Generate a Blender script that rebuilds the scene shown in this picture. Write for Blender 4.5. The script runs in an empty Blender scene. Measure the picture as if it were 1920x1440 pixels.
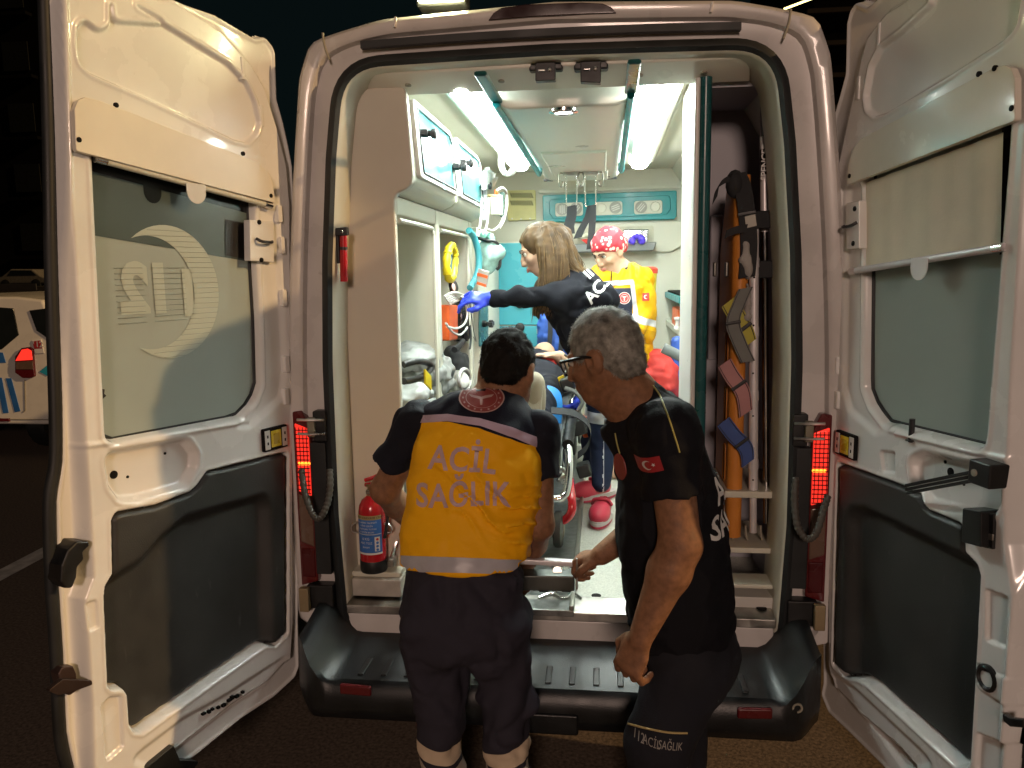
import bpy, bmesh, math, random
import numpy as np
from mathutils import Vector, Matrix
from mathutils.bvhtree import BVHTree
random.seed(7); np.random.seed(7)
scene = bpy.context.scene
COL = scene.collection
# ------------------------------------------------------------------ camera
FPX, CX, CY, CZ, YAW, PIT, ROL = 1473.35, .1753, -2.6474, 1.8166, .116768, .143742, -.0148126
CAM = np.array([CX, CY, CZ])
_F = np.array([-math.sin(YAW)*math.cos(PIT), math.cos(YAW)*math.cos(PIT), -math.sin(PIT)])
_R = np.array([math.cos(YAW), math.sin(YAW), 0.]); _U = np.cross(_R, _F)
_R2 = math.cos(ROL)*_R+math.sin(ROL)*_U; _U2 = -math.sin(ROL)*_R+math.cos(ROL)*_U
cam = bpy.data.cameras.new('camera'); camo = bpy.data.objects.new('camera', cam); COL.objects.link(camo)
cam.sensor_fit = 'HORIZONTAL'; cam.sensor_width = 36; cam.lens = FPX/1920*36; cam.clip_end = 500; cam.clip_start = .05
M4 = Matrix.Identity(4)
for i in range(3):
    M4[i][0] = _R2[i]; M4[i][1] = _U2[i]; M4[i][2] = -_F[i]; M4[i][3] = CAM[i]
camo.matrix_world = M4
scene.camera = camo
# ------------------------------------------------------------------ night sky, street light, exposure
w = bpy.data.worlds.new('World'); scene.world = w; w.use_nodes = True
bg = w.node_tree.nodes['Background']; bg.inputs[0].default_value = (.30, .62, .66, 1); bg.inputs[1].default_value = .007
sun = bpy.data.lights.new('street_light', 'SUN'); suno = bpy.data.objects.new('street_light', sun); COL.objects.link(suno)
sun.energy = 1.9; sun.angle = math.radians(.9); sun.color = (1, .62, .28)
TO_SUN = Vector((.88, -.118, .40)).normalized()
suno.rotation_euler = TO_SUN.to_track_quat('Z', 'Y').to_euler()
suno.location = (6, -1, 5)
lamp2 = bpy.data.lights.new('added_fill_lamp', 'AREA'); lampo = bpy.data.objects.new('added_fill_lamp', lamp2); COL.objects.link(lampo)  # soft fill added behind the camera to brighten the men and rear frame
lamp2.shape = 'DISK'; lamp2.size = 1.6; lamp2.energy = 370; lamp2.color = (1, .71, .57)
lampo.location = (.6, -11, 4.2); lampo.rotation_euler = (Vector((0, 0, 1.4))-Vector(lampo.location)).to_track_quat('-Z', 'Y').to_euler()
scene.view_settings.view_transform = 'Standard'; scene.view_settings.look = 'None'
scene.view_settings.exposure = 0; scene.view_settings.gamma = 1; scene.view_settings.use_curve_mapping = False
scene.cycles.use_denoising = True
scene.cycles.max_bounces = 8; scene.cycles.diffuse_bounces = 5; scene.cycles.glossy_bounces = 4
scene.cycles.transmission_bounces = 6; scene.cycles.transparent_max_bounces = 8
scene.cycles.sample_clamp_indirect = 6; scene.cycles.caustics_reflective = False; scene.cycles.caustics_refractive = False

# ------------------------------------------------------------------ measuring helpers (photo point -> point on a known plane of the place)
def ray(x, y): return _F+_R2*(x-960)/FPX-_U2*(y-720)/FPX
def P(x, y, X=None, Y=None, Z=None):
    d = ray(x, y)
    t = (X-CAM[0])/d[0] if X is not None else (Y-CAM[1])/d[1] if Y is not None else (Z-CAM[2])/d[2]
    return Vector(CAM+t*d)

# ------------------------------------------------------------------ materials
MATS = {}
def mat(name, c, rough=.5, metal=0, var=.12, scale=9, bump=0, bscale=200, coat=0, emit=None, es=0, trans=0, alpha=1, spec=.5, sheen=0, rvar=.08, ior=1.45, scuff=None):
    m = bpy.data.materials.new(name); m.use_nodes = True; n = m.node_tree.nodes; l = m.node_tree.links
    b = n['Principled BSDF']; I = b.inputs
    tc = n.new('ShaderNodeTexCoord'); nz = n.new('ShaderNodeTexNoise'); nz.inputs['Scale'].default_value = scale; nz.inputs['Detail'].default_value = 6
    l.new(tc.outputs['Object'], nz.inputs['Vector'])
    mx = n.new('ShaderNodeMix'); mx.data_type = 'RGBA'
    mx.inputs[6].default_value = tuple(min(1, v*(1-var)) for v in c)+(1,); mx.inputs[7].default_value = tuple(min(1, v*(1+var)) for v in c)+(1,)
    mr = n.new('ShaderNodeMapRange'); mr.inputs[1].default_value = .3; mr.inputs[2].default_value = .7
    l.new(nz.outputs[0], mr.inputs[0]); l.new(mr.outputs[0], mx.inputs[0]); l.new(mx.outputs[2], I['Base Color'])
    r2 = n.new('ShaderNodeMapRange'); r2.inputs[1].default_value = .3; r2.inputs[2].default_value = .7
    r2.inputs[3].default_value = max(.02, rough-rvar); r2.inputs[4].default_value = min(1, rough+rvar)
    l.new(nz.outputs[0], r2.inputs[0]); l.new(r2.outputs[0], I['Roughness'])
    I['Metallic'].default_value = metal; I['Coat Weight'].default_value = coat; I['Coat Roughness'].default_value = .08
    I['Specular IOR Level'].default_value = spec; I['IOR'].default_value = ior
    if sheen: I['Sheen Weight'].default_value = sheen; I['Sheen Roughness'].default_value = .4
    if emit: I['Emission Color'].default_value = tuple(emit)+(1,); I['Emission Strength'].default_value = es
    if trans: I['Transmission Weight'].default_value = trans
    if alpha < 1: I['Alpha'].default_value = alpha
    if scuff:   # sparse wear marks: (colour, threshold, stretch)
        mp = n.new('ShaderNodeMapping'); mp.inputs['Scale'].default_value = scuff[2]; l.new(tc.outputs['Object'], mp.inputs['Vector'])
        n3 = n.new('ShaderNodeTexNoise'); n3.inputs['Scale'].default_value = 1; n3.inputs['Detail'].default_value = 8; n3.inputs['Roughness'].default_value = .7; l.new(mp.outputs[0], n3.inputs['Vector'])
        g3 = n.new('ShaderNodeMapRange'); g3.inputs[1].default_value = scuff[1]; g3.inputs[2].default_value = scuff[1]+.12; l.new(n3.outputs[0], g3.inputs[0])
        m3 = n.new('ShaderNodeMix'); m3.data_type = 'RGBA'; m3.inputs[7].default_value = tuple(scuff[0])+(1,); l.new(g3.outputs[0], m3.inputs[0]); l.new(mx.outputs[2], m3.inputs[6]); l.new(m3.outputs[2], I['Base Color'])
    if bump:
        n2 = n.new('ShaderNodeTexNoise'); n2.inputs['Scale'].default_value = bscale; n2.inputs['Detail'].default_value = 3
        l.new(tc.outputs['Object'], n2.inputs['Vector'])
        bp = n.new('ShaderNodeBump'); bp.inputs['Strength'].default_value = bump; bp.inputs['Distance'].default_value = .002
        l.new(n2.outputs[0], bp.inputs['Height']); l.new(bp.outputs[0], I['Normal'])
    MATS[name] = m
    return m
white_paint = mat('white_paint', (.77, .775, .76), .26, var=.06, scale=4, coat=.7, bump=.03, bscale=30, scuff=((.50, .46, .40), .66, (9, 9, 5)))
body_paint = mat('body_paint', (.60, .575, .555), .3, var=.10, scale=5, coat=.3, scuff=((.26, .23, .20), .63, (7, 7, 5)))
cream = mat('cream_plastic', (.60, .59, .495), .36, var=.04, scale=5, bump=.05, bscale=60)
cream2 = mat('cream_panel', (.60, .565, .475), .40, var=.05, scale=3, bump=.05, bscale=60)
grey_gap = mat('joint_grey', (.30, .28, .22), .7)
cream_lit = mat('cream_plastic_lit', (.80, .79, .70), .35, var=.03, scale=5)  # same cream plastic, made paler to stand in for light on the ceiling
rubber = mat('black_rubber', (.014, .016, .017), .55, var=.3)
blackp = mat('black_plastic', (.012, .0125, .013), .42, var=.3, scale=20, bump=.15, bscale=300)
trim_black = mat('door_trim_black', (.036, .037, .036), .46, var=.3, scale=5, bump=.3, bscale=350, scuff=((.085, .085, .08), .62, (30, 30, 7)))
bumper_m = mat('bumper_plastic', (.0085, .010, .011), .36, var=.3, scale=12, bump=.3, bscale=260)
teal = mat('teal_plastic', (.006, .20, .225), .35, var=.08)
teal_dk = mat('teal_edge', (.012, .085, .09), .3, var=.1)
cyan = mat('cyan_panel', (.06, .33, .40), .3, var=.06, scale=2)
steel = mat('steel', (.55, .55, .53), .32, metal=1, var=.15, scale=25, bump=.1, bscale=90)
chrome = mat('chrome', (.75, .75, .74), .16, metal=1, var=.08)
alu = mat('aluminium', (.74, .72, .74), .34, metal=.35, var=.1)
floor_m = mat('speckled_floor', (.50, .51, .45), .42, var=.2, scale=160, bump=.1, bscale=300)
light_m = mat('lit_diffuser', (.9, .95, .92), .4, emit=(.91, 1, .94), es=74)
film = mat('frosted_film', (.30, .35, .32), .55, var=.05, scale=3)
film2 = mat('frosted_film_light', (.40, .45, .39), .55, var=.05, scale=3)
film3 = mat('tinted_glass_upper', (.075, .10, .095), .2, var=.05, scale=3)
glass_dk = mat('dark_glass', (.012, .015, .016), .06, var=.1)
glass_in = mat('cabinet_glass', (.62, .93, .95), .05, var=.02, alpha=.35, spec=.6)
red_lens = mat('lit_red_lens', (.5, .02, .015), .25, var=.1, emit=(1, .035, .02), es=1.1, coat=.5)
amber_lens = mat('lit_amber', (.8, .3, .02), .3, emit=(1, .35, .03), es=2.5)
red_dk = mat('dark_red_reflector', (.10, .006, .008), .3, coat=.4)
clear_lens = mat('unlit_clear_lens', (.14, .085, .06), .25, coat=.4)
orange = mat('orange_plastic', (.60, .22, .035), .42, var=.12, scale=6)
orange2 = mat('orange_box', (.58, .085, .010), .4)
yellow = mat('yellow_plastic', (.68, .52, .010), .4)
lemon = mat('pale_yellow_panel', (.62, .57, .24), .4)
red_p = mat('red_paint', (.42, .012, .018), .22, coat=.5, var=.12)
red_cloth = mat('red_cloth', (.46, .03, .025), .75, var=.25, bump=.4, bscale=120)
blue_cloth = mat('blue_cloth', (.035, .10, .42), .6, var=.3, bump=.4, bscale=90)
blue_lab = mat('blue_label', (.05, .17, .50), .35)
whitep = mat('white_plastic', (.62, .61, .57), .35, var=.05)
white_print = mat('white_print', (.72, .72, .70), .6, var=.1)
black_print = mat('black_print', (.008, .008, .008), .7, spec=.1)
grey_cloth = mat('grey_bag_cloth', (.26, .27, .26), .5, var=.2, scale=5, bump=.5, bscale=60, metal=.15)
black_cloth = mat('black_webbing', (.014, .015, .017), .75, var=.3, bump=.5, bscale=300)
grey_strap = mat('grey_webbing', (.16, .165, .155), .7, var=.2, bump=.4, bscale=300)
navy_cloth = mat('navy_cloth', (.011, .012, .019), .8, var=.35, bump=.5, bscale=160, spec=.2)
navy_trouser = mat('navy_trouser_cloth', (.040, .035, .042), .85, var=.25, scale=5, bump=.4, bscale=260, sheen=.2)
black_shirt = mat('black_shirt_cloth', (.0075, .008, .011), .8, var=.3, bump=.4, bscale=220, spec=.2)
vest_yellow = mat('vest_amber_cloth', (.78, .34, .012), .62, var=.12, scale=6, bump=.35, bscale=220, sheen=.2)
jacket_yellow = mat('jacket_yellow_cloth', (.82, .47, .008), .55, var=.1, scale=10, bump=.3, bscale=160)
reflect = mat('reflective_tape', (.52, .40, .50), .35, var=.1, bump=.2, bscale=500)
reflect_w = mat('reflective_tape_white', (.44, .43, .46), .4, var=.15)
badge_red = mat('badge_red', (.24, .045, .04), .5, var=.15)
flag_red = mat('flag_red', (.36, .02, .025), .6)
skin = mat('skin', (.40, .21, .135), .5, var=.14, scale=22, bump=.15, bscale=120)
skin2 = mat('skin_tanned', (.245, .122, .066), .6, var=.22, scale=55, bump=.4, bscale=160, spec=.3)
skin3 = mat('skin_pale', (.43, .27, .18), .55, var=.1, scale=22, bump=.1, bscale=120)
glove = mat('blue_glove', (.03, .06, .62), .4, bump=.3, bscale=70)
hair_dk = mat('hair_dark', (.009, .0075, .006), .75, spec=.2, var=.5, scale=40)
hair_grey = mat('hair_grey', (.23, .225, .195), .6, var=.6, scale=45)
hair_brown = mat('hair_brown', (.060, .034, .014), .6, spec=.25, var=.55, scale=18)
eye_m = mat('eye', (.05, .035, .025), .15)
lip_m = mat('lip', (.35, .12, .09), .5)
asphalt = mat('asphalt', (.13, .100, .075), .85, var=.5, scale=70, bump=1, bscale=110, scuff=((.24, .20, .15), .64, (60, 60, 60)))
road_paint = mat('road_paint', (.55, .53, .48), .8, var=.3, scale=12)
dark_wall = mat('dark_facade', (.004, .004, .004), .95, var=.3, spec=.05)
def attr_mat(name, specs, base, rough=.6, bump=.35, bscale=220):
    """base cloth plus zones of another dye, each where a vertex attribute is positive"""
    m = mat(name, base, rough, var=.0, bump=bump, bscale=bscale, spec=.2)
    n = m.node_tree.nodes; l = m.node_tree.links; b = n['Principled BSDF']; last = b.inputs['Base Color'].links[0].from_socket
    for at, colr in specs:
        a = n.new('ShaderNodeAttribute'); a.attribute_name = at
        g = n.new('ShaderNodeMath'); g.operation = 'GREATER_THAN'; g.inputs[1].default_value = 0
        mx = n.new('ShaderNodeMix'); mx.data_type = 'RGBA'; mx.inputs[7].default_value = tuple(colr)+(1,)
        l.new(a.outputs['Fac'], g.inputs[0]); l.new(g.outputs[0], mx.inputs[0]); l.new(last, mx.inputs[6]); last = mx.outputs[2]
    l.new(last, b.inputs['Base Color'])
    return m

# ------------------------------------------------------------------ mesh helpers
def lab(o, label=None, cat=None, group=None, kind=None):
    if label: o['label'] = label
    if cat: o['category'] = cat
    if group: o['group'] = group
    if kind: o['kind'] = kind
    return o
def empty(name, loc, label=None, cat=None, group=None):
    o = bpy.data.objects.new(name, None); COL.objects.link(o); o.location = loc; o.empty_display_size = .1
    return lab(o, label, cat, group)
def link(name, me, m, parent=None, smooth=True, bevel=0):
    o = bpy.data.objects.new(name, me); COL.objects.link(o)
    if m is not None and len(me.materials) == 0: me.materials.append(m)
    if smooth and len(me.polygons): me.polygons.foreach_set('use_smooth', [True]*len(me.polygons))
    if parent is not None:
        o.parent = parent
        p = parent; L = Vector((0, 0, 0))
        while p is not None: L += p.location; p = p.parent
        if L.length > 0: me.transform(Matrix.Translation(-L))
    if bevel:
        b = o.modifiers.new('bevel', 'BEVEL'); b.width = bevel; b.segments = 2; b.limit_method = 'ANGLE'; b.angle_limit = .6
        o.modifiers.new('wn', 'WEIGHTED_NORMAL')
    return o
class B:
    """collects shapes in world space; done() links them as one mesh"""
    def __init__(s): s.v = []; s.f = []
    def add(s, v, f):
        o = len(s.v); s.v += [tuple(x) for x in v]; s.f += [tuple(i+o for i in q) for q in f]; return s
    def box(s, lo, hi):
        x0, y0, z0 = lo; x1, y1, z1 = hi
        return s.add([(x0, y0, z0), (x1, y0, z0), (x1, y1, z0), (x0, y1, z0), (x0, y0, z1), (x1, y0, z1), (x1, y1, z1), (x0, y1, z1)],
                     [(0, 3, 2, 1), (4, 5, 6, 7), (0, 1, 5, 4), (1, 2, 6, 5), (2, 3, 7, 6), (3, 0, 4, 7)])
    def obox(s, c, ax, ay, az):
        c, ax, ay, az = map(Vector, (c, ax, ay, az))
        v = [c+ax*i+ay*j+az*k for k in (-1, 1) for i, j in ((-1, -1), (1, -1), (1, 1), (-1, 1))]
        return s.add(v, [(0, 3, 2, 1), (4, 5, 6, 7), (0, 1, 5, 4), (1, 2, 6, 5), (2, 3, 7, 6), (3, 0, 4, 7)])
    def prism(s, poly, off):
        """poly: 3-D points of a flat outline; off: extrusion vector"""
        n = len(poly); off = Vector(off); a = [Vector(p) for p in poly]; b = [p+off for p in a]
        return s.add(a+b, [tuple(range(n-1, -1, -1)), tuple(range(n, 2*n))]+[(i, (i+1) % n, n+(i+1) % n, n+i) for i in range(n)])
    def tube(s, pts, r, n=8, closed=False, flat=None):
        pts = [Vector(p) for p in pts]; m = len(pts); R = r if isinstance(r, (list, tuple)) else [r]*m
        rings = []; up = None
        for i, p in enumerate(pts):
            a = pts[(i-1) % m] if (i or closed) else p; b = pts[(i+1) % m] if (i < m-1 or closed) else p
            t = (b-a); t = t.normalized() if t.length > 1e-9 else Vector((0, 0, 1))
            if up is None:
                up = Vector((0, 0, 1)) if abs(t.z) < .9 else Vector((1, 0, 0))
                if flat is not None: up = Vector(flat[1])
            u = (up-t*up.dot(t)); u = u.normalized() if u.length > 1e-6 else t.orthogonal().normalized(); up = u; q = t.cross(u)
            fx = flat[0] if flat is not None else 1
            rings.append([p+(u*math.cos(2*math.pi*k/n)*R[i]*fx+q*math.sin(2*math.pi*k/n)*R[i]) for k in range(n)])
        v = [x for g in rings for x in g]; f = []
        for i in range(m if closed else m-1):
            j = (i+1) % m
            for k in range(n): f.append((i*n+k, i*n+(k+1) % n, j*n+(k+1) % n, j*n+k))
        if not closed: f.append(tuple(range(n-1, -1, -1))); f.append(tuple((m-1)*n+k for k in range(n)))
        return s.add(v, f)
    def ribbon(s, pts, widths, nrm, th=.003):
        """strap: centre line, half-width vectors, thickness along nrm"""
        v = []; f = []; n = len(pts)
        for p, wv in zip(pts, widths):
            p = Vector(p); wv = Vector(wv); q = Vector(nrm)*th
            v += [p-wv, p+wv, p+wv+q, p-wv+q]
        for i in range(n-1):
            for k in range(4): f.append((4*i+k, 4*i+(k+1) % 4, 4*i+4+(k+1) % 4, 4*i+4+k))
        f.append((3, 2, 1, 0)); f.append(tuple(4*(n-1)+k for k in range(4)))
        return s.add(v, f)
    def lathe(s, c, axis, prof, n=20):
        """prof: (radius, distance along axis)"""
        c = Vector(c); a = Vector(axis).normalized(); u = a.orthogonal().normalized(); q = a.cross(u); v = []; f = []
        for r, h in prof:
            for k in range(n):
                t = 2*math.pi*k/n; v.append(c+a*h+(u*math.cos(t)+q*math.sin(t))*max(r, 1e-4))
        m = len(prof)
        for i in range(m-1):
            for k in range(n): f.append((i*n+k, i*n+(k+1) % n, (i+1)*n+(k+1) % n, (i+1)*n+k))
        f.append(tuple(range(n-1, -1, -1))); f.append(tuple((m-1)*n+k for k in range(n)))
        return s.add(v, f)
    def ball(s, c, r, n=12, sq=(1, 1, 1)):
        c = Vector(c); v = []; f = []; m = n//2+1
        for i in range(m+1):
            ph = math.pi*i/m
            for k in range(n):
                t = 2*math.pi*k/n; v.append(c+Vector((math.sin(ph)*math.cos(t)*r*sq[0], math.sin(ph)*math.sin(t)*r*sq[1], math.cos(ph)*r*sq[2])))
        for i in range(m):
            for k in range(n): f.append((i*n+k, (i+1)*n+k, (i+1)*n+(k+1) % n, i*n+(k+1) % n))
        return s.add(v, f)
    def loft(s, loops, closed=True, cap=False):
        n = len(loops[0]); v = [Vector(p) for L in loops for p in L]; f = []
        for i in range(len(loops)-1):
            for k in range(n if closed else n-1): f.append((i*n+k, i*n+(k+1) % n, (i+1)*n+(k+1) % n, (i+1)*n+k))
        if cap: f.append(tuple(range(n-1, -1, -1))); f.append(tuple((len(loops)-1)*n+k for k in range(n)))
        return s.add(v, f)
    def mesh(s, name):
        me = bpy.data.meshes.new(name); me.from_pydata([tuple(x) for x in s.v], [], s.f); me.validate(); me.update()
        bm = bmesh.new(); bm.from_mesh(me); bmesh.ops.recalc_face_normals(bm, faces=bm.faces); bm.to_mesh(me); bm.free()
        return me
    def done(s, name, m, parent=None, bevel=0, smooth=None, autos=True):
        me = s.mesh(name)
        o = link(name, me, m, parent, smooth=(not bevel) if smooth is None else smooth, bevel=bevel)
        if (smooth is None and not bevel) or smooth:
            me.set_sharp_from_angle(angle=.7)
        return o
def smooth_path(pts, n=8, closed=False):
    pts = [Vector(p) for p in pts]; out = []; m = len(pts)
    for i in range(m if closed else m-1):
        p0 = pts[(i-1) % m] if (i > 0 or closed) else pts[0]; p1 = pts[i]; p2 = pts[(i+1) % m]; p3 = pts[(i+2) % m] if (i+2 < m or closed) else pts[-1]
        for k in range(n):
            t = k/n
            out.append(.5*((2*p1)+(p2-p0)*t+(2*p0-5*p1+4*p2-p3)*t*t+(3*p1-p0-3*p2+p3)*t**3))
    if not closed: out.append(pts[-1])
    return out
def roundpoly(pts, r, seg=5):
    """2-D polygon with rounded corners; r one radius or a list"""
    out = []; n = len(pts)
    for i in range(n):
        a, p, b = np.array(pts[i-1], float), np.array(pts[i], float), np.array(pts[(i+1) % n], float)
        ri = r[i] if isinstance(r, (list, tuple)) else r
        da, db = np.linalg.norm(a-p), np.linalg.norm(b-p)
        if ri <= 0 or da < 1e-9 or db < 1e-9: out.append(tuple(p)); continue
        ua, ub = (a-p)/da, (b-p)/db; c = np.clip(ua@ub, -1, 1); half = math.acos(c)/2
        if half > 1.55: out.append(tuple(p)); continue
        t = min(ri/math.tan(half), .48*da, .48*db)
        s0, s1 = p+ua*t, p+ub*t
        for k in range(seg+1):
            q = k/seg; out.append(tuple((1-q)**2*s0+2*q*(1-q)*p+q*q*s1))
    return out
def poly_sdf(poly, X, Y):
    """signed distance, negative inside"""
    p = np.array(poly, float); d = np.full(X.shape, 1e9); sgn = np.ones(X.shape)
    j = len(p)-1
    for i in range(len(p)):
        e = p[j]-p[i]; wx = X-p[i][0]; wy = Y-p[i][1]; L = e@e
        if L < 1e-14: j = i; continue
        t = np.clip((wx*e[0]+wy*e[1])/L, 0, 1); bx = wx-e[0]*t; by = wy-e[1]*t
        d = np.minimum(d, bx*bx+by*by)
        c1 = Y >= p[i][1]; c2 = Y < p[j][1]; c3 = e[0]*wy > e[1]*wx
        fl = (c1 & c2 & c3) | (~c1 & ~c2 & ~c3)
        sgn = np.where(fl, -sgn, sgn); j = i
    return sgn*np.sqrt(d)
def sstep(x): x = np.clip(x, 0, 1); return x*x*(3-2*x)
def pressed(name, frame, outline, feats, m, parent, hole=None, res=.006, ru=None, rim=.03, rimw=.012, keep=.006):
    """a pressed sheet: feats = (polygon, depth, edge width); depth + goes away from the viewer. frame(u,z,w)->world"""
    o = np.array(outline); u = np.arange(o[:, 0].min()-.02, o[:, 0].max()+.02, ru or res); z = np.arange(o[:, 1].min()-.02, o[:, 1].max()+.02, res)
    U, Z = np.meshgrid(u, z, indexing='ij'); d = poly_sdf(outline, U, Z)
    W = rim*sstep((d+rimw)/rimw)
    for ft in feats:
        if len(ft) == 4: W = W+ft[1]*np.exp(-((poly_sdf(ft[0], U, Z)-ft[3])/ft[2])**2)   # rolled bead along a contour
        else: W = W+ft[1]*sstep(.5-poly_sdf(ft[0], U, Z)/ft[2])
    ok = d < keep
    if hole is not None: ok &= poly_sdf(hole, U, Z) > -.016
    idx = -np.ones(U.shape, int); fk = ok[:-1, :-1] & ok[1:, :-1] & ok[1:, 1:] & ok[:-1, 1:]
    use = np.zeros(U.shape, bool)
    for a, b in ((0, 0), (1, 0), (1, 1), (0, 1)): use[a:use.shape[0]-1+a, b:use.shape[1]-1+b] |= fk
    idx[use] = np.arange(use.sum())
    V = frame(U[use], Z[use], W[use])
    i, j = np.nonzero(fk)
    F = np.stack([idx[i, j], idx[i+1, j], idx[i+1, j+1], idx[i, j+1]], 1)
    me = np_mesh(name, V, F)
    return link(name, me, m, parent)
def np_mesh(name, V, F):
    me = bpy.data.meshes.new(name); k = F.shape[1]
    me.vertices.add(len(V)); me.vertices.foreach_set('co', np.asarray(V, np.float32).ravel())
    me.loops.add(F.size); me.loops.foreach_set('vertex_index', F.astype(np.int32).ravel())
    me.polygons.add(len(F)); me.polygons.foreach_set('loop_start', np.arange(0, F.size, k, dtype=np.int32)); me.polygons.foreach_set('loop_total', np.full(len(F), k, np.int32))
    me.update(calc_edges=True); me.validate()
    return me
def text_tris(s, size, shear=0, bold=0.0, space=1.0):
    cu = bpy.data.curves.new('t', 'FONT'); cu.body = s; cu.size = size; cu.shear = shear; cu.offset = bold; cu.align_x = 'CENTER'; cu.align_y = 'CENTER'; cu.resolution_u = 3; cu.space_character = space
    o = bpy.data.objects.new('t', cu); COL.objects.link(o)
    dg = bpy.context.evaluated_depsgraph_get(); me = bpy.data.meshes.new_from_object(o.evaluated_get(dg))
    v = [(q.co.x, q.co.y) for q in me.vertices]; f = [tuple(p.vertices) for p in me.polygons]
    bpy.data.objects.remove(o); bpy.data.curves.remove(cu); bpy.data.meshes.remove(me)
    return v, f
def refine(v, f, maxlen):
    bm = bmesh.new(); vs = [bm.verts.new((x, y, 0)) for x, y in v]
    for q in f:
        try: bm.faces.new([vs[i] for i in q])
        except ValueError: pass
    bmesh.ops.triangulate(bm, faces=bm.faces)
    for _ in range(6):
        es = [e for e in bm.edges if e.calc_length() > maxlen]
        if not es: break
        bmesh.ops.subdivide_edges(bm, edges=es, cuts=1); bmesh.ops.triangulate(bm, faces=bm.faces)
    bm.verts.index_update(); V = [(q.co.x, q.co.y) for q in bm.verts]; F = [tuple(w.index for w in q.verts) for q in bm.faces]; bm.free()
    return V, F
def decal(name, v, f, org, ax, ay, m, parent, target=None, off=.0025, maxlen=.02, curve=None):
    """flat print or patch: 2-D shape laid on a plane, or pressed on a target surface along the plane's normal"""
    org, ax, ay = Vector(org), Vector(ax).normalized(), Vector(ay).normalized(); nz = ax.cross(ay).normalized()
    if target is not None: v, f = refine(v, f, maxlen)
    out = []
    for x, y in v:
        if curve: x, y = curve(x, y)
        p = org+ax*x+ay*y
        if target is not None:
            h = target.ray_cast(p+nz*.5, -nz)
            if h[0] is not None: p = h[0]+nz*off*.5+h[1]*off*.5
        else: p = p+nz*off
        out.append(p)
    b = B(); b.add(out, f); me = bpy.data.meshes.new(name); me.from_pydata([tuple(p) for p in out], [], f); me.update()
    return link(name, me, m, parent, smooth=target is not None)
def circle2(r, n=32, cx=0, cy=0, ry=None): return [(cx+r*math.cos(2*math.pi*k/n), cy+(ry or r)*math.sin(2*math.pi*k/n)) for k in range(n)]
def crescent2(R, r, dx, n=40):
    """outline between a big circle and a smaller one shifted by dx"""
    a = math.acos(max(-1, min(1, (R*R+dx*dx-r*r)/(2*R*dx)))); b = math.acos(max(-1, min(1, (R*R-dx*dx-r*r)/(2*r*dx))))
    o = [(R*math.cos(t), R*math.sin(t)) for t in np.linspace(a, 2*math.pi-a, n)]
    i = [(dx+r*math.cos(t), r*math.sin(t)) for t in np.linspace(2*math.pi-b, b, n)]
    m = len(o); v = o+i[::-1]; f = [(k, k+1, m+k+1, m+k) for k in range(m-1)]
    return v, f
def star2(R, n=5, cx=0, cy=0, rot=0):
    v = [(cx, cy)]+[(cx+(R if k % 2 == 0 else R*.4)*math.cos(rot+math.pi*k/n), cy+(R if k % 2 == 0 else R*.4)*math.sin(rot+math.pi*k/n)) for k in range(2*n)]
    return v, [(0, k+1, (k+1) % (2*n)+1) for k in range(2*n)]
def poly2(p): return list(p), [tuple(range(len(p)))]
def ring2(r0, r1, n=40):
    return circle2(r0, n)+circle2(r1, n), [(k, (k+1) % n, n+(k+1) % n, n+k) for k in range(n)]
def bvh(o):
    dg = bpy.context.evaluated_depsgraph_get()
    L = Vector((0, 0, 0)); p = o
    while p is not None: L += p.location; p = p.parent
    return BVHTree.FromPolygons([tuple(v.co+L) for v in o.data.vertices], [tuple(q.vertices) for q in o.data.polygons])

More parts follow.
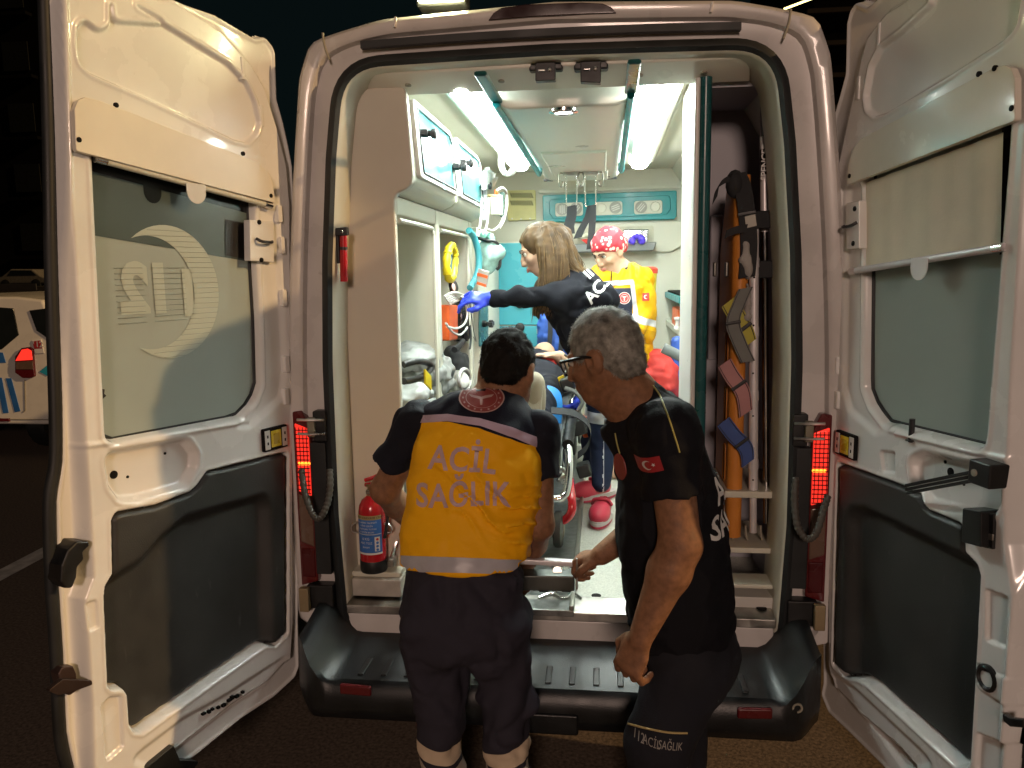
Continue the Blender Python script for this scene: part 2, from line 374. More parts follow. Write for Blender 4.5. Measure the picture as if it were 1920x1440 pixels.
# ------------------------------------------------------------------ soft implicit bodies (one continuous surface)
def vnoise(X, Y, Z, seed=0):
    rs = np.random.RandomState(seed); T = rs.rand(32, 32, 32).astype(np.float32)*2-1
    xi, yi, zi = np.floor(X).astype(int), np.floor(Y).astype(int), np.floor(Z).astype(int)
    fx, fy, fz = sstep(X-xi), sstep(Y-yi), sstep(Z-zi); g = lambda a, b, c: T[(xi+a) & 31, (yi+b) & 31, (zi+c) & 31]
    x0 = g(0, 0, 0)*(1-fx)+g(1, 0, 0)*fx; x1 = g(0, 1, 0)*(1-fx)+g(1, 1, 0)*fx; x2 = g(0, 0, 1)*(1-fx)+g(1, 0, 1)*fx; x3 = g(0, 1, 1)*(1-fx)+g(1, 1, 1)*fx
    return (x0*(1-fy)+x1*fy)*(1-fz)+(x2*(1-fy)+x3*fy)*fz
class Soft:
    def __init__(s, lo, hi, h):
        s.lo = np.array(lo, float); s.h = h; s.n = np.ceil((np.array(hi)-s.lo)/h).astype(int)+1; s.f = np.full(s.n, .3, np.float32)
    def _sl(s, lo, hi, pad):
        a = np.clip(np.floor((np.array(lo)-pad-s.lo)/s.h).astype(int), 0, s.n); b = np.clip(np.ceil((np.array(hi)+pad-s.lo)/s.h).astype(int)+1, 0, s.n)
        ax = [s.lo[i]+s.h*np.arange(a[i], b[i]) for i in range(3)]
        return tuple(slice(a[i], b[i]) for i in range(3)), np.meshgrid(*ax, indexing='ij', sparse=True)
    def _mix(s, sl, d, k, op='u'):
        a = s.f[sl]; d = d.astype(np.float32)
        if a.size == 0: return
        if op == 'u':
            h = np.maximum(k-np.abs(a-d), 0)/max(k, 1e-6); s.f[sl] = np.minimum(a, d)-h*h*k*.25
        else:
            h = np.maximum(k-np.abs(a+d), 0)/max(k, 1e-6); s.f[sl] = np.maximum(a, -d)+h*h*k*.25
    def cap(s, a, b, ra, rb=None, k=.02, op='u', sq=None):
        rb = ra if rb is None else rb; a = np.array(a, float); b = np.array(b, float); r = max(ra, rb)
        sl, (X, Y, Z) = s._sl(np.minimum(a, b)-r, np.maximum(a, b)+r, k+3*s.h)
        e = b-a; L = e@e+1e-12; t = np.clip(((X-a[0])*e[0]+(Y-a[1])*e[1]+(Z-a[2])*e[2])/L, 0, 1)
        d = np.sqrt((X-a[0]-e[0]*t)**2+(Y-a[1]-e[1]*t)**2+(Z-a[2]-e[2]*t)**2)-(ra+(rb-ra)*t)
        s._mix(sl, d, k, op); return s
    def chain(s, pts, rs, k=.02):
        for i in range(len(pts)-1): s.cap(pts[i], pts[i+1], rs[i], rs[i+1], k)
        return s
    def ell(s, c, r, k=.02, ax=None, op='u'):
        c = np.array(c, float); r = np.array(r, float); R = r.max()
        A = np.eye(3) if ax is None else np.array([np.array(v, float)/np.linalg.norm(v) for v in ax])
        sl, (X, Y, Z) = s._sl(c-R, c+R, k+3*s.h); X, Y, Z = X-c[0], Y-c[1], Z-c[2]
        q = [(X*A[i][0]+Y*A[i][1]+Z*A[i][2]) for i in range(3)]
        k0 = np.sqrt(sum((q[i]/r[i])**2 for i in range(3))); k1 = np.sqrt(sum((q[i]/r[i]**2)**2 for i in range(3)))
        d = k0*(k0-1)/np.maximum(k1, 1e-6)
        s._mix(sl, d, k, op); return s
    def plane_cut(s, p, n, k=.005):
        """removes everything on the n side"""
        ax = [s.lo[i]+s.h*np.arange(s.n[i]) for i in range(3)]; X, Y, Z = np.meshgrid(*ax, indexing='ij', sparse=True)
        d = (X-p[0])*n[0]+(Y-p[1])*n[1]+(Z-p[2])*n[2]
        s.f = np.maximum(s.f, d.astype(np.float32)); return s
    def disp(s, fn):
        m = np.abs(s.f) < .03; i = np.nonzero(m); X, Y, Z = [s.lo[a]+s.h*i[a] for a in range(3)]
        s.f[m] += fn(X, Y, Z).astype(np.float32); return s
    def mesh(s, name, lo=None):
        f = s.f; n = f.shape; neg = f < 0
        c = np.zeros((n[0]-1, n[1]-1, n[2]-1), np.int8)
        for a in (0, 1):
            for b in (0, 1):
                for d in (0, 1): c += neg[a:n[0]-1+a, b:n[1]-1+b, d:n[2]-1+d]
        act = (c > 0) & (c < 8); I = np.stack(np.nonzero(act), 1); cid = -np.ones(c.shape, np.int32); cid[act] = np.arange(len(I))
        off = np.array([(a, b, d) for a in (0, 1) for b in (0, 1) for d in (0, 1)])
        val = np.stack([f[I[:, 0]+o[0], I[:, 1]+o[1], I[:, 2]+o[2]] for o in off], 1)
        acc = np.zeros((len(I), 3)); cnt = np.zeros(len(I))
        for i in range(8):
            for j in range(i+1, 8):
                if np.abs(off[i]-off[j]).sum() != 1: continue
                m = (val[:, i] < 0) != (val[:, j] < 0); t = val[m, i]/(val[m, i]-val[m, j])
                acc[m] += off[i]+t[:, None]*(off[j]-off[i]); cnt[m] += 1
        V = s.lo+s.h*(I+acc/cnt[:, None]); Fs = []
        for ax in range(3):
            o1, o2 = [k for k in range(3) if k != ax]
            sl0 = [slice(1, -1)]*3; sl1 = [slice(1, -1)]*3; sl0[ax] = slice(0, -1); sl1[ax] = slice(1, None)
            A, Bn = neg[tuple(sl0)], neg[tuple(sl1)]
            for flip, mm in ((False, A & ~Bn), (True, ~A & Bn)):
                Q = np.stack(np.nonzero(mm), 1)
                if not len(Q): continue
                Q[:, o1] += 1; Q[:, o2] += 1
                def cell(d1, d2):
                    q = Q.copy(); q[:, o1] += d1; q[:, o2] += d2; return cid[q[:, 0], q[:, 1], q[:, 2]]
                quad = [cell(-1, -1), cell(0, -1), cell(0, 0), cell(-1, 0)]
                if (ax == 1) != flip: quad = quad[::-1]
                Fs.append(np.stack(quad, 1))
        F = np.concatenate(Fs); F = F[(F >= 0).all(1)]
        return np_mesh(name, V, F), V
    def part(s, name, m, parent, attrs=None, relax=1):
        me, V = s.mesh(name)
        if relax:
            bm = bmesh.new(); bm.from_mesh(me)
            for _ in range(relax): bmesh.ops.smooth_vert(bm, verts=bm.verts, factor=.5, use_axis_x=True, use_axis_y=True, use_axis_z=True)
            bm.to_mesh(me); bm.free()
        if attrs:
            V = np.array([v.co for v in me.vertices])
            for nm, fn in attrs.items():
                a = me.attributes.new(nm, 'FLOAT', 'POINT'); a.data.foreach_set('value', np.asarray(fn(V[:, 0], V[:, 1], V[:, 2]), np.float32))
        return link(name, me, m, parent)
# ================================================================== THE PLACE: ground, road line, far buildings
g = B(); n = 24
g.add([(-80, -40, 0), (80, -40, 0), (80, 160, 0), (-80, 160, 0)], [(0, 1, 2, 3)])
lab(g.done('ground', asphalt, smooth=False), kind='structure')
a, b_ = P(-60, 1110, Z=.004), P(80, 1036, Z=.004); dv = (b_-a).normalized(); sd = Vector((-dv.y, dv.x, 0))*.07
g = B(); s0, s1 = a-dv*3, b_+dv*6
g.add([s0-sd, s1-sd, s1+sd, s0+sd], [(0, 1, 2, 3)]); lab(g.done('road_line', road_paint, smooth=False), kind='structure')

# dark apartment block far behind on the left
t = empty('apartment_block', (-40, 38, 0), 'dark apartment block in the night behind the parked white van', 'building')
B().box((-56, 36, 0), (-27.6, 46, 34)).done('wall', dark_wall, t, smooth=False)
wm = mat('unlit_window', (.012, .013, .012), .3, spec=.2); k = 0
pr = None
for ix in range(6):
    for iz in range(10):
        x = -29.4-ix*3.6; z = 3.2+iz*3.0
        B().box((x-.7, 35.93, z), (x+.7, 35.99, z+1.4)).done('window', wm, t, smooth=False)
        B().box((x-1.1, 35.5, z-.45), (x+1.1, 35.97, z-.3)).done('balcony_slab', dark_wall, t, smooth=False)
# dark canopy-fronted building on the right with a lit strip along its eave
t = empty('canopy_building', (16, 22, 0), 'dark building with horizontal ledges beyond the right rear door', 'building')
dk2 = mat('dark_cladding', (.022, .015, .010), .85, var=.4)
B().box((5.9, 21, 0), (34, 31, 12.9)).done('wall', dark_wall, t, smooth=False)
for iz in range(14):
    B().box((5.7, 20.85, 1.0+iz*.85), (33.6, 20.98, 1.12+iz*.85)).done('cladding_ledge', dk2, t, smooth=False)
ea, eb = P(1470, 17, Y=14), P(1600, -32, Y=14)
t = empty('light_strip', ea, 'thin yellow lit strip high up beside the van roof', 'light strip')
B().tube([ea, eb+(eb-ea)], .022, 6).done('tube', mat('lit_strip', (.9, .8, .4), .4, emit=(1, .80, .30), es=3.5), t)
B().tube([ea+Vector((0, .05, .03)), eb+(eb-ea)+Vector((0, .05, .03))], .03, 6).done('rail', dark_wall, t)

# ================================================================== THE AMBULANCE
amb = empty('ambulance', (0, 2, 0), 'white ambulance van seen from behind with both rear doors wide open and its cabin lit', 'ambulance')
HX, HY, AL, AR = .9426, -.0222, 1.18237, 1.31729
def resample(pts, n):
    p = np.array(list(pts)+[pts[0]], float); d = np.r_[0, np.cumsum(np.linalg.norm(np.diff(p, axis=0), axis=1))]
    t = np.linspace(0, d[-1], n, endpoint=False); return np.stack([np.interp(t, d, p[:, 0]), np.interp(t, d, p[:, 1])], 1)
def sym(half, r):
    """half outline from bottom centre up the right side to top centre -> closed rounded outline"""
    pts = list(half)+[(-x, z) for x, z in half[::-1][1:-1]]; rr = list(r)+list(r[::-1][1:-1])
    return roundpoly(pts, rr, 8)
OUT = resample(sym([(0, .52), (.955, .52), (.955, 1.2), (.925, 1.7), (.886, 2.12), (.845, 2.47), (.80, 2.585), (.55, 2.645), (0, 2.672)], [0, .05, .3, .4, .3, .15, .06, .3, 0]), 240)
OPN = resample(sym([(0, .478), (.772, .478), (.792, .95), (.788, 1.5), (.772, 1.85), (.742, 2.2), (.70, 2.505), (.35, 2.512), (0, 2.517)], [0, .13, .3, .4, .4, .4, .17, .3, 0]), 240)
OUT[:, 0] = OUT[:, 0]*1.035+.018; OUT[:, 1] = np.where(OUT[:, 1] > 1.5, OUT[:, 1]+.010, OUT[:, 1]); OPN[:, 0] = OPN[:, 0]*1.012+.010
def loop(f, y, off=0):
    """between opening (0) and outer body (1); off moves it inwards along the outline's normal"""
    q = OPN+(OUT-OPN)*f
    if off:
        t = np.roll(q, -1, 0)-np.roll(q, 1, 0); t /= np.linalg.norm(t, axis=1)[:, None]; q = q+np.stack([-t[:, 1], t[:, 0]], 1)*off
    return [(x, y, z) for x, z in q]
shell = B().loft([loop(1, 5.6), loop(1, 3), loop(1, 1), loop(1, .20), loop(.985, .115), loop(.95, .052), loop(.89, .014), loop(.80, 0), loop(.62, 0), loop(.56, .006), loop(.52, .03), loop(.16, .034), loop(.05, .03)]).done('body_shell', body_paint, amb)
# grey joints between rear header and side posts, and small drip details
for sx in (-1, 1):
    B().tube(smooth_path([(sx*.728, -.004, 2.515), (sx*.742, -.005, 2.56), (sx*.748, .002, 2.602)], 4), .004, 6).done('panel_joint', grey_gap, amb)
B().loft([loop(0, .03, -.013), loop(0, .0, -.017), loop(0, -.012, -.004), loop(0, -.014, .008), loop(0, .0, .020), loop(0, .03, .020), loop(0, .06, .018)]).done('door_seal', rubber, amb)
B().loft([loop(0, .0, .020), loop(0, .004, .024), loop(0, .02, .027), loop(0, .055, .031), loop(0, .085, .034), loop(0, .13, .036), loop(0, .2, .037)]).done('doorway_trim', cream, amb)
# black drip channel above the opening and high brake lamp
def arc(x0, x1, z0, dz, y, n=24):  # a line following the roof arch
    return [(x, y, z0-dz*(x/.8)**2) for x in np.linspace(x0, x1, n)]
q = B(); lo = arc(-.62, .60, 2.557, .018, -.006); hi = arc(-.62, .60, 2.580, .018, -.006)
v = lo+hi+[(x, .02, z) for x, y, z in lo]+[(x, .02, z) for x, y, z in hi]; n = 24
q.add(v, [(i, i+1, n+i+1, n+i) for i in range(n-1)]+[(n+i, n+i+1, 3*n+i+1, 3*n+i) for i in range(n-1)]+[(i, 2*n+i, 2*n+i+1, i+1) for i in range(n-1)])
q.done('drip_channel', rubber, amb)
pl = [P(x, y, Y=-.008) for x, y in ((915, 38), (925, 24), (940, 14), (985, 8), (1090, 4), (1130, 6), (1146, 13), (1156, 24), (1100, 26), (1000, 31))]
B().prism(pl, (0, .02, 0)).done('high_brake_lamp', mat('dark_brake_lamp', (.03, .012, .012), .2, coat=.5), amb, bevel=.003)
for x, y in ((741, 42), (1334, 14)):
    c = P(x, y, Y=-.004); B().obox(c, (.004, 0, 0), (0, .008, 0), (.003, 0, .016)).done('roof_seam', body_paint, amb, bevel=.002)
# rear floodlight on the roof, glowing
c = P(830, -6, Y=.12)
lamp = B().box((c.x-.085, c.y-.03, c.z-.035), (c.x+.085, c.y+.05, c.z+.03)).done('roof_floodlight', blackp, amb, bevel=.008)
B().prism([(c.x-.074, c.y-.031, c.z+.024), (c.x+.074, c.y-.031, c.z+.024), (c.x+.074, c.y-.050, c.z-.026), (c.x-.074, c.y-.050, c.z-.026)][::-1], (0, .012, 0)).done('lamp_glass', mat('lit_flood', (.9, .9, .6), .4, emit=(1, .96, .52), es=240), lamp, bevel=.004)

# ------------------------------------------------------------------ cabin lining
LIN = B()
xs = .86
LIN.add([(-xs, .15, .6), (-xs, 3.4, .6), (-xs, 3.4, 2.18), (-xs, .15, 2.18), (-.66, 3.4, 2.52), (-.66, .15, 2.52), (.66, 3.4, 2.52), (.66, .15, 2.52), (xs, 3.4, 2.18), (xs, .15, 2.18), (xs, 3.4, .6), (xs, .15, .6)],
        [(0, 1, 2, 3), (3, 2, 4, 5), (5, 4, 6, 7), (7, 6, 8, 9), (9, 8, 10, 11), (1, 10, 8, 6, 4, 2)])
LIN.done('cabin_lining', cream, amb, smooth=False)
B().box((-.86, .07, .56), (.86, 3.4, .603)).done('cabin_floor', floor_m, amb, smooth=False)
# header panel just inside the doorway, with round caps and two black door-lock catches
hd = B().prism([(-.62, .055, 2.452), (.62, .055, 2.452), (.56, .19, 2.418), (-.56, .19, 2.418)], (0, 0, .02))
hd = B().add([(-.64, .045, 2.475), (.64, .045, 2.475), (.66, .17, 2.428), (-.66, .17, 2.428), (-.64, .045, 2.50), (.64, .045, 2.50), (.66, .2, 2.50), (-.66, .2, 2.50)],
             [(0, 1, 2, 3), (4, 7, 6, 5), (0, 4, 5, 1), (3, 2, 6, 7), (0, 3, 7, 4), (1, 5, 6, 2)]).done('doorway_header', cream_lit, amb, bevel=.006)
def hz(y): return 2.475-(y-.045)*.047/.125
for x, y in ((765, 152), (940, 134), (1200, 122), (1320, 124)):
    c = P(x, y, Y=.11); c.z = hz(.11); B().lathe(c, (0, -.12, -1), [(.011, -.004), (.011, .003), (.008, .004)], 12).done('screw_cap', grey_gap, amb)
for x, y, wd in ((1022, 133, 0), (1106, 131, 1)):
    c = P(x, y, Y=.06)
    k = B().box((c.x-.052, .045, c.z-.002), (c.x+.06, .15, c.z+.032)).done('door_catch', blackp, amb, bevel=.006)
    kk = B().prism([(c.x-.03, .03, c.z+.02), (c.x+.036, .03, c.z+.02), (c.x+.036, .026, c.z-.038-.012*wd), (c.x-.03, .026, c.z-.038-.006*wd)], (0, .035, 0)).done('catch_plate', blackp, k, bevel=.003)
    B().box((c.x-.02, .018, c.z-.010), (c.x+.003, .029, c.z-.004)).done('catch_bolt', steel, k, bevel=.002)
    B().lathe((c.x+.018, .03, c.z-.006), (0, -1, 0), [(.006, 0), (.006, .008), (.003, .01)], 10).done('catch_screw', steel, k)

# left cabinet run: rear end panel, upper lockers, open bays
PROF = [(-.84, 2.468), (-.507, 2.420), (-.487, 2.150), (-.492, 2.126), (-.512, 2.108), (-.556, 2.088), (-.84, 2.088)]
endp = [(-.752, .66), (-.572, .66), (-.560, 1.25), (-.556, 2.07), (-.545, 2.09), (-.51, 2.105), (-.492, 2.122), (-.486, 2.15), (-.500, 2.42), (-.51, 2.45), (-.70, 2.45), (-.738, 2.30), (-.752, 1.9)]
B().prism([(x, .118, z) for x, z in roundpoly(endp, [.02, .01, .1, .03, .02, .02, .03, .05, .02, .02, .12, .2, .2], 4)], (0, .035, 0)).done('cabinet_end_panel', cream2, amb, bevel=.008)
for y0, y1 in ((.155, .965), (.985, 1.80)):
    q = B(); L = []
    for yy, sh in ((y0, .012), (y0+.02, 0), (y1-.02, 0), (y1, .012)):
        cx, cz = -.68, 2.28
        L.append([(cx+(x-cx)*(1-sh*1.2), yy, cz+(z-cz)*(1-sh*2)) for x, z in PROF])
    q.loft(L, cap=True).done('upper_locker', cream, amb, bevel=.006)
    # moulded belly rib below the doors
    B().prism([(-.505, y0+.05, 2.128), (-.497, y0+.05, 2.120), (-.545, y0+.05, 2.096), (-.553, y0+.05, 2.104)], (0, y1-y0-.14, 0)).done('locker_rib', cream, amb, bevel=.003)
def lk(yy, s, w=0):  # point on the sloping locker front: s 0 bottom .. 1 top; w proud of it
    nx, nz = .997, -.074
    nx, nz = .9973, .0739
    return (-.487+(-.507+.487)*s+w*nx, yy, 2.150+.27*s+w*nz)
for y0, y1 in ((.175, .915), (.985, 1.71)):
    t0, t1, s0, s1 = y0+.012, y1-.012, .05, .95
    fo = roundpoly([(y0, .0), (y1, .0), (y1, .86), (y1-.07, 1.0), (y0, 1.0)], .03, 4); fi = roundpoly([(y0+.055, .085), (y1-.05, .085), (y1-.05, .80), (y1-.095, .91), (y0+.055, .91)], .02, 4)
    L = [[lk(a, s, ww) for a, s in pp] for pp, ww in ((fo, .001), (fo, .016), (fi, .016), (fi, .008))]
    fr = B().loft(L).done('locker_door', whitep, amb, bevel=.002)
    gl = B().add([lk(a, s, .010) for a, s in fi], [tuple(range(len(fi)))]).done('door_glass', mat('cyan_tinted_pane', (.075, .26, .28), .12, var=.45, scale=7, spec=.05), fr, smooth=False)
    fs = roundpoly([(y0+.05, .075), (y1-.045, .075), (y1-.045, .80), (y1-.093, .92), (y0+.05, .92)], .02, 4)
    B().tube([lk(a, s, .0165) for a, s in fs], .0045, 6, closed=True).done('glass_seal', rubber, fr)
    for yy, s in ((y0+.075, .60), (y1-.06, .44)):
        c = Vector(lk(yy, s, .02)); h = B().lathe(c, (1, 0, -.07), [(.016, -.006), (.016, .02), (.012, .022), (.012, .034), (.019, .036), (.019, .05), (.014, .054)], 12)
        h.obox(c+Vector((.012, 0, 0)), (.012, 0, 0), (0, .026, 0), (0, 0, .007)).done('latch', blackp, fr)
    lb = Vector(lk((y0+y1)/2+.04, .03, .0175)); B().obox(lb, (.0006, 0, 0), (0, .022, 0), (0, 0, .012)).done('sticker', mat('sticker_blue', (.4, .6, .65), .5), fr, smooth=False)
# open bays under the lockers: back wall, posts, shelf
B().box((-.83, .15, .60), (-.80, 1.80, 2.09)).done('bay_back', cream2, amb, smooth=False)
for y0, y1 in ((.80, .872), (1.66, 1.74)):
    B().box((-.80, y0, .62), (-.552, y1, 2.085)).done('bay_divider', cream, amb, bevel=.012)
for y0, y1 in ((.15, .80), (.872, 1.66)):
    B().box((-.80, y0, 2.02), (-.556, y1, 2.086)).done('bay_header', cream, amb, bevel=.008)
    B().tube(smooth_path([(-.555, y1-.06, .95), (-.555, y1-.055, 1.5), (-.555, y1-.055, 1.93), (-.555, y1-.075, 1.985), (-.555, y1-.13, 2.0), (-.555, y0+.02, 2.0)], 5), .009, 6).done('bay_lip', cream, amb)
B().box((-.80, .15, 1.13), (-.57, .80, 1.17)).done('bay_shelf', cream, amb, bevel=.005)
B().box((-.80, .872, 1.00), (-.57, 1.66, 1.04)).done('bay_shelf', cream, amb, bevel=.005)
B().box((-.80, .15, .62), (-.575, 1.66, .72)).done('bay_plinth', cream, amb, bevel=.005)
# front cabinet with teal slotted door beside the mask, then the bulkhead locker
B().box((-.83, 1.80, .60), (-.53, 2.5, 2.06)).done('front_cabinet', cream, amb, bevel=.01)
B().box((-.60, 2.5, .60), (-.575, 3.2, 2.0)).done('corner_panel', cream, amb, bevel=.006)
sl = [P(x, y, X=-.522) for x, y in ((897, 574), (912, 570), (912, 640), (897, 650))]
dr = B().prism(sl, (.012, 0, 0)).done('slot_door', teal_dk, amb, bevel=.003)
c = P(908, 607, X=-.50); B().lathe(c, (1, -.2, 0), [(.02, -.02), (.02, .01), (.012, .012), (.012, .03), (.022, .032), (.022, .05)], 12).obox(c+Vector((.04, 0, 0)), (.012, 0, 0), (0, .05, 0), (0, 0, .010)).done('latch', blackp, dr)
ha = smooth_path([P(879, 432, X=-.53), P(889, 446, X=-.515), P(897, 475, X=-.50), P(897, 503, X=-.50), P(890, 525, X=-.515), P(881, 540, X=-.53)], 5)
B().tube(ha, .018, 10).done('grab_handle', cyan, amb)

# bulkhead: cream boards, teal air panel, tray shelf, cyan locker doors
YB = 3.2
B().box((-.86, YB+.01, .60), (.86, YB+.15, 2.52)).done('bulkhead', cream, amb, smooth=False)
def plate(name, pxs, y, th, m, parent, r=.0, bevel=.004):
    pp = [P(x, yy, Y=y) for x, yy in pxs]; pts = roundpoly([(q.x, q.z) for q in pp], r, 4) if r else [(q.x, q.z) for q in pp]
    return B().prism([(a, y, b) for a, b in pts], (0, th, 0)).done(name, m, parent, bevel=bevel)
vp = plate('vent_panel', [(951, 357), (1004, 356), (1005, 412), (952, 414)], YB-.02, .03, lemon, amb, .012)
for r0, r1 in (((957, 362), (995, 362)), ((957, 376), (995, 376))):
    for i in range(10):
        x = r0[0]+(r1[0]-r0[0])*i/9; A, Bq = P(x, r0[1], Y=YB-.0215), P(x+4, r0[1]+9, Y=YB-.0215); e = Vector((.004, 0, .0))
        B().prism([A-e, A+e, Bq+e, Bq-e], (0, .003, 0)).done('vent_slot', black_print, vp, smooth=False)
for x, y in ((960, 410), (977, 411), (994, 410)): B().lathe(P(x, y, Y=YB-.02), (0, -1, 0), [(.006, 0), (.005, .004)], 8).done('screw', steel, vp)
plate('bulkhead_upper_frame', [(1008, 356), (1288, 346), (1288, 352), (1010, 363)], YB-.012, .03, cream, amb)
ac = plate('air_panel', [(1017, 366), (1269, 357), (1269, 406), (1264, 411), (1024, 417), (1018, 412)], YB-.035, .05, teal, amb, .012, .006)
plate('air_panel_face', [(1029, 374), (1257, 366), (1258, 392), (1250, 403), (1038, 411), (1030, 400)], YB-.045, .012, teal, ac, .03, .005)
for i, (x0, x1, yy) in enumerate(((1041, 1093, 0), (1115, 1167, -2), (1189, 1242, -4))):
    ins = plate('vent_insert', [(x0, 381+yy), (x1, 379+yy), (x1, 404+yy), (x0, 406+yy)], YB-.052, .012, cream, ac, .02, .003)
    ins.parent = amb; ins.location = (0, 0, 0)
    for j, xx in enumerate((x0+13, x1-13)):
        c = P(xx, 392.5+yy-j*1.2, Y=YB-.053); shut = (i, j) in ((1, 0), (2, 1))
        rg = B().lathe(c, (0, -1, 0), [(.043, 0), (.043, .008), (.036, .008), (.034, -.002)], 20).done('vent_ring', mat('vent_grey', (.32, .32, .28), .5) if not shut else cream, ins)
        if not shut:
            B().lathe(c, (0, -1, 0), [(.035, -.001), (.001, -.0005)], 20).done('vent_hole', black_print, ins)
            an = (1.57, .9, 0, .35, .85, 0)[i*2+j]; dx, dz = math.cos(an), math.sin(an)
            for o in (-.014, .014, 0):
                B().obox(c+Vector((-dz*o, -.004, dx*o)), (dx*.031*(1-abs(o)*9), 0, dz*.031*(1-abs(o)*9)), (0, .003, 0), (-dz*.0035, 0, dx*.0035)).done('vent_louvre', whitep, ins, smooth=False)
        else:
            B().lathe(c, (0, -1, 0), [(.035, 0), (.03, .006), (.001, .008)], 20).done('vent_cap', cream, ins)
# lower bulkhead board with its recessed tray
lowb = plate('bulkhead_board', [(1008, 424), (1290, 414), (1288, 440), (1276, 462), (1258, 472), (1060, 474), (1008, 474)], YB-.02, .03, cream, amb, .03)
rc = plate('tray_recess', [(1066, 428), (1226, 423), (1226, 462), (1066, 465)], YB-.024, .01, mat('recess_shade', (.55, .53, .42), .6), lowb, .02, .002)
sv = P(1068, 464, Y=YB-.03); s2 = P(1224, 460, Y=YB-.03)
B().prism([(sv.x, YB-.15, sv.z+.02), (s2.x+.02, YB-.15, s2.z+.02), (s2.x-.0, YB-.15, s2.z-.04), (sv.x, YB-.15, sv.z-.04)], (0, .13, 0)).done('tray_shelf', mat('tray_grey', (.16, .17, .17), .5), lowb, bevel=.008)
# cyan locker doors left of the bulkhead
YL = 3.02
B().box((-.60, YL+.02, .60), (-.20, YB, P(930, 455, Y=YL).z+.004)).done('bulkhead_locker', cream, amb, bevel=.005)
for y0, y1 in ((456, 609), (612, 650), (653, 690)):
    d = plate('locker_front', [(932, y0), (1019, y0-1), (1019, y1), (932, y1)], YL, .02, cyan, amb, .006, .003)
    if y0 > 600:
        c = P(1010, y0+9, Y=YL); B().box((c.x-.014, YL-.003, c.z-.018), (c.x+.014, YL, c.z+.018)).done('number_tag', mat('tag_pale', (.62, .6, .5), .5), d, bevel=.001)
    c = P(975, y0+(113 if y0 < 600 else 2), Y=YL); B().lathe(c, (0, -1, 0), [(.034, 0), (.034, .02), (.028, .026), (.02, .028)], 18).done('knob', blackp, d)

# ceiling: raised centre console, two lit diffusers, teal rails, spotlight, drip hooks
co = [(-.235, 2.50), (-.20, 2.40), (-.16, 2.385), (.22, 2.385), (.26, 2.40), (.33, 2.50)]
q = B(); L = []
for yy, k in ((.25, 1), (2.55, 1), (2.70, .75), (2.76, .35)): L.append([(.03+(x-.03)*(.9+.1*k), yy, 2.51-(2.51-z)*k) for x, z in co])
q.loft(L, cap=True).done('ceiling_console', cream_lit, amb, bevel=.01)
B().box((-.13, 1.30, 2.372), (.19, 2.05, 2.40)).done('console_panel', cream_lit, amb, bevel=.008)
B().box((-.12, 2.06, 2.374), (.20, 2.5, 2.40)).done('console_panel', cream_lit, amb, bevel=.008)
c = P(1057, 208, Z=2.37); sp = B().lathe(c, (0, 0, -1), [(.052, -.004), (.052, .006), (.036, .010), (.034, .0)], 24).done('spotlight', chrome, amb)
B().lathe(c+Vector((0, 0, -.002)), (0, 0, -1), [(.033, 0), (.03, .003), (.001, .004)], 20).done('spot_lens', mat('lit_spot', (1, 1, 1), .3, emit=(1, 1, 1), es=16), sp)
for x, y in ((1149, 205), (1147, 218)): B().obox(P(x, y, Z=2.398), (.012, 0, .004), (0, .04, 0), (0, 0, .006)).done('rocker_switch', blackp, amb, bevel=.002)
for x, y in ((1135, 330), (1148, 334), (1028, 338)): B().obox(P(x, y, Z=2.39), (.03, 0, 0), (0, .02, 0), (0, 0, .006)).done('console_slot', blackp, amb, bevel=.002)
for x0, y0, x1, y1, s in ((878, 170, 975, 306, -1), (1238, 158, 1199, 302, 1)):
    A, Bq = P(x0, y0, Z=2.47), P(x1, y1, Z=2.47); dv = (Bq-A).normalized(); sd = Vector((dv.y, -dv.x, 0)); A = A-dv*.13
    rim = []
    def stad(wd, z, ext=0):
        o = []
        for k in range(13): t = math.pi*k/12; o.append(Bq+dv*(math.sin(t)*wd+ext)+sd*(math.cos(t)*wd)+Vector((0, 0, z-.012)))
        for k in range(13): t = math.pi*k/12; o.append(A-dv*(math.sin(t)*wd+ext)-sd*(math.cos(t)*wd)+Vector((0, 0, z-.012)))
        return o
    fr = B().loft([stad(.085, .04), stad(.082, .005), stad(.062, -.004), stad(.055, .0)]).done('ceiling_light', cream, amb)
    B().loft([stad(.050, .002), stad(.046, -.022), stad(.026, -.032)], cap=True).done('diffuser', light_m, fr)
    m = A+(Bq-A)*.60; B().tube([m-sd*.054+Vector((0, 0, -.014)), m-sd*.03+dv*.03+Vector((0, 0, -.022)), m+sd*.03+dv*.03+Vector((0, 0, -.022)), m+sd*.054+Vector((0, 0, -.014))], .003, 6).done('diffuser_joint', mat('joint_pale', (.35, .38, .34), .5), fr)
    B().tube([A+sd*.10+Vector((0, 0, .03)), Bq+sd*.10+Vector((0, 0, .03))], .012, 8).done('light_rail', cream, fr)
    B().tube([A-sd*.10+Vector((0, 0, .03)), Bq-sd*.10+Vector((0, 0, .03))], .012, 8).done('light_rail', mat('pale_green_rail', (.45, .62, .54), .4), fr)
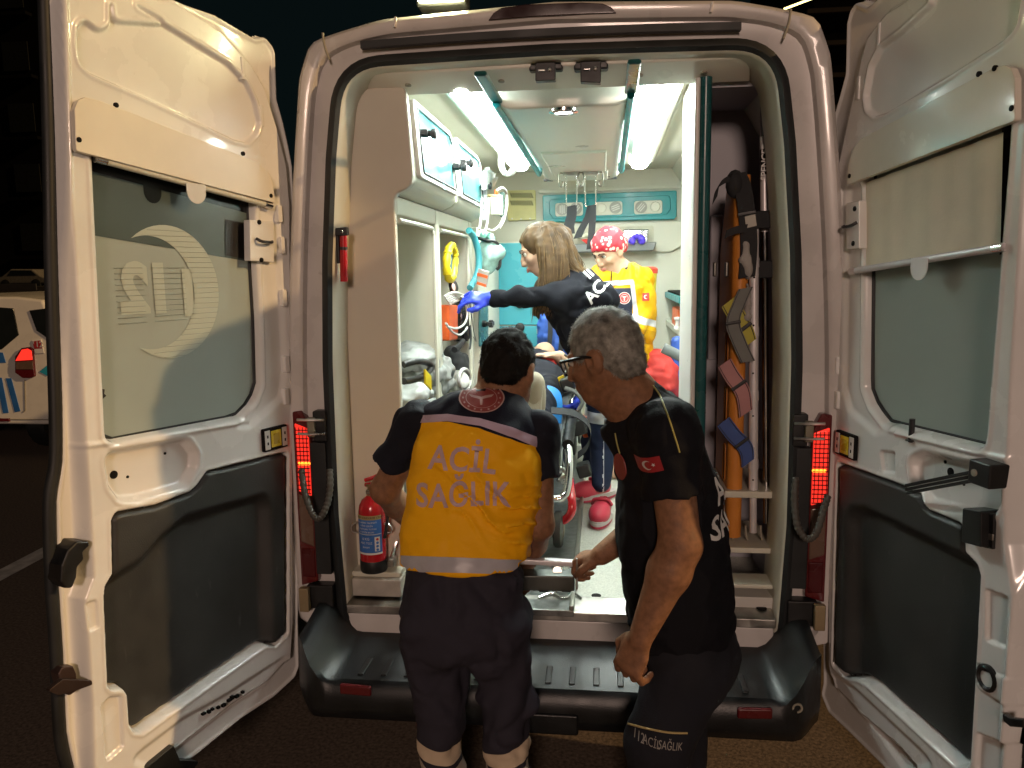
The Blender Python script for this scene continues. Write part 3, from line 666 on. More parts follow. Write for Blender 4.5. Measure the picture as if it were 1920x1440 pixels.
for s, a, m_, e in ((-1, (926, 165), (930, 195), (1011, 327)), (1, (1184, 150), (1183, 178), (1165, 321))):
    e0 = P(*e, Z=2.36); a0 = P(*m_, Z=2.40)
    rl = B().tube([a0, e0], .014, 10).done('grab_rail', teal, amb)
    dv = (e0-a0).normalized()
    B().obox(a0-dv*.16+Vector((0, 0, .015)), dv*.19, dv.cross(Vector((0, 0, 1))).normalized()*.021, (0, 0, .008)).done('rail_bracket', teal_dk, rl, bevel=.01)
    B().obox(e0+Vector((0, .0, .06)), (.018, 0, 0), (0, .02, 0), (0, 0, .06)).done('rail_post', teal_dk, rl, bevel=.004)
    B().tube([a0+Vector((s*.06, .0, .08)), e0+Vector((s*.07, 0, .10))], .02, 8).done('ceiling_moulding', cream, amb)
# folding drip hooks with straps
for k, xx in enumerate((1048, 1098)):
    c = P(xx, 254, Z=2.365); c.y = 2.02
    bk = B().box((c.x-.05, c.y-.008, c.z-.012), (c.x+.05, c.y+.014, c.z+.012)).done('drip_hook', steel, amb, bevel=.003)
    for s in (-1, 1):
        B().tube([(c.x+s*.032, c.y-.01, c.z), (c.x+s*.030, c.y-.02, c.z-.16), (c.x+s*.028, c.y-.02, c.z-.19)], .0032, 6).done('hook_wire', chrome, bk)
        B().tube(smooth_path([(c.x+s*.05, c.y-.01, c.z), (c.x+s*.068, c.y-.02, c.z-.004), (c.x+s*.072, c.y-.03, c.z-.05), (c.x+s*.064, c.y-.03, c.z-.078), (c.x+s*.048, c.y-.03, c.z-.074), (c.x+s*.045, c.y-.03, c.z-.058), (c.x+s*.055, c.y-.03, c.z-.05)], 4), .0035, 6).done('hook_wire', mat('dull_wire', (.25, .24, .2), .5, metal=.6), bk)
    B().tube([(c.x-.028, c.y-.02, c.z-.19), (c.x+.028, c.y-.02, c.z-.19)], .0035, 6).done('hook_wire', chrome, bk)
    sp = [(.0, .0), (-.005, -.05), (-.022, -.11), (-.03, -.14)] if k == 0 else [(.005, .0), (-.01, -.06), (-.055, -.14), (-.075, -.185)]
    B().ribbon([(c.x+a, c.y-.026, c.z-.185+b) for a, b in sp], [(.024, 0, .004)]*4, (0, -1, 0), .004).done('strap', black_cloth, bk)
    sp = [(.012, .0), (.01, -.06), (-.004, -.12), (.0, -.16)] if k == 0 else [(.012, .0), (.012, -.08), (.006, -.16), (-.004, -.25)]
    B().ribbon([(c.x+a, c.y-.034, c.z-.185+b) for a, b in sp], [(.02, 0, .002)]*4, (0, -1, 0), .004).done('strap', black_cloth, bk)

# right partition with teal edge and the dark equipment bay behind the right post
B().box((.487, .16, .605), (.497, .64, 2.50)).done('partition', whitep, amb, bevel=.004)
B().box((.476, .118, .66), (.494, .158, 2.44)).done('partition_edge', whitep, amb, bevel=.006)
B().tube([(.513, .135, .66), (.512, .135, 2.44)], .021, 12).done('teal_post', teal_dk, amb)
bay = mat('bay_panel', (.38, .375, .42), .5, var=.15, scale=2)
B().box((.498, .62, .605), (.85, .64, 2.5)).done('bay_back_panel', bay, amb, smooth=False)
B().box((.498, .2, .605), (.512, .62, 2.5)).done('bay_side_panel', bay, amb, smooth=False)
B().box((.80, .2, .605), (.85, .62, 2.5)).done('bay_side_panel', bay, amb, smooth=False)
B().box((.498, .2, 2.42), (.85, .62, 2.5)).done('bay_top', bay, amb, smooth=False)
for x, wv, z1 in ((.56, .03, 2.1), (.62, .025, 2.02), (.585, .05, 1.45)):
    B().box((x-wv, .585-.01*wv*30, .75), (x+wv, .62, z1)).done('folded_panel', bay, amb, bevel=.008)
B().box((.52, .16, .995), (.80, .50, 1.02)).done('bay_ledge', cream, amb, bevel=.004)
B().box((.52, .13, .80), (.78, .45, .82)).done('bay_ledge', cream, amb, bevel=.004)
B().box((.40, .06, .62), (.80, .22, .665)).done('bay_floor_plate', whitep, amb, bevel=.004)
# right-hand wall bench seen through the cabin
B().box((.62, 2.1, 1.605), (.86, 3.19, 1.645)).done('worktop', teal, amb, bevel=.004)
B().box((.64, 2.15, 1.646), (.86, 3.19, 1.658)).done('worktop_mat', black_print, amb, smooth=False)
B().box((.63, 2.1, 1.405), (.86, 3.19, 1.445)).done('bench_shelf', cream, amb, bevel=.004)
B().box((.80, 2.1, 1.446), (.86, 3.19, 1.604)).done('bench_back', mat('dark_bench', (.10, .03, .03), .6), amb, smooth=False)

# steel entry step and painted sill below it
st = B().add([(-.755, -.015, .618), (.765, -.015, .618), (.765, .10, .632), (-.755, .10, .632), (-.755, -.015, .585), (.765, -.015, .585), (.765, .1, .585), (-.755, .1, .585)],
        [(0, 1, 2, 3), (4, 7, 6, 5), (0, 4, 5, 1), (3, 2, 6, 7), (0, 3, 7, 4), (1, 5, 6, 2)]).done('entry_step', mat('worn_step_steel', (.36, .35, .32), .36, metal=1, var=.35, scale=14, bump=.4, bscale=60), amb, bevel=.004)
for x, y in ((1118, 1117), (1428, 1141)): B().lathe(P(x, y, Z=.628), (0, 0, 1), [(.018, 0), (.018, .002), (.012, .0025)], 14).done('floor_hole', black_print, st)
B().box((-.752, -.004, .49), (.762, .012, .584)).done('rear_sill', body_paint, amb, bevel=.012)
B().box((-.745, .03, .632), (-.56, .12, .70)).done('sill_step', mat('worn_sill_grey', (.42, .40, .36), .45, var=.2, scale=16), amb, bevel=.006)
B().box((-.75, .05, .70), (-.565, .16, .72)).done('sill_ledge', cream, amb, bevel=.004)
B().box((.56, .05, .70), (.765, .16, .715)).done('sill_ledge', cream, amb, bevel=.004)

# bumper: step with ribs, upswept corners, reflectors
bp = B(); L = []
for x in np.linspace(-.855, .865, 67):
    ax = abs(x); k = sstep((ax-.71)/.12); zt = .502+.115*k; yf = -.335+.15*sstep((ax-.76)/.14)
    L.append([(x, .03, zt+.012), (x, -.06, zt+.004), (x, -.075, zt), (x, yf+.02, zt-.004-.02*k), (x, yf, zt-.022), (x, yf-.012, zt-.09-.1*k), (x, yf+.01, .365), (x, yf+.05, .345), (x, .03, .345)])
bmp = bp.loft(L, cap=True).done('rear_bumper', bumper_m, amb)
for x in np.linspace(-.62, .62, 17):
    B().obox((x, -.235, .5015), (.010, 0, 0), (0, .055, 0), (0, 0, .003)).done('step_rib', bumper_m, bmp, bevel=.003)
for x, y in ((667, 1293), (1415, 1337)):
    c = P(x, y, Y=-.345); B().obox(c, (.052, 0, .002*(-1 if x < 900 else 1)), (0, .008, 0), (0, 0, .017)).done('reflector', red_dk, bmp, bevel=.006)
c = P(1495, 1327, Y=-.335); B().lathe(c, (0, -1, 0), [(.016, -.01), (.016, .004), (.010, .004), (.009, -.004)], 16).done('bumper_screw', grey_gap, bmp)
B().box((-.06, -.352, .36), (.10, -.33, .43)).done('tow_cover', bumper_m, bmp, bevel=.008)

# tail lights
for s in (-1, 1):
    def tl(z0, z1, m, nm, par, x0=.866, x1=.918, y=-.008, slope=0):
        return B().prism([(s*x0, y, z0), (s*x1, y, z0+slope), (s*x1, y, z1+slope), (s*x0, y, z1)], (0, .05, 0)).done(nm, m, par, bevel=.006)
    hs = B().prism([(s*.860, -.004, .70), (s*.925, -.004, .68), (s*.925, -.004, 1.33), (s*.89, -.004, 1.335), (s*.860, -.004, 1.27)], (0, .05, 0)).done('tail_light', red_dk, amb, bevel=.006)
    tl(1.02, 1.27, red_lens, 'red_lens', hs, slope=.02); tl(1.135, 1.15, amber_lens, 'bulb_glow', hs, x1=.912, y=-.0105)
    tl(.83, 1.01, clear_lens, 'clear_lens', hs, slope=.02); tl(.715, .825, mat('lower_red', (.07, .006, .008), .3), 'lower_lens', hs)
    for k in range(16):
        z = 1.032+k*.0155; B().obox((s*.892, -.0085, z), (.024, 0, .0), (0, .0020, 0), (0, 0, .0017)).done('lens_rib', red_dk, hs, smooth=False)
    for k in range(4): B().obox((s*(.874+k*.013), -.0085, 1.155), (.0012, 0, 0), (0, .0020, 0), (0, 0, .12)).done('lens_rib', red_dk, hs, smooth=False)
    # hinge irons, check strap and gaiter
    hg = B().box((min(s*.795, s*.845), -.02, 1.225), (max(s*.795, s*.845), .03, 1.335)).done('door_hinge', blackp, amb, bevel=.006)
    for z in (1.255, 1.305): B().tube([(s*.80, -.025, z), (s*.84, -.05, z+.004), (s*.89, -.045, z+.004)], .005, 6).done('hinge_wire', steel, hg)
    B().obox((s*.845, -.03, 1.28), (.014, 0, 0), (0, .01, 0), (0, 0, .035)).done('hinge_block', mat('hinge_cast', (.22, .2, .15), .5, metal=.7), hg, bevel=.004)
    hg2 = B().box((min(s*.80, s*.90), -.02, .60), (max(s*.80, s*.90), .03, .69)).done('door_hinge', blackp, amb, bevel=.006)
    B().obox((s*.90, -.04, .645), (.018, 0, 0), (0, .012, 0), (0, 0, .045)).done('hinge_block', mat('hinge_brass', (.35, .27, .16), .5, metal=.7), hg2, bevel=.004)
    B().box((min(s*.805, s*.862), -.012, .73), (max(s*.805, s*.862), .032, 1.22)).done('light_recess', rubber, amb, bevel=.004)
    if s < 0: pth = [P(565, 880, Y=-.05), P(572, 925, Y=-.08), P(585, 962, Y=-.1), P(598, 972, Y=-.1), P(612, 950, Y=-.08), P(619, 915, Y=-.05), P(618, 880, Y=-.02)]
    else: pth = [P(1492, 895, Y=-.02), P(1490, 940, Y=-.05), P(1495, 985, Y=-.08), P(1512, 1010, Y=-.1), P(1530, 1000, Y=-.1), P(1543, 960, Y=-.08), P(1552, 930, Y=-.05)]
    pth = smooth_path(pth, 16); rr = [.0115+.001*(1 if (i//2) % 2 else -1) for i in range(len(pth))]
    B().tube(pth, rr, 10).done('cable_gaiter', mat('gaiter_grey', (.07, .066, .055), .6), amb)

# ------------------------------------------------------------------ rear doors
def mk(hx, ang, s):
    o = np.array([s*hx, HY, 0]); d = np.array([s*math.cos(ang), -math.sin(ang), 0]); nn = np.array([s*math.sin(ang), math.cos(ang), 0])
    def fr(u, z, w_):
        u = np.atleast_1d(u); z = np.atleast_1d(z); w_ = np.broadcast_to(np.atleast_1d(w_), u.shape)
        return o+u[:, None]*d+w_[:, None]*nn+np.stack([0*z, 0*z, z], 1)
    def pix(x, y, w_=0.):
        r = ray(x, y); oo = o+w_*nn; t = ((oo-CAM)@nn)/(r@nn); q = CAM+t*r-oo
        return (float(q@d), float(q[2]))
    pt = lambda u, z, w_=0: Vector(fr(u, z, w_)[0])
    return fr, pix, pt, Vector(d), Vector(nn)
def slab(poly, w0, w1, pt):
    b = B(); n = len(poly); a = [pt(u, z, w0) for u, z in poly]; c = [pt(u, z, w1) for u, z in poly]
    return b.add(a+c, [tuple(range(n)), tuple(range(2*n-1, n-1, -1))]+[(i, (i+1) % n, n+(i+1) % n, n+i) for i in range(n)])
def rect(u, z, du, dz): return [(u-du, z-dz), (u+du, z-dz), (u+du, z+dz), (u-du, z+dz)]
def build_door(s):
    fr, pix, pt, dd, nn = mk(HX, AL if s < 0 else AR, s)
    X = lambda pts, w_=0: [pix(x, y, w_) for x, y in pts]
    if s < 0:
        hinge = [(496, 66), (512, 86), (517, 100), (520, 187), (531, 226), (541, 270), (549, 312), (552, 382), (553, 550), (556, 700), (559, 900), (560, 1170), (562, 1249), (553, 1272), (514, 1308), (451, 1350), (361, 1423), (330, 1442)]
        free = [(92, 0), (100, 243), (104, 500), (112, 760), (112, 866), (101, 940), (104, 1079), (113, 1218), (120, 1374), (134, 1440)]
        inner = [(326, 0), (417, 60), (472, 122), (497, 165), (521, 243), (538, 312), (544, 385), (545, 550), (547, 700), (549, 900), (550, 1165), (546, 1235), (505, 1280), (440, 1322), (350, 1392)]
        band = [(108, 0), (117, 208), (128, 382), (134, 470), (149, 728), (163, 946), (170, 1085), (155, 1125), (161, 1218), (168, 1322), (171, 1440)]
        upper = [(207, 0), (207, 50), (185, 60), (160, 38), (146, 52), (144, 85), (150, 120), (170, 137), (275, 183), (440, 262), (464, 268), (481, 250), (487, 232), (478, 190), (462, 155), (430, 120), (235, 0)]
        win = [(160, 240), (165, 300), (190, 828), (441, 780), (468, 752), (480, 722), (477, 600), (470, 480), (466, 330)]
        cover = [(142, 283), (139, 205), (146, 188), (160, 182), (188, 189), (484, 305), (502, 322), (511, 342), (516, 381)]
        trim = [(538, 849), (521, 853), (389, 886), (371, 912), (357, 925), (291, 950), (219, 963), (212, 975), (214, 1076), (200, 1100), (198, 1120), (205, 1284), (210, 1291), (234, 1290), (241, 1301), (245, 1355), (253, 1370), (268, 1372), (483, 1219), (500, 1208), (517, 1209), (538, 1188)]
        pocket = [(500, 930), (347, 975), (305, 1010), (267, 1055), (190, 1100), (190, 1300), (240, 1400), (505, 1215)]
        hand = [(193, 850), (345, 826), (364, 850), (361, 877), (344, 908), (257, 934), (222, 936), (203, 910)]
        dims = [([(163, 1130), (182, 1126), (185, 1176), (168, 1184)], .008), ([(190, 1325), (205, 1308), (228, 1306), (232, 1400), (200, 1428)], .012)]
        scoop = [(484, 380), (520, 400), (536, 690), (530, 745), (470, 800), (440, 800), (470, 760), (486, 715), (478, 480)]
        trough = [(240, 1428), (345, 1348), (430, 1300), (530, 1235), (546, 1240), (505, 1283), (440, 1325), (340, 1400), (290, 1440)]
        holes = [(213, 890, .012), (309, 850, .0042), (239, 894, .0042)]
        clips = [(522, 401), (528, 460), (531, 559), (536, 683), (535, 743)]; thin = [(455, 128), (490, 217)]
    else:
        hinge = [(1607, 0), (1595, 17), (1588, 45), (1586, 139), (1575, 180), (1563, 222), (1551, 306), (1548, 500), (1546, 748), (1546, 940), (1544, 1131), (1544, 1277), (1539, 1301), (1555, 1339), (1600, 1382), (1654, 1436)]
        free = None
        inner = [(1700, 0), (1660, 25), (1625, 70), (1612, 120), (1606, 150), (1590, 222), (1572, 306), (1562, 400), (1558, 560), (1557, 740), (1556, 940), (1553, 1131), (1553, 1250), (1562, 1290), (1610, 1340), (1680, 1400)]
        band = [(1925, 300), (1916, 470), (1907, 609), (1900, 730), (1891, 950), (1890, 1020), (1904, 1114), (1899, 1300), (1895, 1440)]
        upper = [(1755, 0), (1690, 60), (1650, 90), (1632, 125), (1622, 180), (1625, 205), (1640, 218), (1660, 212), (1780, 140), (1880, 75), (1905, 50), (1912, 0)]
        win = [(1918, 150), (1908, 300), (1864, 838), (1668, 790), (1645, 760), (1632, 727), (1634, 520), (1636, 340), (1640, 290)]
        cover = [(1588, 347), (1591, 309), (1601, 278), (1615, 260), (1865, 127), (1883, 122), (1897, 128), (1904, 146), (1904, 226)]
        trim = [(1572, 869), (1695, 914), (1720, 928), (1732, 948), (1746, 961), (1799, 983), (1806, 992), (1808, 1037), (1831, 1061), (1836, 1079), (1827, 1252), (1817, 1426), (1810, 1440), (1792, 1433), (1629, 1284), (1608, 1271), (1584, 1266), (1562, 1246)]
        pocket = [(1592, 975), (1602, 958), (1626, 958), (1806, 1048), (1845, 1080), (1835, 1440), (1815, 1480), (1629, 1290), (1590, 1270)]
        hand = [(1713, 860), (1740, 850), (1882, 885), (1880, 945), (1868, 962), (1800, 955), (1745, 940), (1722, 915)]
        dims = [([(1848, 1105), (1890, 1120), (1885, 1216), (1848, 1200)], .010), ([(1842, 1255), (1900, 1275), (1900, 1330), (1835, 1290)], -.006), ([(1832, 1375), (1895, 1400), (1895, 1470), (1828, 1445)], .012), ([(1650, 845), (1678, 848), (1678, 887), (1655, 885)], .008)]
        scoop = [(1588, 350), (1626, 340), (1630, 480), (1630, 725), (1650, 775), (1672, 803), (1640, 812), (1592, 770), (1580, 730), (1582, 560)]
        trough = [(1556, 1262), (1600, 1290), (1690, 1375), (1760, 1440), (1680, 1440), (1610, 1340), (1565, 1300)]
        holes = [(1773, 866, .005), (1783, 885, .012), (1808, 908, .0042), (1787, 848, .001)]
        clips = [(1577, 371), (1575, 439), (1571, 548), (1570, 685), (1571, 750)]; thin = [(1648, 66), (1610, 165)]
    UF = .752
    H = X(hinge, .022); zl = H[-1]
    if s < 0: Fp = X(free, .05)[::-1]
    else: Fp = [(.782, .30), (.782, 2.50)]
    ol = H+[(Fp[0][0]-.05, .262), (Fp[0][0]-.01, .30)]+Fp+[(Fp[-1][0]-.03, 2.60), (.45, 2.625), (.18, 2.622), (.02, 2.59)]
    fl = X(inner); flange = fl+[(.8, fl[-1][1]-.05), (.9, .2), (.9, 2.7), (.40, 2.60)]
    bd = X(band, .0) if s < 0 else X(band)
    bandp = ([(bd[0][0]-.01, 2.8)]+bd+[(bd[-1][0], .1), (1.0, .1), (1.0, 2.8)])
    wn = roundpoly(X(win, .03), .03, 4)
    hl = roundpoly(X(hand, .012), .03, 5)
    up = X(upper); up = ([(up[0][0], 2.50)] if s < 0 else [])+up+([(up[-1][0], 2.50), (.3, 2.55)] if s > 0 else [(.35, 2.54)])
    ol = roundpoly(ol, .03, 4)
    feats = [(flange, -.022, .009), (roundpoly(up, .03, 4), .013, .010), (wn, .06, .022), (roundpoly(X(scoop), .03, 4), .012, .03), (hl, .028, .022),
             (bandp, .05, .030), (roundpoly(X(trough), .03, 4), .010, .025), (roundpoly(X(trim), .012, 3), .062, .014)]
    feats += [(flange, -.006, .007, .006), (ol, -.006, .006, -.012), (roundpoly(up, .03, 4), -.004, .006, .008), (wn, -.004, .006, .020), (roundpoly(X(trim), .012, 3), -.003, .005, .012), (hl, -.003, .006, .016)]
    for p_, dep in dims: feats.append((roundpoly(X(p_), .008, 3), dep, .006))
    ridge = X([(150, 838), (470, 790)] if s < 0 else [(1680, 812), (1890, 862)])
    (u0, z0), (u1, z1) = ridge
    feats.append(([(u0, z0-.006), (u1, z1-.006), (u1, z1+.006), (u0, z0+.006)], -.006, .012))
    door = pressed('rear_door', lambda u, z, w_: fr(u, z, w_+.022), ol, feats, white_paint, amb, hole=wn, res=.0042, ru=.0028, rimw=.006)
    if s < 0: lab(door, 'left rear door, open, lit warm with a frosted crescent window')
    else: lab(door, 'right rear door, open, with its window blind half drawn')
    # outer skin: a closed curved shell behind the pressing
    oo = resample(ol, 160); cen = oo.mean(0)
    def lp(sc, w_): return [pt(*(q+(cen-q)/np.linalg.norm(cen-q)*sc), w_) for q in oo]
    B().loft([lp(.006, .05), lp(-.004, .058), lp(-.006, .075), lp(.02, .088)]).done('outer_skin', body_paint if s > 0 else rubber, door)
    sk = [q for q in oo]
    wn_o = np.array(resample(wn, 60))
    bm = bmesh.new(); 
    vo = [bm.verts.new(tuple(q)) for q in lp(.02, .088)]; vi = [bm.verts.new(tuple(pt(a+(wn_o[:, 0].mean()-a)*.03, b, .09))) for a, b in wn_o]
    es = [bm.edges.new((vo[i], vo[(i+1) % len(vo)])) for i in range(len(vo))]+[bm.edges.new((vi[i], vi[(i+1) % len(vi)])) for i in range(len(vi))]
    bmesh.ops.triangle_fill(bm, use_beauty=True, edges=es); me = bpy.data.meshes.new('outer_panel'); bm.to_mesh(me); bm.free(); link('outer_panel', me, body_paint, door, smooth=False)
    # rubber seal along the free edge
    ed = [(u+.004, z) for u, z in (Fp if s < 0 else [(.782, .30), (.782, 1.4), (.782, 2.5)])]
    B().tube(smooth_path([pt(u+.0035, z, .058) for u, z in ed], 4), .0165, 10).done('edge_seal', rubber, door)
    # window: frosted pane
    gw = .040
    gp = [(wn_o[:, 0].mean()+(a-wn_o[:, 0].mean())*1.05, wn_o[:, 1].mean()+(b-wn_o[:, 1].mean())*1.03) for a, b in wn_o]
    pane = slab(gp, gw, gw+.005, pt).done('window_pane', film, door, smooth=False)
    uu = [q[0] for q in wn]; umin, umax = min(uu), max(uu)
    def flat(name, poly, w_, m, par=door):
        if isinstance(poly, tuple): v, f = poly
        else: v, f = poly2(poly)
        q = B().add([pt(a, b, w_) for a, b in v], f); me = bpy.data.meshes.new(name); me.from_pydata([tuple(p) for p in q.v], [], q.f); me.update(); return link(name, me, m, par, smooth=False)
    B().tube(smooth_path([pt(a, b, gw-.002) for a, b in wn_o], 1, closed=True), .006, 6, closed=True).done('window_seal', rubber, door)
    if s < 0:
        flat('upper_tint', X([(160, 300), (470, 385), (476, 492), (167, 440)], gw), gw-.0015, film3)
        flat('clear_band', X([(158, 285), (470, 380), (470, 402), (160, 318)], gw), gw-.0025, glass_dk)
        for tx, ty in ((285, 360),):
            c = X([(tx, ty)], gw)[0]; flat('painted_tab_shadow', [(c[0]+.03*math.cos(t), c[1]+.033*math.sin(t)) for t in np.linspace(math.pi, 2*math.pi, 12)]+[(c[0]+.03, c[1]+.03), (c[0]-.03, c[1]+.03)], gw-.003, glass_dk)  # dark shape laid on the pane as the pull tab's painted shadow
        c = X([(316, 548)], gw)[0]; e0 = X([(424, 548)], gw)[0]; R = abs(e0[0]-c[0]); top = X([(315, 400)], gw)[0]
        cv, cf = crescent2(.182, .152, .062)
        cv = [(c[0]+x*1.02, c[1]+y*1.10) for x, y in cv]; flat('crescent_film', (cv, cf), gw-.003, film2)
        for tx, sy, hh in (('2', 548, .150), ('1', 548, .150), ('1', 553, .140)): pass
        for ch, (px, py), hh in (('2', (251, 545), .190), ('1', (298, 545), .188), ('1', (352, 553), .180)):
            v, f = text_tris(ch, hh, bold=.011); cc = X([(px, py)], gw)[0]; flat('mirrored_digit', ([(cc[0]+x*.92, cc[1]+y) for x, y in v], f), gw-.003, film2)
        for k in range(25):  # heater wires show across the print
            za = c[1]-.195+k*.0158; dz = (za-c[1])/1.1; xo = math.sqrt(max(0, .182**2-dz*dz))*1.02; q_ = .152**2-dz*dz
            xi = (-.062+math.sqrt(q_))*1.02 if q_ > 0 else -xo*.8
            B().tube([pt(c[0]-xo, za, gw-.0035), pt(c[0]-max(xi, -xo), za, gw-.0035)], .0008, 4).done('heater_wire', film, door)
            if abs(za-c[1]) < .085:
                for ua, ub in ((-.02, .04), (.045, .095), (.125, .215)): B().tube([pt(c[0]+ua-.04, za, gw-.0035), pt(c[0]+ub-.04, za, gw-.0035)], .0008, 4).done('heater_wire', film, door)
        # black door-stay plate behind the pane and bright bracket
        flat('stay_plate', X([(421, 411), (468, 420), (468, 488), (421, 478)], gw), gw-.004, blackp)
    else:
        bl = X([(1613, 346), (1880, 248), (1876, 472), (1613, 507)], .01)
        q = B(); N = 24; rows = 14; V = []
        for i in range(rows+1):
            for k in range(N+1):
                a, b_ = i/rows, k/N; u = (bl[0][0]*(1-b_)+bl[1][0]*b_)*(1-a)+(bl[3][0]*(1-b_)+bl[2][0]*b_)*a; z = (bl[0][1]*(1-b_)+bl[1][1]*b_)*(1-a)+(bl[3][1]*(1-b_)+bl[2][1]*b_)*a
                V.append(pt(u, z, .012+.003*math.sin(b_*17+1)*a+.002*math.sin(b_*41)))
        q.add(V, [(i*(N+1)+k, i*(N+1)+k+1, (i+1)*(N+1)+k+1, (i+1)*(N+1)+k) for i in range(rows) for k in range(N)])
        q.done('window_blind', mat('blind_cloth', (.78, .72, .57), .6, var=.06, bump=.3, bscale=200), door)
        flat('clear_band', X([(1880, 240), (1908, 230), (1903, 470), (1876, 478)], gw), gw-.0025, glass_dk)
    # blind cover, roller bar, tab
    cp = roundpoly(X(cover, -.02), .008, 3); cs = slab(cp, -.022, -.004, pt).done('blind_cover', mat('cover_paint', (.76, .72, .62), .22 if s > 0 else .4, var=.03, coat=.4), door, bevel=.004)
    for x, y in (((148, 262), (508, 367), (218, 197), (456, 288)) if s < 0 else ((1593, 330), (1897, 203), (1835, 139), (1865, 128))):
        a, b_ = X([(x, y)], -.022)[0]; B().lathe(pt(a, b_, -.022), -nn, [(.007, -.004), (.007, .002), (.004, .003)], 10).done('cover_screw', black_print, door)
    a, b_ = (X([(178, 297), (508, 386)], -.005) if s < 0 else X([(1596, 509), (1884, 463)], -.005))
    B().tube([pt(*a, -.006), pt(*b_, -.006)], .010, 10).done('roller_bar', cream if s < 0 else alu, door)
    for q0, q1 in ((a, b_), (b_, a)):
        t_ = [q0[0]+(q1[0]-q0[0])*.05, q0[1]+(q1[1]-q0[1])*.05]; B().tube([pt(*q0, -.006), pt(*t_, -.006)], .0115, 10).done('bar_cap', chrome, door)
    ta, tb = X([(366, 352)], -.015)[0] if s < 0 else X([(1726, 492)], -.015)[0]
    tp = [(ta+.035*math.cos(t), tb-.012+.036*math.sin(t)) for t in np.linspace(math.pi, 2*math.pi, 14)]+[(ta+.035, tb+.012), (ta-.035, tb+.012)]
    slab(tp, -.020, -.017, pt).done('pull_tab', whitep if s < 0 else alu, door, bevel=.001)
    # bracket plate with wire catch
    pq = X([(467, 412), (512, 416), (513, 492), (468, 489)] if s < 0 else [(1588, 381), (1613, 376), (1613, 466), (1589, 468)], -.006)
    bk = slab(pq, -.010, .02, pt).done('stay_bracket', white_paint, door, bevel=.003)
    cu, cz = np.mean([q[0] for q in pq]), np.mean([q[1] for q in pq])
    for dz in ((-.055, .05, -.0) if s > 0 else (-.062, .062)):
        if dz == -.0: continue
        B().lathe(pt(cu+.01, cz+dz, -.011), -nn, [(.008, -.002), (.008, .002), (.005, .003)], 10).done('bracket_screw', black_print, door)
    B().tube(smooth_path([pt(cu-.04, cz, -.014), pt(cu-.02, cz-.004, -.03), pt(cu+.02, cz-.002, -.03), pt(cu+.03, cz+.008, -.014)], 4), .005, 6).done('wire_catch', blackp, door)
    # edge clips and short ribs
    for x, y in clips:
        a, b_ = X([(x, y)])[0]; slab(roundpoly(rect(a, b_, .011, .030), .008, 3), -.010, .01, pt).done('edge_clip', white_paint, door, bevel=.004)
    for x, y in thin:
        a, b_ = X([(x, y)])[0]; slab(rect(a, b_, .007, .035), -.004, .02, pt).done('pressed_rib', white_paint, door, bevel=.003)
    # yellow level box
    a, b_ = X([(513, 821)] if s < 0 else [(1590, 834)])[0]
    lb = slab(roundpoly(rect(a, b_, .056, .040), .006, 3), -.012, .004, pt).done('indicator_box', black_print, door, bevel=.003)
    slab(rect(a, b_, .023, .029), -.0145, -.011, pt).done('yellow_window', mat('indicator_yellow', (.62, .46, .03), .3), door, bevel=.002)
    slab(rect(a, b_, .014, .019), -.0155, -.014, pt).done('amber_window', mat('indicator_amber', (.38, .26, .02), .3), door, bevel=.001)
    for k in (-1, 1): slab(rect(a+k*.040, b_, .011, .033), -.0145, -.011, pt).done('white_label', whitep, door, smooth=False)
    for k in (-1, 1):
        for dz in (.012, -.012): slab(rect(a+k*.040, b_+dz, .003, .005), -.0150, -.0144, pt).done('label_print', black_print, door, smooth=False)
    # dark trim panel with its pocket
    tp = roundpoly(X(trim, -.006), .012, 3)
    pressed('trim_panel', lambda u, z, w_: fr(u, z, w_-.006), tp, [(roundpoly(X(pocket, .0), .05, 5), .040, .05)], trim_black, door, res=.006, rim=.022, rimw=.010, keep=.004)
    for x, y, r in holes:
        a, b_ = X([(x, y)], .028)[0]; B().lathe(pt(a, b_, .0275), -nn, [(r, -.004), (r, .0015), (r*.8, .002)], 18).done('panel_hole', black_print, door)
    if s < 0:
        q = X([(118, 1102), (110, 1090), (112, 1060), (124, 1030), (140, 1014), (163, 1014), (165, 1022), (152, 1034), (154, 1048), (142, 1062), (140, 1082), (132, 1102)], .0); slab(roundpoly(q, .008, 3), -.01, .07, pt).done('release_handle', blackp, door, bevel=.006)
        q = X([(118, 1268), (125, 1254), (146, 1252), (152, 1266), (154, 1298), (140, 1308), (124, 1302)], 0.); lk_ = slab(roundpoly(q, .008, 3), .02, .06, pt).done('lock', mat('lock_steel', (.07, .045, .04), .4, metal=.6), door, bevel=.004)
        q = X([(90, 1296), (118, 1274), (172, 1276), (174, 1284), (140, 1296), (110, 1304)], 0.); slab(roundpoly(q, .006, 3), .0, .018, pt).done('lock_lever', mat('lock_lever', (.06, .04, .035), .35, metal=.6), door, bevel=.004)
        q = X([(268, 1440), (322, 1396), (334, 1424), (370, 1426), (345, 1460)], 0.); slab(roundpoly(q, .006, 3), -.01, .05, pt).done('door_bumper', bumper_m, door, bevel=.004)
        for x, y in ((190, 735),):
            q = X([(187, 728), (196, 730), (195, 738), (199, 742), (190, 750), (186, 747)], .03); slab(q, .028, .036, pt).done('window_clip', blackp, door, bevel=.001)
        for k in range(9):
            x = 382+k*9+random.random()*5; y = 1338-k*5+random.random()*5; a, b_ = X([(x, y)], -.0)[0]; slab(rect(a, b_, .004+.004*random.random(), .003+.004*random.random()), -.0005, .02, pt).done('paint_chip', black_print, door, smooth=False)
    else:
        A0, A1 = X([(1702, 917), (1850, 888)], -.03)
        q = B()
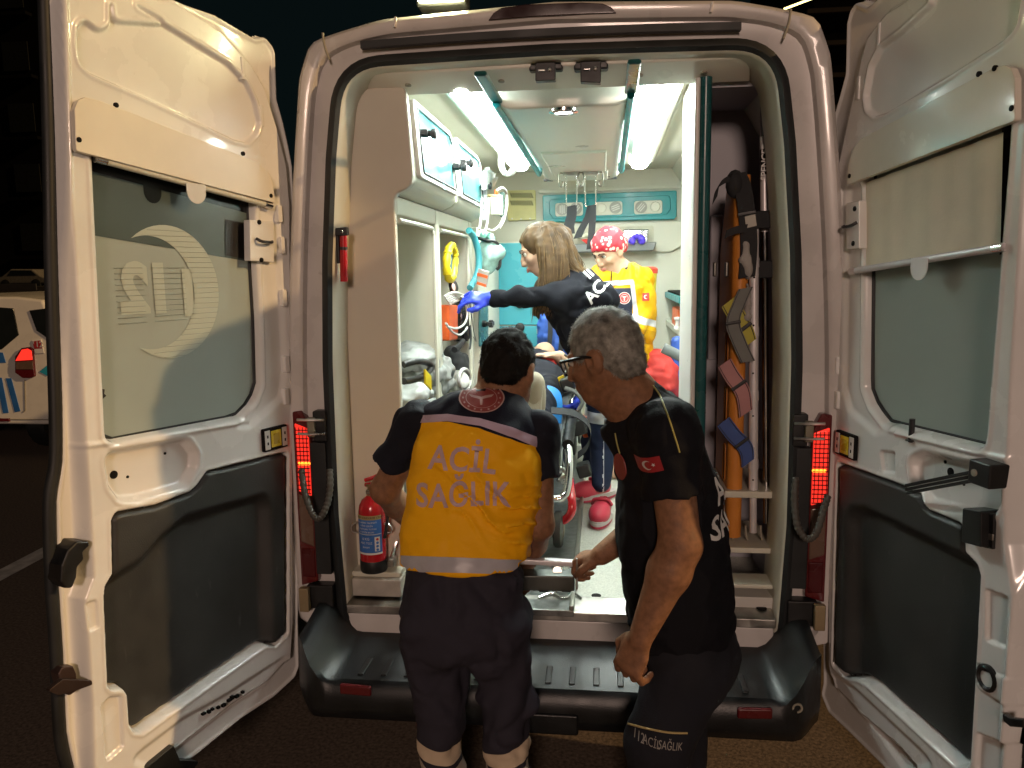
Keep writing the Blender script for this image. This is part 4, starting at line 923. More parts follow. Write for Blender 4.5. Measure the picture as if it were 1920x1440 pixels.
        for k in range(3): q.add(*[(lambda o_: (o_.v, o_.f))(slab([(A0[0], A0[1]-.016+k*.011), (A1[0], A1[1]-.016+k*.011), (A1[0], A1[1]-.007+k*.011), (A0[0], A0[1]-.007+k*.011)], -.036-.002*k, -.028, pt))][0])
        q.done('check_arm', blackp, door, bevel=.001)
        a, b_ = X([(1845, 888)], -.03)[0]; slab(rect(a, b_, .036, .030), -.045, .03, pt).done('check_bracket', blackp, door, bevel=.005)
        B().lathe(pt(a-.012, b_, -.045), -nn, [(.009, 0), (.009, .004), (.004, .005)], 10).done('check_bolt', grey_gap, door)
        a, b_ = X([(1708, 829)], -.0)[0]; a1, b1 = X([(1708, 785)], -.0)[0]; B().tube([pt(a, b_, .0), pt(a, b1, .0)], .008, 10).done('lock_pin', blackp, door)
        B().lathe(pt(a, b_+.004, .0), (0, 0, 1), [(.016, 0), (.014, .004)], 12).done('pin_collar', blackp, door)
        q = X([(1811, 952), (1846, 958), (1846, 1026), (1809, 1016)], -.02); slab(roundpoly(q, .004, 2), -.03, .03, pt).done('latch', blackp, door, bevel=.004)
        q = X([(1848, 964), (1869, 962), (1866, 1030), (1847, 1026)], -.0); slab(q, -.008, .02, pt).done('latch_plate', blackp, door, bevel=.003)
        q = X([(1853, 1000), (1862, 1002), (1861, 1014), (1852, 1012)], -.01); slab(q, -.011, -.006, pt).done('latch_bolt', steel, door, bevel=.002)
        a, b_ = X([(1854, 1271)], -.0)[0]; B().lathe(pt(a, b_, .0), -nn, [(.034, -.01), (.034, .008), (.026, .012), (.02, .004)], 20).done('rubber_stop', blackp, door)
        q = X([(1885, 1337), (1898, 1345), (1925, 1348), (1925, 1364), (1900, 1362), (1888, 1352)], -.01); slab(q, -.02, .0, pt).done('hook', blackp, door, bevel=.003)
    return door
build_door(-1); build_door(1)
# ================================================================== LOOSE THINGS IN AND AROUND THE VAN
def thing(name, loc, label, cat, group=None): return empty(name, loc, label, cat, group)
def V3(*a): return Vector(a)
# --- fire extinguisher standing on the sill ledge
c = P(701, 1056, Y=.07); c.z = .721
t = thing('fire_extinguisher', c, 'red fire extinguisher with blue label standing on the left sill', 'fire extinguisher')
R = .049
B().lathe(c, (0, 0, 1), [(R*.9, .035), (R, .04), (R, .225), (R*.93, .25), (R*.7, .272), (R*.36, .285), (.016, .29)], 28).done('cylinder', red_p, t)
B().lathe(c, (0, 0, 1), [(R*.96, 0), (R*1.02, .006), (R*1.02, .044), (R*1.0, .046)], 28).done('foot_ring', blackp, t)
def curved(z0, z1, a0, a1, r, m, nm):
    n = 20; v = []; 
    for k in range(n+1):
        a = a0+(a1-a0)*k/n; v += [c+V3(r*math.cos(a), r*math.sin(a), z0), c+V3(r*math.cos(a), r*math.sin(a), z1)]
    return B().add(v, [(2*k, 2*k+2, 2*k+3, 2*k+1) for k in range(n)]).done(nm, m, t)
curved(.082, .212, -2.75, -.55, R+.0008, blue_lab, 'label'); curved(.206, .222, -2.75, -.55, R+.0012, mat('label_gold', (.35, .28, .12), .5), 'label_band')
curved(.150, .1535, -2.7, -.6, R+.0014, mat('label_pale', (.45, .5, .55), .5), 'label_line'); curved(.075, .082, -2.75, -.55, R+.0014, white_print, 'label_line')
def ext_text(s, size, a, z, m=None, rot=False):
    v, f = text_tris(s, size); v, f = refine(v, f, .01); pts = []
    for x, y in v:
        if rot: x, y = -y, x
        an = a+x/R; pts.append(c+V3((R+.0018)*math.cos(an), (R+.0018)*math.sin(an), z+y))
    me = bpy.data.meshes.new('label_text'); me.from_pydata([tuple(p) for p in pts], [], f); me.update(); link('label_text', me, m or white_print, t, smooth=False)
ext_text('YANGIN SÖNDÜRME CİHAZI', .0095, -1.60, .214, black_print)
for i, s in enumerate(('KULLANMA TALİMATI', '1 PİMİ ÇEKİN', '2 HORTUMU TUTUN', '3 TETİĞE BASIN')): ext_text(s, .008, -1.75, .196-i*.012)
for i, s in enumerate(('6 KG', 'ABC TOZ', 'BAKIM')): ext_text(s, .013-.002*i, -1.8, .135-i*.016)
curved(.088, .142, -1.15, -.75, R+.0016, white_print, 'pictogram_strip')
for k in range(4):
    z = .094+k*.013; an = -.95; q = c+V3((R+.002)*math.cos(an), (R+.002)*math.sin(an), z)
    B().lathe(q, V3(math.cos(an), math.sin(an), 0), [(.0052, 0), (.0052, .0004), (.0001, .0005)], 12).done('pictogram', blue_lab if k < 3 else flag_red, t)
B().lathe(c, (0, 0, 1), [(.017, .286), (.017, .30), (.012, .302), (.012, .318), (.018, .32), (.018, .33)], 16).done('valve', mat('brass', (.45, .36, .2), .35, metal=1), t)
B().obox(c+V3(.0, -.02, .305), (.012, 0, 0), (0, .012, 0), (0, 0, .009)).done('gauge', chrome, t, bevel=.004)
for dz, tl_ in ((.325, .0), (.342, .018)):
    B().tube(smooth_path([c+V3(-.02, 0, dz), c+V3(.015, -.004, dz+.006+tl_*.4), c+V3(.05, -.006, dz+.012+tl_)], 4), [.0075]*9, 8).done('lever', red_p, t)
B().tube(smooth_path([c+V3(.012, .0, .31), c+V3(.05, -.01, .30), c+V3(.066, -.012, .24), c+V3(.058, -.018, .17), c+V3(.05, -.02, .13)], 6), .006, 8).done('hose', blackp, t)
for s in (-1, 1): B().tube(smooth_path([c+V3(s*R, -.01, .145), c+V3(s*(R+.022), -.012, .15), c+V3(s*(R+.026), -.012, .17), c+V3(s*(R+.008), -.01, .185), c+V3(s*R, -.01, .18)], 5), .0032, 6).done('strap_wire', steel, t)
# wall clip beside it
q = P(738, 1040, Y=.10); t = thing('pipe_bracket', q, 'small worn metal bracket beside the fire extinguisher', 'bracket')
B().box((q.x-.012, q.y-.05, q.z-.03), (q.x+.014, q.y, q.z+.0)).done('block', steel, t, bevel=.004)
B().tube(smooth_path([q+V3(0, -.03, .0), q+V3(.01, -.03, .03), q+V3(.02, -.02, .06)], 4), .006, 6).done('prong', chrome, t)
# --- red emergency hammer on the left post
a, b_ = P(644, 432, Y=.02), P(645, 528, Y=.02)
t = thing('emergency_hammer', b_, 'slim red and black emergency hammer clipped to the left door post', 'emergency hammer')
dv = (a-b_); B().tube([b_, b_+dv*.3, b_+dv*.75, b_+dv*.97], [.013, .0135, .0135, .012], 12).done('handle', red_p, t)
B().obox(b_+dv*.95+V3(-.004, -.004, .004), (.022, 0, .002), (0, .012, 0), (-.001, 0, .014)).done('head', blackp, t, bevel=.004)
B().tube([b_+dv*.62, b_+dv*.68], .0145, 12).done('grip_band', blackp, t)
B().obox(b_+dv*.7+V3(-.019, .0, 0), (.006, 0, 0), (0, .01, 0), (0, 0, .06)).done('clip', blackp, t, bevel=.003)
B().lathe(b_+dv*.97+V3(0, -.012, .0), (0, -1, 0), [(.008, 0), (.005, .010), (.003, .012)], 8).done('steel_tip', chrome, t)

# --- loading platform on the floor with pull bar
pl0 = V3(-.17, .6, .603)
t = thing('loading_platform', pl0, 'steel stretcher loading platform on the van floor with a pull bar at its end', 'platform')
B().box((-.44, -.02, .604), (.075, 2.6, .628)).done('track_plate', mat('track_steel', (.24, .25, .24), .38, metal=.9, var=.3, scale=30, bump=.2, bscale=120), t, bevel=.003)
for x in (-.43, .066): B().box((x-.008, -.02, .628), (x+.008, 2.6, .645)).done('side_lip', mat('track_lip', (.30, .30, .26), .4, metal=.8), t, bevel=.003)
B().box((-.20, .2, .6285), (-.17, 2.5, .637)).done('centre_rail', steel, t, bevel=.002)
a, b_ = P(880, 1046, Y=-.27), P(1081, 1056, Y=-.27)
B().obox((a+b_)/2, (b_-a)/2, (0, .014, 0), (0, 0, .009)).done('pull_bar', alu, t, bevel=.004)
a2, b2 = P(880, 1086, Y=-.24), P(1078, 1088, Y=-.24)
B().obox((a2+b2)/2, (b2-a2)/2, (0, .03, 0), (0, 0, .026)).done('end_block', mat('end_block_steel', (.12, .13, .12), .4, metal=.8, var=.3), t, bevel=.005)
B().obox(P(1082, 1072, Y=-.275), (.003, 0, 0), (0, .022, 0), (0, 0, .05)).done('end_plate', steel, t, bevel=.001)
for x in (1020, 1062): B().obox(P(x, 1102, Y=-.245), (.014, 0, 0), (0, .02, 0), (0, 0, .006)).done('hook_slot', black_print, t, bevel=.001)
B().tube([V3(-.25, -.24, .86), V3(-.25, .3, .66)], .015, 8).done('arm', steel, t); B().tube([V3(.03, -.24, .86), V3(.03, .3, .66)], .015, 8).done('arm', steel, t)
q = B(); q.tube(smooth_path([P(1010, 1120, Z=.634), P(1035, 1112, Z=.64), P(1058, 1122, Z=.634), P(1075, 1112, Z=.64), P(1090, 1122, Z=.634)], 5), .004, 6); q.done('loose_wire', chrome, t)

# --- stretcher with its patient
t = thing('stretcher', V3(-.19, 1.4, .63), 'ambulance stretcher with chrome rails and black grips carrying the patient', 'stretcher')
SX0, SX1, SZ = -.43, .03, 1.10
B().box((SX0+.02, .55, SZ-.06), (SX1-.03, 2.45, SZ+.02)).done('mattress', mat('mattress', (.10, .11, .12), .5), t, bevel=.02)
for x in (SX0, SX1):
    rail = smooth_path([V3(x, 2.4, SZ), V3(x, 1.5, SZ), V3(x, 1.0, SZ+.02), V3(x, .72, SZ-.02)], 5)
    B().tube(rail, .014, 10).done('side_rail', chrome, t)
    B().tube([V3(x, 1.02, SZ+.045), V3(x-.004, .62, SZ-.02)], .024, 12).done('grip', blackp, t)
    B().tube([V3(x, 1.02, SZ+.04), V3(x, 1.10, SZ+.085)], .018, 10).done('grip_end', chrome, t)
B().tube(smooth_path([V3(SX1, .64, SZ-.02), V3(SX1+.006, .56, SZ-.10), V3(SX1-.002, .50, .92), V3(SX1-.02, .48, .895), V3(SX1-.07, .475, .885), V3(SX0+.07, .475, .885), V3(SX0, .50, .92), V3(SX0, .64, SZ-.02)], 5), .0165, 10).done('foot_bar', chrome, t)
B().tube(smooth_path([V3(SX1-.03, 1.1, SZ-.08), V3(SX1-.04, .9, 1.0), V3(SX1-.03, .75, .93), V3(SX1-.05, .7, .9)], 5), .010, 8).done('inner_rail', chrome, t)
for k in range(5): B().tube(smooth_path([V3(SX1-.05, .62+k*.05, .99-k*.02), V3(SX1-.02, .61+k*.05, .975-k*.02), V3(SX1-.008, .62+k*.05, .95-k*.02), V3(SX1-.04, .63+k*.05, .93-k*.02)], 4), .006, 6).done('catch_link', steel, t)
for x in (SX0+.02, SX1-.0):
    B().tube(smooth_path([V3(x, .72, .90), V3(x+.012, .60, .86), V3(x+.012, .57, .80), V3(x-.03, .60, .75), V3(x-.12*(1 if x > -.1 else -1), .66, .72)], 6), .019, 10).done('red_leg', red_p, t)
    wx = x-.045 if x > -.1 else x+.045
    wl = B().lathe(V3(wx-.022, .60, .715), (1, 0, 0), [(.03, 0), (.066, .002), (.078, .010), (.079, .022), (.078, .034), (.066, .042), (.03, .044)], 24).done('wheel', mat('tyre_grey', (.05, .05, .045), .6, var=.3), t)
    B().lathe(V3(wx-.025, .60, .715), (1, 0, 0), [(.035, 0), (.035, .05), (.012, .052)], 16).done('hub', grey_gap, wl)
    wl = B().lathe(V3(wx-.022, 2.3, .715), (1, 0, 0), [(.03, 0), (.066, .002), (.078, .010), (.079, .022), (.078, .034), (.066, .042), (.03, .044)], 20).done('wheel', mat('tyre_grey', (.05, .05, .045), .6, var=.3), t)
    B().tube([V3(x, 2.3, .72), V3(x, 2.0, SZ-.05)], .015, 8).done('leg', steel, t)
# pale sheet hanging along the right rail
q = B(); V = []; N = 20
for i in range(9):
    for k in range(N+1):
        y = .58+.75*k/N; a = i/8; V.append(V3(SX1-.028-.012*a+.008*math.sin(k*1.7+a*2)*a, y, SZ+.04-.20*a*(.8+.2*math.sin(k*.6))))
q.add(V, [(i*(N+1)+k, i*(N+1)+k+1, (i+1)*(N+1)+k+1, (i+1)*(N+1)+k) for i in range(8) for k in range(N)]); q.done('sheet', mat('pale_sheet', (.55, .60, .62), .5, bump=.3), t)
# straps
B().ribbon(smooth_path([P(1000, 770, Y=.75), P(1040, 771, Y=.72), P(1075, 776, Y=.70), P(1100, 792, Y=.70), P(1108, 815, Y=.70), P(1100, 840, Y=.72), P(1083, 855, Y=.75)], 6), [(0, .02, .010)]*37, (0, 0, 1), .004).done('strap', black_cloth, t)
B().ribbon(smooth_path([P(1008, 731, Y=.93), P(1026, 734, Y=.90), P(1040, 746, Y=.88), P(1044, 775, Y=.87), P(1040, 812, Y=.87)], 6), [(.024, .025, .016)]*25, (.3, -.6, .5), .006).done('blue_strap', mat('bright_blue_webbing', (.02, .22, .62), .5), t)
B().ribbon(smooth_path([P(1040, 790, Y=.88), P(1044, 805, Y=.87), P(1042, 815, Y=.87)], 4), [(.012, .0, .003)]*9, (0, -1, 0), .004).done('orange_tag', orange2, t)
B().obox(P(1055, 716, Y=1.1), (.014, 0, .006), (0, .02, 0), (-.01, 0, .028)).done('yellow_tag', yellow, t, bevel=.002)
B().tube(smooth_path([P(1060, 728, Y=1.0), P(1078, 735, Y=.98), P(1092, 752, Y=.97), P(1085, 768, Y=.97)], 5), .011, 8).done('cable_loop', grey_strap, t)
for (x, y, Y, r) in ((1064, 720, 1.05, .03), (1085, 800, 1.0, .035), (1095, 880, .95, .03)): B().obox(P(x, y, Y=Y), (r, 0, .3*r), (0, .04, 0), (-.3*r, 0, r)).done('buckle', blackp, t, bevel=.008)
B().obox(P(1101, 798, Y=1.25), (.028, 0, .006), (0, .05, 0), (-.008, 0, .05)).done('orange_pouch', orange2, t, bevel=.01)

# patient: one body lying with the soles to the door
t = thing('person', V3(-.2, 1.5, 1.13), 'person lying on the stretcher in dark clothes with one shoe sole towards the door', 'person')
S = Soft((-.55, .38, 1.0), (.15, 2.6, 1.55), .009)
hd_c = V3(-.2, 2.35, 1.27)
S.ell(hd_c, (.075, .11, .09), .03); S.cap((-.2, 2.2, 1.22), (-.2, 2.1, 1.22), .055, k=.03)
S.ell((-.2, 1.85, 1.24), (.19, .28, .105), .05); S.ell((-.2, 1.5, 1.22), (.165, .2, .105), .06)
for s in (-1, 1):
    S.cap((-.2+s*.085, 1.42, 1.21), (-.2+s*.10, 1.0, 1.21), .08, .06, .04); S.cap((-.2+s*.10, 1.0, 1.21), (-.2+s*.09, .62, 1.19), .058, .045, .03)
    S.cap((-.2+s*.19, 2.0, 1.25), (-.2+s*.26, 1.72, 1.2), .052, .042, .03)
S.cap((.06, 1.72, 1.2), (-.06, 1.62, 1.345), .042, .034, .02); S.cap((-.46, 1.72, 1.2), (-.3, 1.62, 1.33), .042, .034, .02)
h0 = V3(-.06, 1.62, 1.345)
S.ell(h0+V3(-.05, .0, .01), (.05, .035, .02), .015)
for i in range(4): S.chain([h0+V3(-.08, -.03+.019*i, .012), h0+V3(-.12, -.032+.02*i, .012), h0+V3(-.145, -.03+.018*i, -.002)], [.010, .009, .008], .004)
S.cap(h0+V3(-.04, -.03, .01), h0+V3(-.08, -.055, .005), .011, .009, .006)
S.part('body', skin3, t)
S = Soft((-.5, .5, 1.0), (.1, 2.2, 1.5), .010)
S.ell((-.2, 1.85, 1.24), (.205, .30, .118), .05); S.ell((-.2, 1.5, 1.225), (.18, .22, .12), .06)
for s in (-1, 1):
    S.cap((-.2+s*.085, 1.42, 1.21), (-.2+s*.10, 1.0, 1.22), .092, .072, .04); S.cap((-.2+s*.10, 1.0, 1.22), (-.2+s*.09, .66, 1.195), .07, .058, .03)
    S.cap((-.2+s*.19, 2.0, 1.25), (-.2+s*.25, 1.75, 1.21), .062, .055, .03)
S.disp(lambda X, Y, Z: .010*vnoise(X*14, Y*9, Z*14, 3)+.006*vnoise(X*30, Y*22, Z*30, 4)); S.part('clothes', navy_cloth, t)
for s in (-1, 1):
    cx = -.2+s*.09; S = Soft((cx-.08, .42, 1.07), (cx+.08, .78, 1.48), .006)
    S.cap((cx, .56, 1.19), (cx+s*.006, .545, 1.36), .040, .034, .03); S.cap((cx, .60, 1.17), (cx, .66, 1.20), .044, .046, .03); S.ell((cx+s*.004, .535, 1.30), (.045, .03, .10), .03)
    sh = S.part('shoe', mat('beige_shoe', (.30, .26, .19), .7, bump=.3), t)
    so = roundpoly([(-.03, -.145), (.03, -.145), (.036, .0), (.044, .07), (.028, .118), (-.02, .122), (-.042, .07), (-.036, .0)], .03, 5)
    B().prism([(cx+a, .503+(.02*(b/.12)), 1.275+b) for a, b in so], (0, .028, 0)).done('sole', mat('beige_sole', (.36, .33, .26), .8, bump=.6, bscale=180), sh, bevel=.006)
B().ball(P(1024, 682, Y=1.62), .05, 12, (1.2, .8, .7)).done('red_cloth', red_cloth, t)

# --- silver-grey bags in the first bay
def bag(name, blobs, m, lo, hi, label, cat, h=.008, wr=.012, loc=None, seed=1, fr=16):
    t = thing(name, loc or blobs[0][0], label, cat); S = Soft(lo, hi, h)
    for b in blobs: S.ell(b[0], b[1], b[2] if len(b) > 2 else .03, b[3] if len(b) > 3 else None)
    S.disp(lambda X, Y, Z: wr*vnoise(X*fr, Y*fr, Z*fr, seed)+wr*.5*vnoise(X*fr*2.3, Y*fr*2.3, Z*fr*2.3, seed+1)+wr*.5*(1-2*np.abs(vnoise(X*fr*.9, Y*fr*.9, Z*fr*1.6, seed+2))))
    S.part('cloth', m, t); return t
q0 = P(790, 700, X=-.62); 
bg_ = bag('soft_bag', [(P(775, 668, X=-.68), (.12, .22, .07), .05), (P(805, 694, X=-.64), (.12, .30, .07), .04), (P(810, 720, X=-.64), (.12, .28, .055), .03)], grey_cloth, (-.82, .12, 1.15), (-.44, 1.0, 1.7), 'crumpled silver grey bag with black loop handle in the near shelf bay', 'bag', wr=.016)
B().tube(smooth_path([P(757, 684, X=-.56), P(778, 678, X=-.53), P(800, 680, X=-.52), P(808, 688, X=-.515), P(800, 700, X=-.52), P(780, 711, X=-.54), P(757, 715, X=-.56)], 5), .013, 10).done('handle', blackp, bg_)
B().obox(P(802, 712, X=-.50), (.004, 0, 0), (0, .05, -.02), (0, .0, .028)).done('yellow_patch', yellow, bg_, bevel=.002)
bag('soft_bag', [(P(785, 760, X=-.66), (.10, .24, .075), .05), (P(770, 742, X=-.62), (.08, .16, .05), .04), (P(770, 790, X=-.66), (.1, .24, .08), .05)], mat('pale_grey_bag', (.34, .35, .34), .5, var=.15, bump=.5, bscale=50), (-.82, .12, .95), (-.44, 1.0, 1.45), 'pale grey folded bag under the crumpled silver bag', 'bag', seed=8, wr=.016)
bag('towel_bundle', [(P(851, 712, X=-.60), (.07, .14, .045), .03), (P(858, 722, X=-.58), (.06, .12, .035), .03)], whitep, (-.75, .7, 1.1), (-.42, 1.5, 1.55), 'white cloth bundle between the grey bags and the far bay', 'cloth bundle', seed=12, wr=.009)
t = thing('sleeve_ring', P(872, 716, X=-.56), 'white oval ring with dark centre on the bay edge', 'ring')
ct = P(871, 712, X=-.55); e1 = P(871, 692, X=-.55)-ct; e2 = P(881, 712, X=-.55)-ct
B().tube([ct+e1*math.cos(a)+e2*math.sin(a) for a in np.linspace(0, 2*math.pi, 24, endpoint=False)], .010, 8, closed=True).done('rim', whitep, t)
B().add([ct+e1*.8*math.cos(a)+e2*.8*math.sin(a)+V3(-.004, 0, 0) for a in np.linspace(0, 2*math.pi, 24, endpoint=False)], [tuple(range(24))]).done('centre', blackp, t, smooth=False)
# --- second bay: yellow collar, defibrillator, cables, black bag
ct = P(845, 492, X=-.57); e1 = P(846, 462, X=-.57)-ct; e2 = P(855, 492, X=-.57)-ct
t = thing('neck_collar', ct, 'bright yellow loop of padded collar hanging in the far bay', 'collar')
B().tube([ct+e1*math.cos(a)*(1.05)+e2*math.sin(a)*.72 for a in np.linspace(0, 2*math.pi, 28, endpoint=False)], [.019+.003*math.sin(k*2.1) for k in range(28)], 10, closed=True).done('pad', yellow, t)
for a in (1.1, 2.6, 4.0, 5.3): 
    q = ct+e1*math.cos(a)*1.05+e2*math.sin(a)*.72; B().ball(q, .0235, 8, (1, 1, .7)).done('joint', yellow, t)
B().tube([ct+e1*.6, ct-e1*.6], .008, 8).done('inner_strap', mat('slate_strap', (.05, .12, .16), .6), t)
d0 = P(855, 600, X=-.60)
t = thing('defibrillator', d0, 'black and orange defibrillator with white cables in the far bay', 'defibrillator')
oa = [P(x, y, X=-.60) for x, y in ((834, 571), (851, 571), (851, 636), (834, 638))]
B().prism([V3(q.x-.06, q.y-.04, q.z) for q in oa], (.09, 0, 0)).done('orange_case', orange2, t, bevel=.01)
a, b_ = P(865, 562, X=-.60), P(866, 640, X=-.60); B().tube([a, a*.9+b_*.1, b_*.9+a*.1, b_], [.045, .055, .055, .045], 16).done('black_case', mat('gloss_black', (.012, .012, .013), .18, coat=.5), t)
B().lathe(P(850, 538, X=-.57), (1, -.3, .2), [(.03, -.01), (.03, .012), (.022, .014)], 16).done('dial', blackp, t)
B().lathe(P(850, 538, X=-.555), (1, -.3, .2), [(.018, 0), (.018, .003), (.001, .004)], 14).done('dial_face', mat('dial_red', (.5, .3, .28), .4), t)
for k in range(6):
    p = [P(833+k*2, 556+k*3, X=-.58), P(850+k*2, 548+k*3, X=-.545), P(866+k, 552+k*2, X=-.53), P(878-k, 558+k, X=-.525)]
    B().tube(smooth_path(p, 6), .0055, 6).done('cable', whitep, t)
for p in ([(866, 556), (874, 572), (876, 592), (870, 608), (855, 616), (838, 612)], [(836, 606), (848, 622), (862, 628), (872, 620), (876, 614)], [(878, 560), (884, 590), (888, 620), (893, 640), (888, 632)]):
    B().tube(smooth_path([P(x, y, X=-.525) for x, y in p], 6), .0055 if p[0][0] < 878 else .0025, 6).done('cable', whitep if p[0][0] < 878 else grey_strap, t)
B().ribbon(smooth_path([P(880, 610, X=-.53), P(882, 630, X=-.53), P(880, 655, X=-.53)], 4), [(0, .022, 0)]*9, (1, 0, 0), .006).done('black_strap', black_cloth, t)
B().tube(smooth_path([P(868, 640, X=-.56), P(860, 650, X=-.56), P(852, 656, X=-.57)], 4), .016, 8).done('carry_strap', black_cloth, t)
bag('black_bag', [(P(851, 678, X=-.64), (.05, .09, .10), .02), (P(863, 690, X=-.60), (.05, .10, .09), .02)], black_cloth, (-.78, .6, 1.15), (-.45, 1.7, 1.8), 'small black bag under the defibrillator in the far bay', 'bag', seed=21, wr=.012)
# oxygen mask, packet and infusion set
m0 = P(914, 480, X=-.46)
t = thing('oxygen_mask', m0, 'clear green oxygen mask pouch hanging left of the cyan locker', 'oxygen mask')
S = Soft(m0-V3(.12, .2, .18), m0+V3(.16, .2, .18), .007)
S.ell(m0+V3(0, 0, -.02), (.06, .055, .085), .02); S.cap(m0+V3(-.01, 0, .05), m0+V3(.05, 0, .02), .035, .05, .03); S.disp(lambda X, Y, Z: .007*vnoise(X*25, Y*25, Z*25, 5))
S.part('mask_shell', mat('mask_clear', (.30, .50, .45), .12, var=.35, scale=22, alpha=.75, coat=.5), t)
B().tube(smooth_path([m0+V3(-.055, -.03, .10), m0+V3(.0, -.045, .085), m0+V3(.05, -.03, .075), m0+V3(.068, -.01, .04), m0+V3(.07, -.01, -.05), m0+V3(.05, -.01, -.075)], 5), .009, 8).done('mask_rim', blackp, t)
S = Soft(m0+V3(-.09, -.1, .05), m0+V3(.09, .1, .17), .007); S.ell(m0+V3(-.0, 0, .10), (.048, .04, .034), .02); S.disp(lambda X, Y, Z: .008*vnoise(X*40, Y*40, Z*40, 6)); S.part('green_cover', mat('mask_green', (.20, .48, .40), .4, var=.4, scale=40), t)
q = P(905, 521, X=-.47); t = thing('foil_packet', q, 'grey and orange packet stuck below the oxygen mask', 'packet')
B().obox(q, (.03, 0, -.01), (0, .006, 0), (.008, 0, .042)).done('packet_body', mat('packet_grey', (.35, .34, .32), .3, metal=.3), t, bevel=.003)
B().obox(q+V3(.0, -.0068, .012), (.028, 0, -.009), (0, .001, 0), (.002, 0, .008)).done('orange_print', orange2, t, smooth=False); B().obox(q+V3(-.008, -.0068, -.034), (.026, 0, -.009), (0, .001, 0), (.002, 0, .007)).done('orange_print', orange2, t, smooth=False)
q = P(928, 380, X=-.46); t = thing('infusion_regulator', q, 'pale wall regulator with white tubes and papers beside the lockers', 'regulator')
B().obox(P(931, 385, X=-.47), (.035, 0, 0), (0, .04, 0), (0, 0, .06)).done('housing', mat('regulator_grey', (.60, .60, .52), .35), t, bevel=.008)
B().obox(P(942, 384, X=-.45), (.012, 0, 0), (0, .03, 0), (0, 0, .075)).done('dark_face', mat('regulator_face', (.06, .10, .09), .25), t, bevel=.004)
B().tube([P(909, 350, X=-.47), P(909, 412, X=-.47)], [.014, .014], 12).done('flow_tube', mat('flow_clear', (.7, .75, .8), .1, coat=.5), t)
B().obox(P(925, 367, X=-.44), (.045, 0, -.004), (0, .012, 0), (0, 0, .006)).done('arm', mat('arm_cream', (.75, .6, .3), .5), t, bevel=.003); B().obox(P(930, 361, X=-.43), (.009, 0, 0), (0, .01, 0), (0, 0, .014)).done('orange_cap', orange2, t, bevel=.003)
for p in ([(930, 358), (942, 352), (950, 362), (951, 385), (945, 412), (936, 428)], [(916, 372), (915, 400), (912, 425), (906, 438)], [(904, 372), (902, 405), (899, 430)], [(950, 366), (948, 395), (938, 420), (925, 432), (915, 430)]): B().tube(smooth_path([P(x, y, X=-.44) for x, y in p], 6), .0065, 6).done('tube', whitep, t)
for k in range(7):
    a = P(908+k*2.5, 356-k, X=-.45); b_ = P(905+k*4.2, 312+abs(k-2)*4+5*random.random(), X=-.45+.01*k); B().ribbon([a, (a+b_)/2+V3(0, .004*(-1)**k, 0), b_], [(.012, .004*(-1)**k, .002)]*3, (0, -1, 0), .0015).done('paper', whitep, t, smooth=False)
# hanging loop and blue pad near the left light
lp0 = P(958, 290, Z=2.25); t = thing('hanging_loop', lp0, 'white plastic loop with a blue pad hanging from the left ceiling rail', 'loop')
def ovl(cx, cy, rx, ry, tilt, Y, n=28): return [P(cx+rx*math.cos(a)*math.cos(tilt)-ry*math.sin(a)*math.sin(tilt), cy+rx*math.cos(a)*math.sin(tilt)+ry*math.sin(a)*math.cos(tilt), Y=Y+.05*math.sin(a)) for a in np.linspace(0, 2*math.pi, n, endpoint=False)]
B().tube(ovl(959, 291, 20, 37, .28, 1.75), .013, 8, closed=True).done('band', whitep, t); B().tube(ovl(955, 291, 12, 34, .14, 1.70), .009, 8, closed=True).done('band', mat('loop_grey', (.5, .52, .5), .4), t)
q = P(987, 283, Y=1.78); S = Soft(q-V3(.06, .06, .12), q+V3(.06, .06, .12), .006); S.ell(q, (.020, .03, .058), .01, ((.94, 0, .34), (0, 1, 0), (-.34, 0, .94))); S.part('blue_pad', mat('deep_blue_pad', (.02, .02, .62), .35), t)
B().obox(P(971, 255, Y=1.76), (.02, 0, -.01), (0, .02, 0), (.01, 0, .03)).done('clip', whitep, t, bevel=.006)

# --- things on the bulkhead tray and the right-hand bench
q = P(1192, 447, Y=3.06); t = thing('foil_pouch', q, 'silver pouch standing at the right end of the bulkhead tray', 'pouch'); B().obox(q+V3(0, .06, .015), (.09, .0, .0), (0, .012, .003), (.005, .0, .05)).done('pouch_body', mat('foil', (.55, .56, .58), .2, metal=.9, var=.5, scale=30, bump=1, bscale=30), t, bevel=.008)
bag('glove_bundle', [(P(1185, 452, Y=3.03), (.03, .03, .03), .01), (P(1204, 450, Y=3.03), (.03, .03, .035), .01), (P(1195, 443, Y=3.03), (.035, .03, .02), .01)], mat('violet_glove', (.10, .06, .65), .45), (.3, 2.9, 1.95), (.62, 3.15, 2.25), 'crumpled violet gloves on the tray in front of the silver pouch', 'gloves', h=.006, wr=.007, fr=30)
q = P(1100, 456, Y=3.05); t = thing('red_folder', q, 'pointed red folder on the bulkhead tray behind the red bandana', 'folder'); B().prism([P(x, y, Y=3.04) for x, y in ((1089, 449), (1118, 446), (1120, 462), (1104, 461))], (0, .02, 0)).done('folder_body', red_cloth, t, bevel=.003)
bag('paper_bundle', [(P(1085, 444, Y=3.08), (.035, .03, .02), .01), (P(1100, 442, Y=3.08), (.03, .03, .02), .01)], mat('pale_paper', (.6, .6, .45), .6, var=.3), (-.12, 2.95, 1.98), (.2, 3.15, 2.25), 'pale papers and packets at the left of the bulkhead tray', 'papers', h=.006, wr=.012, fr=34, seed=3)
q = P(1217, 530, Y=2.7); t = thing('sharps_bin', q, 'yellow sharps bin with red lid on the worktop behind the yellow jacket', 'bin')
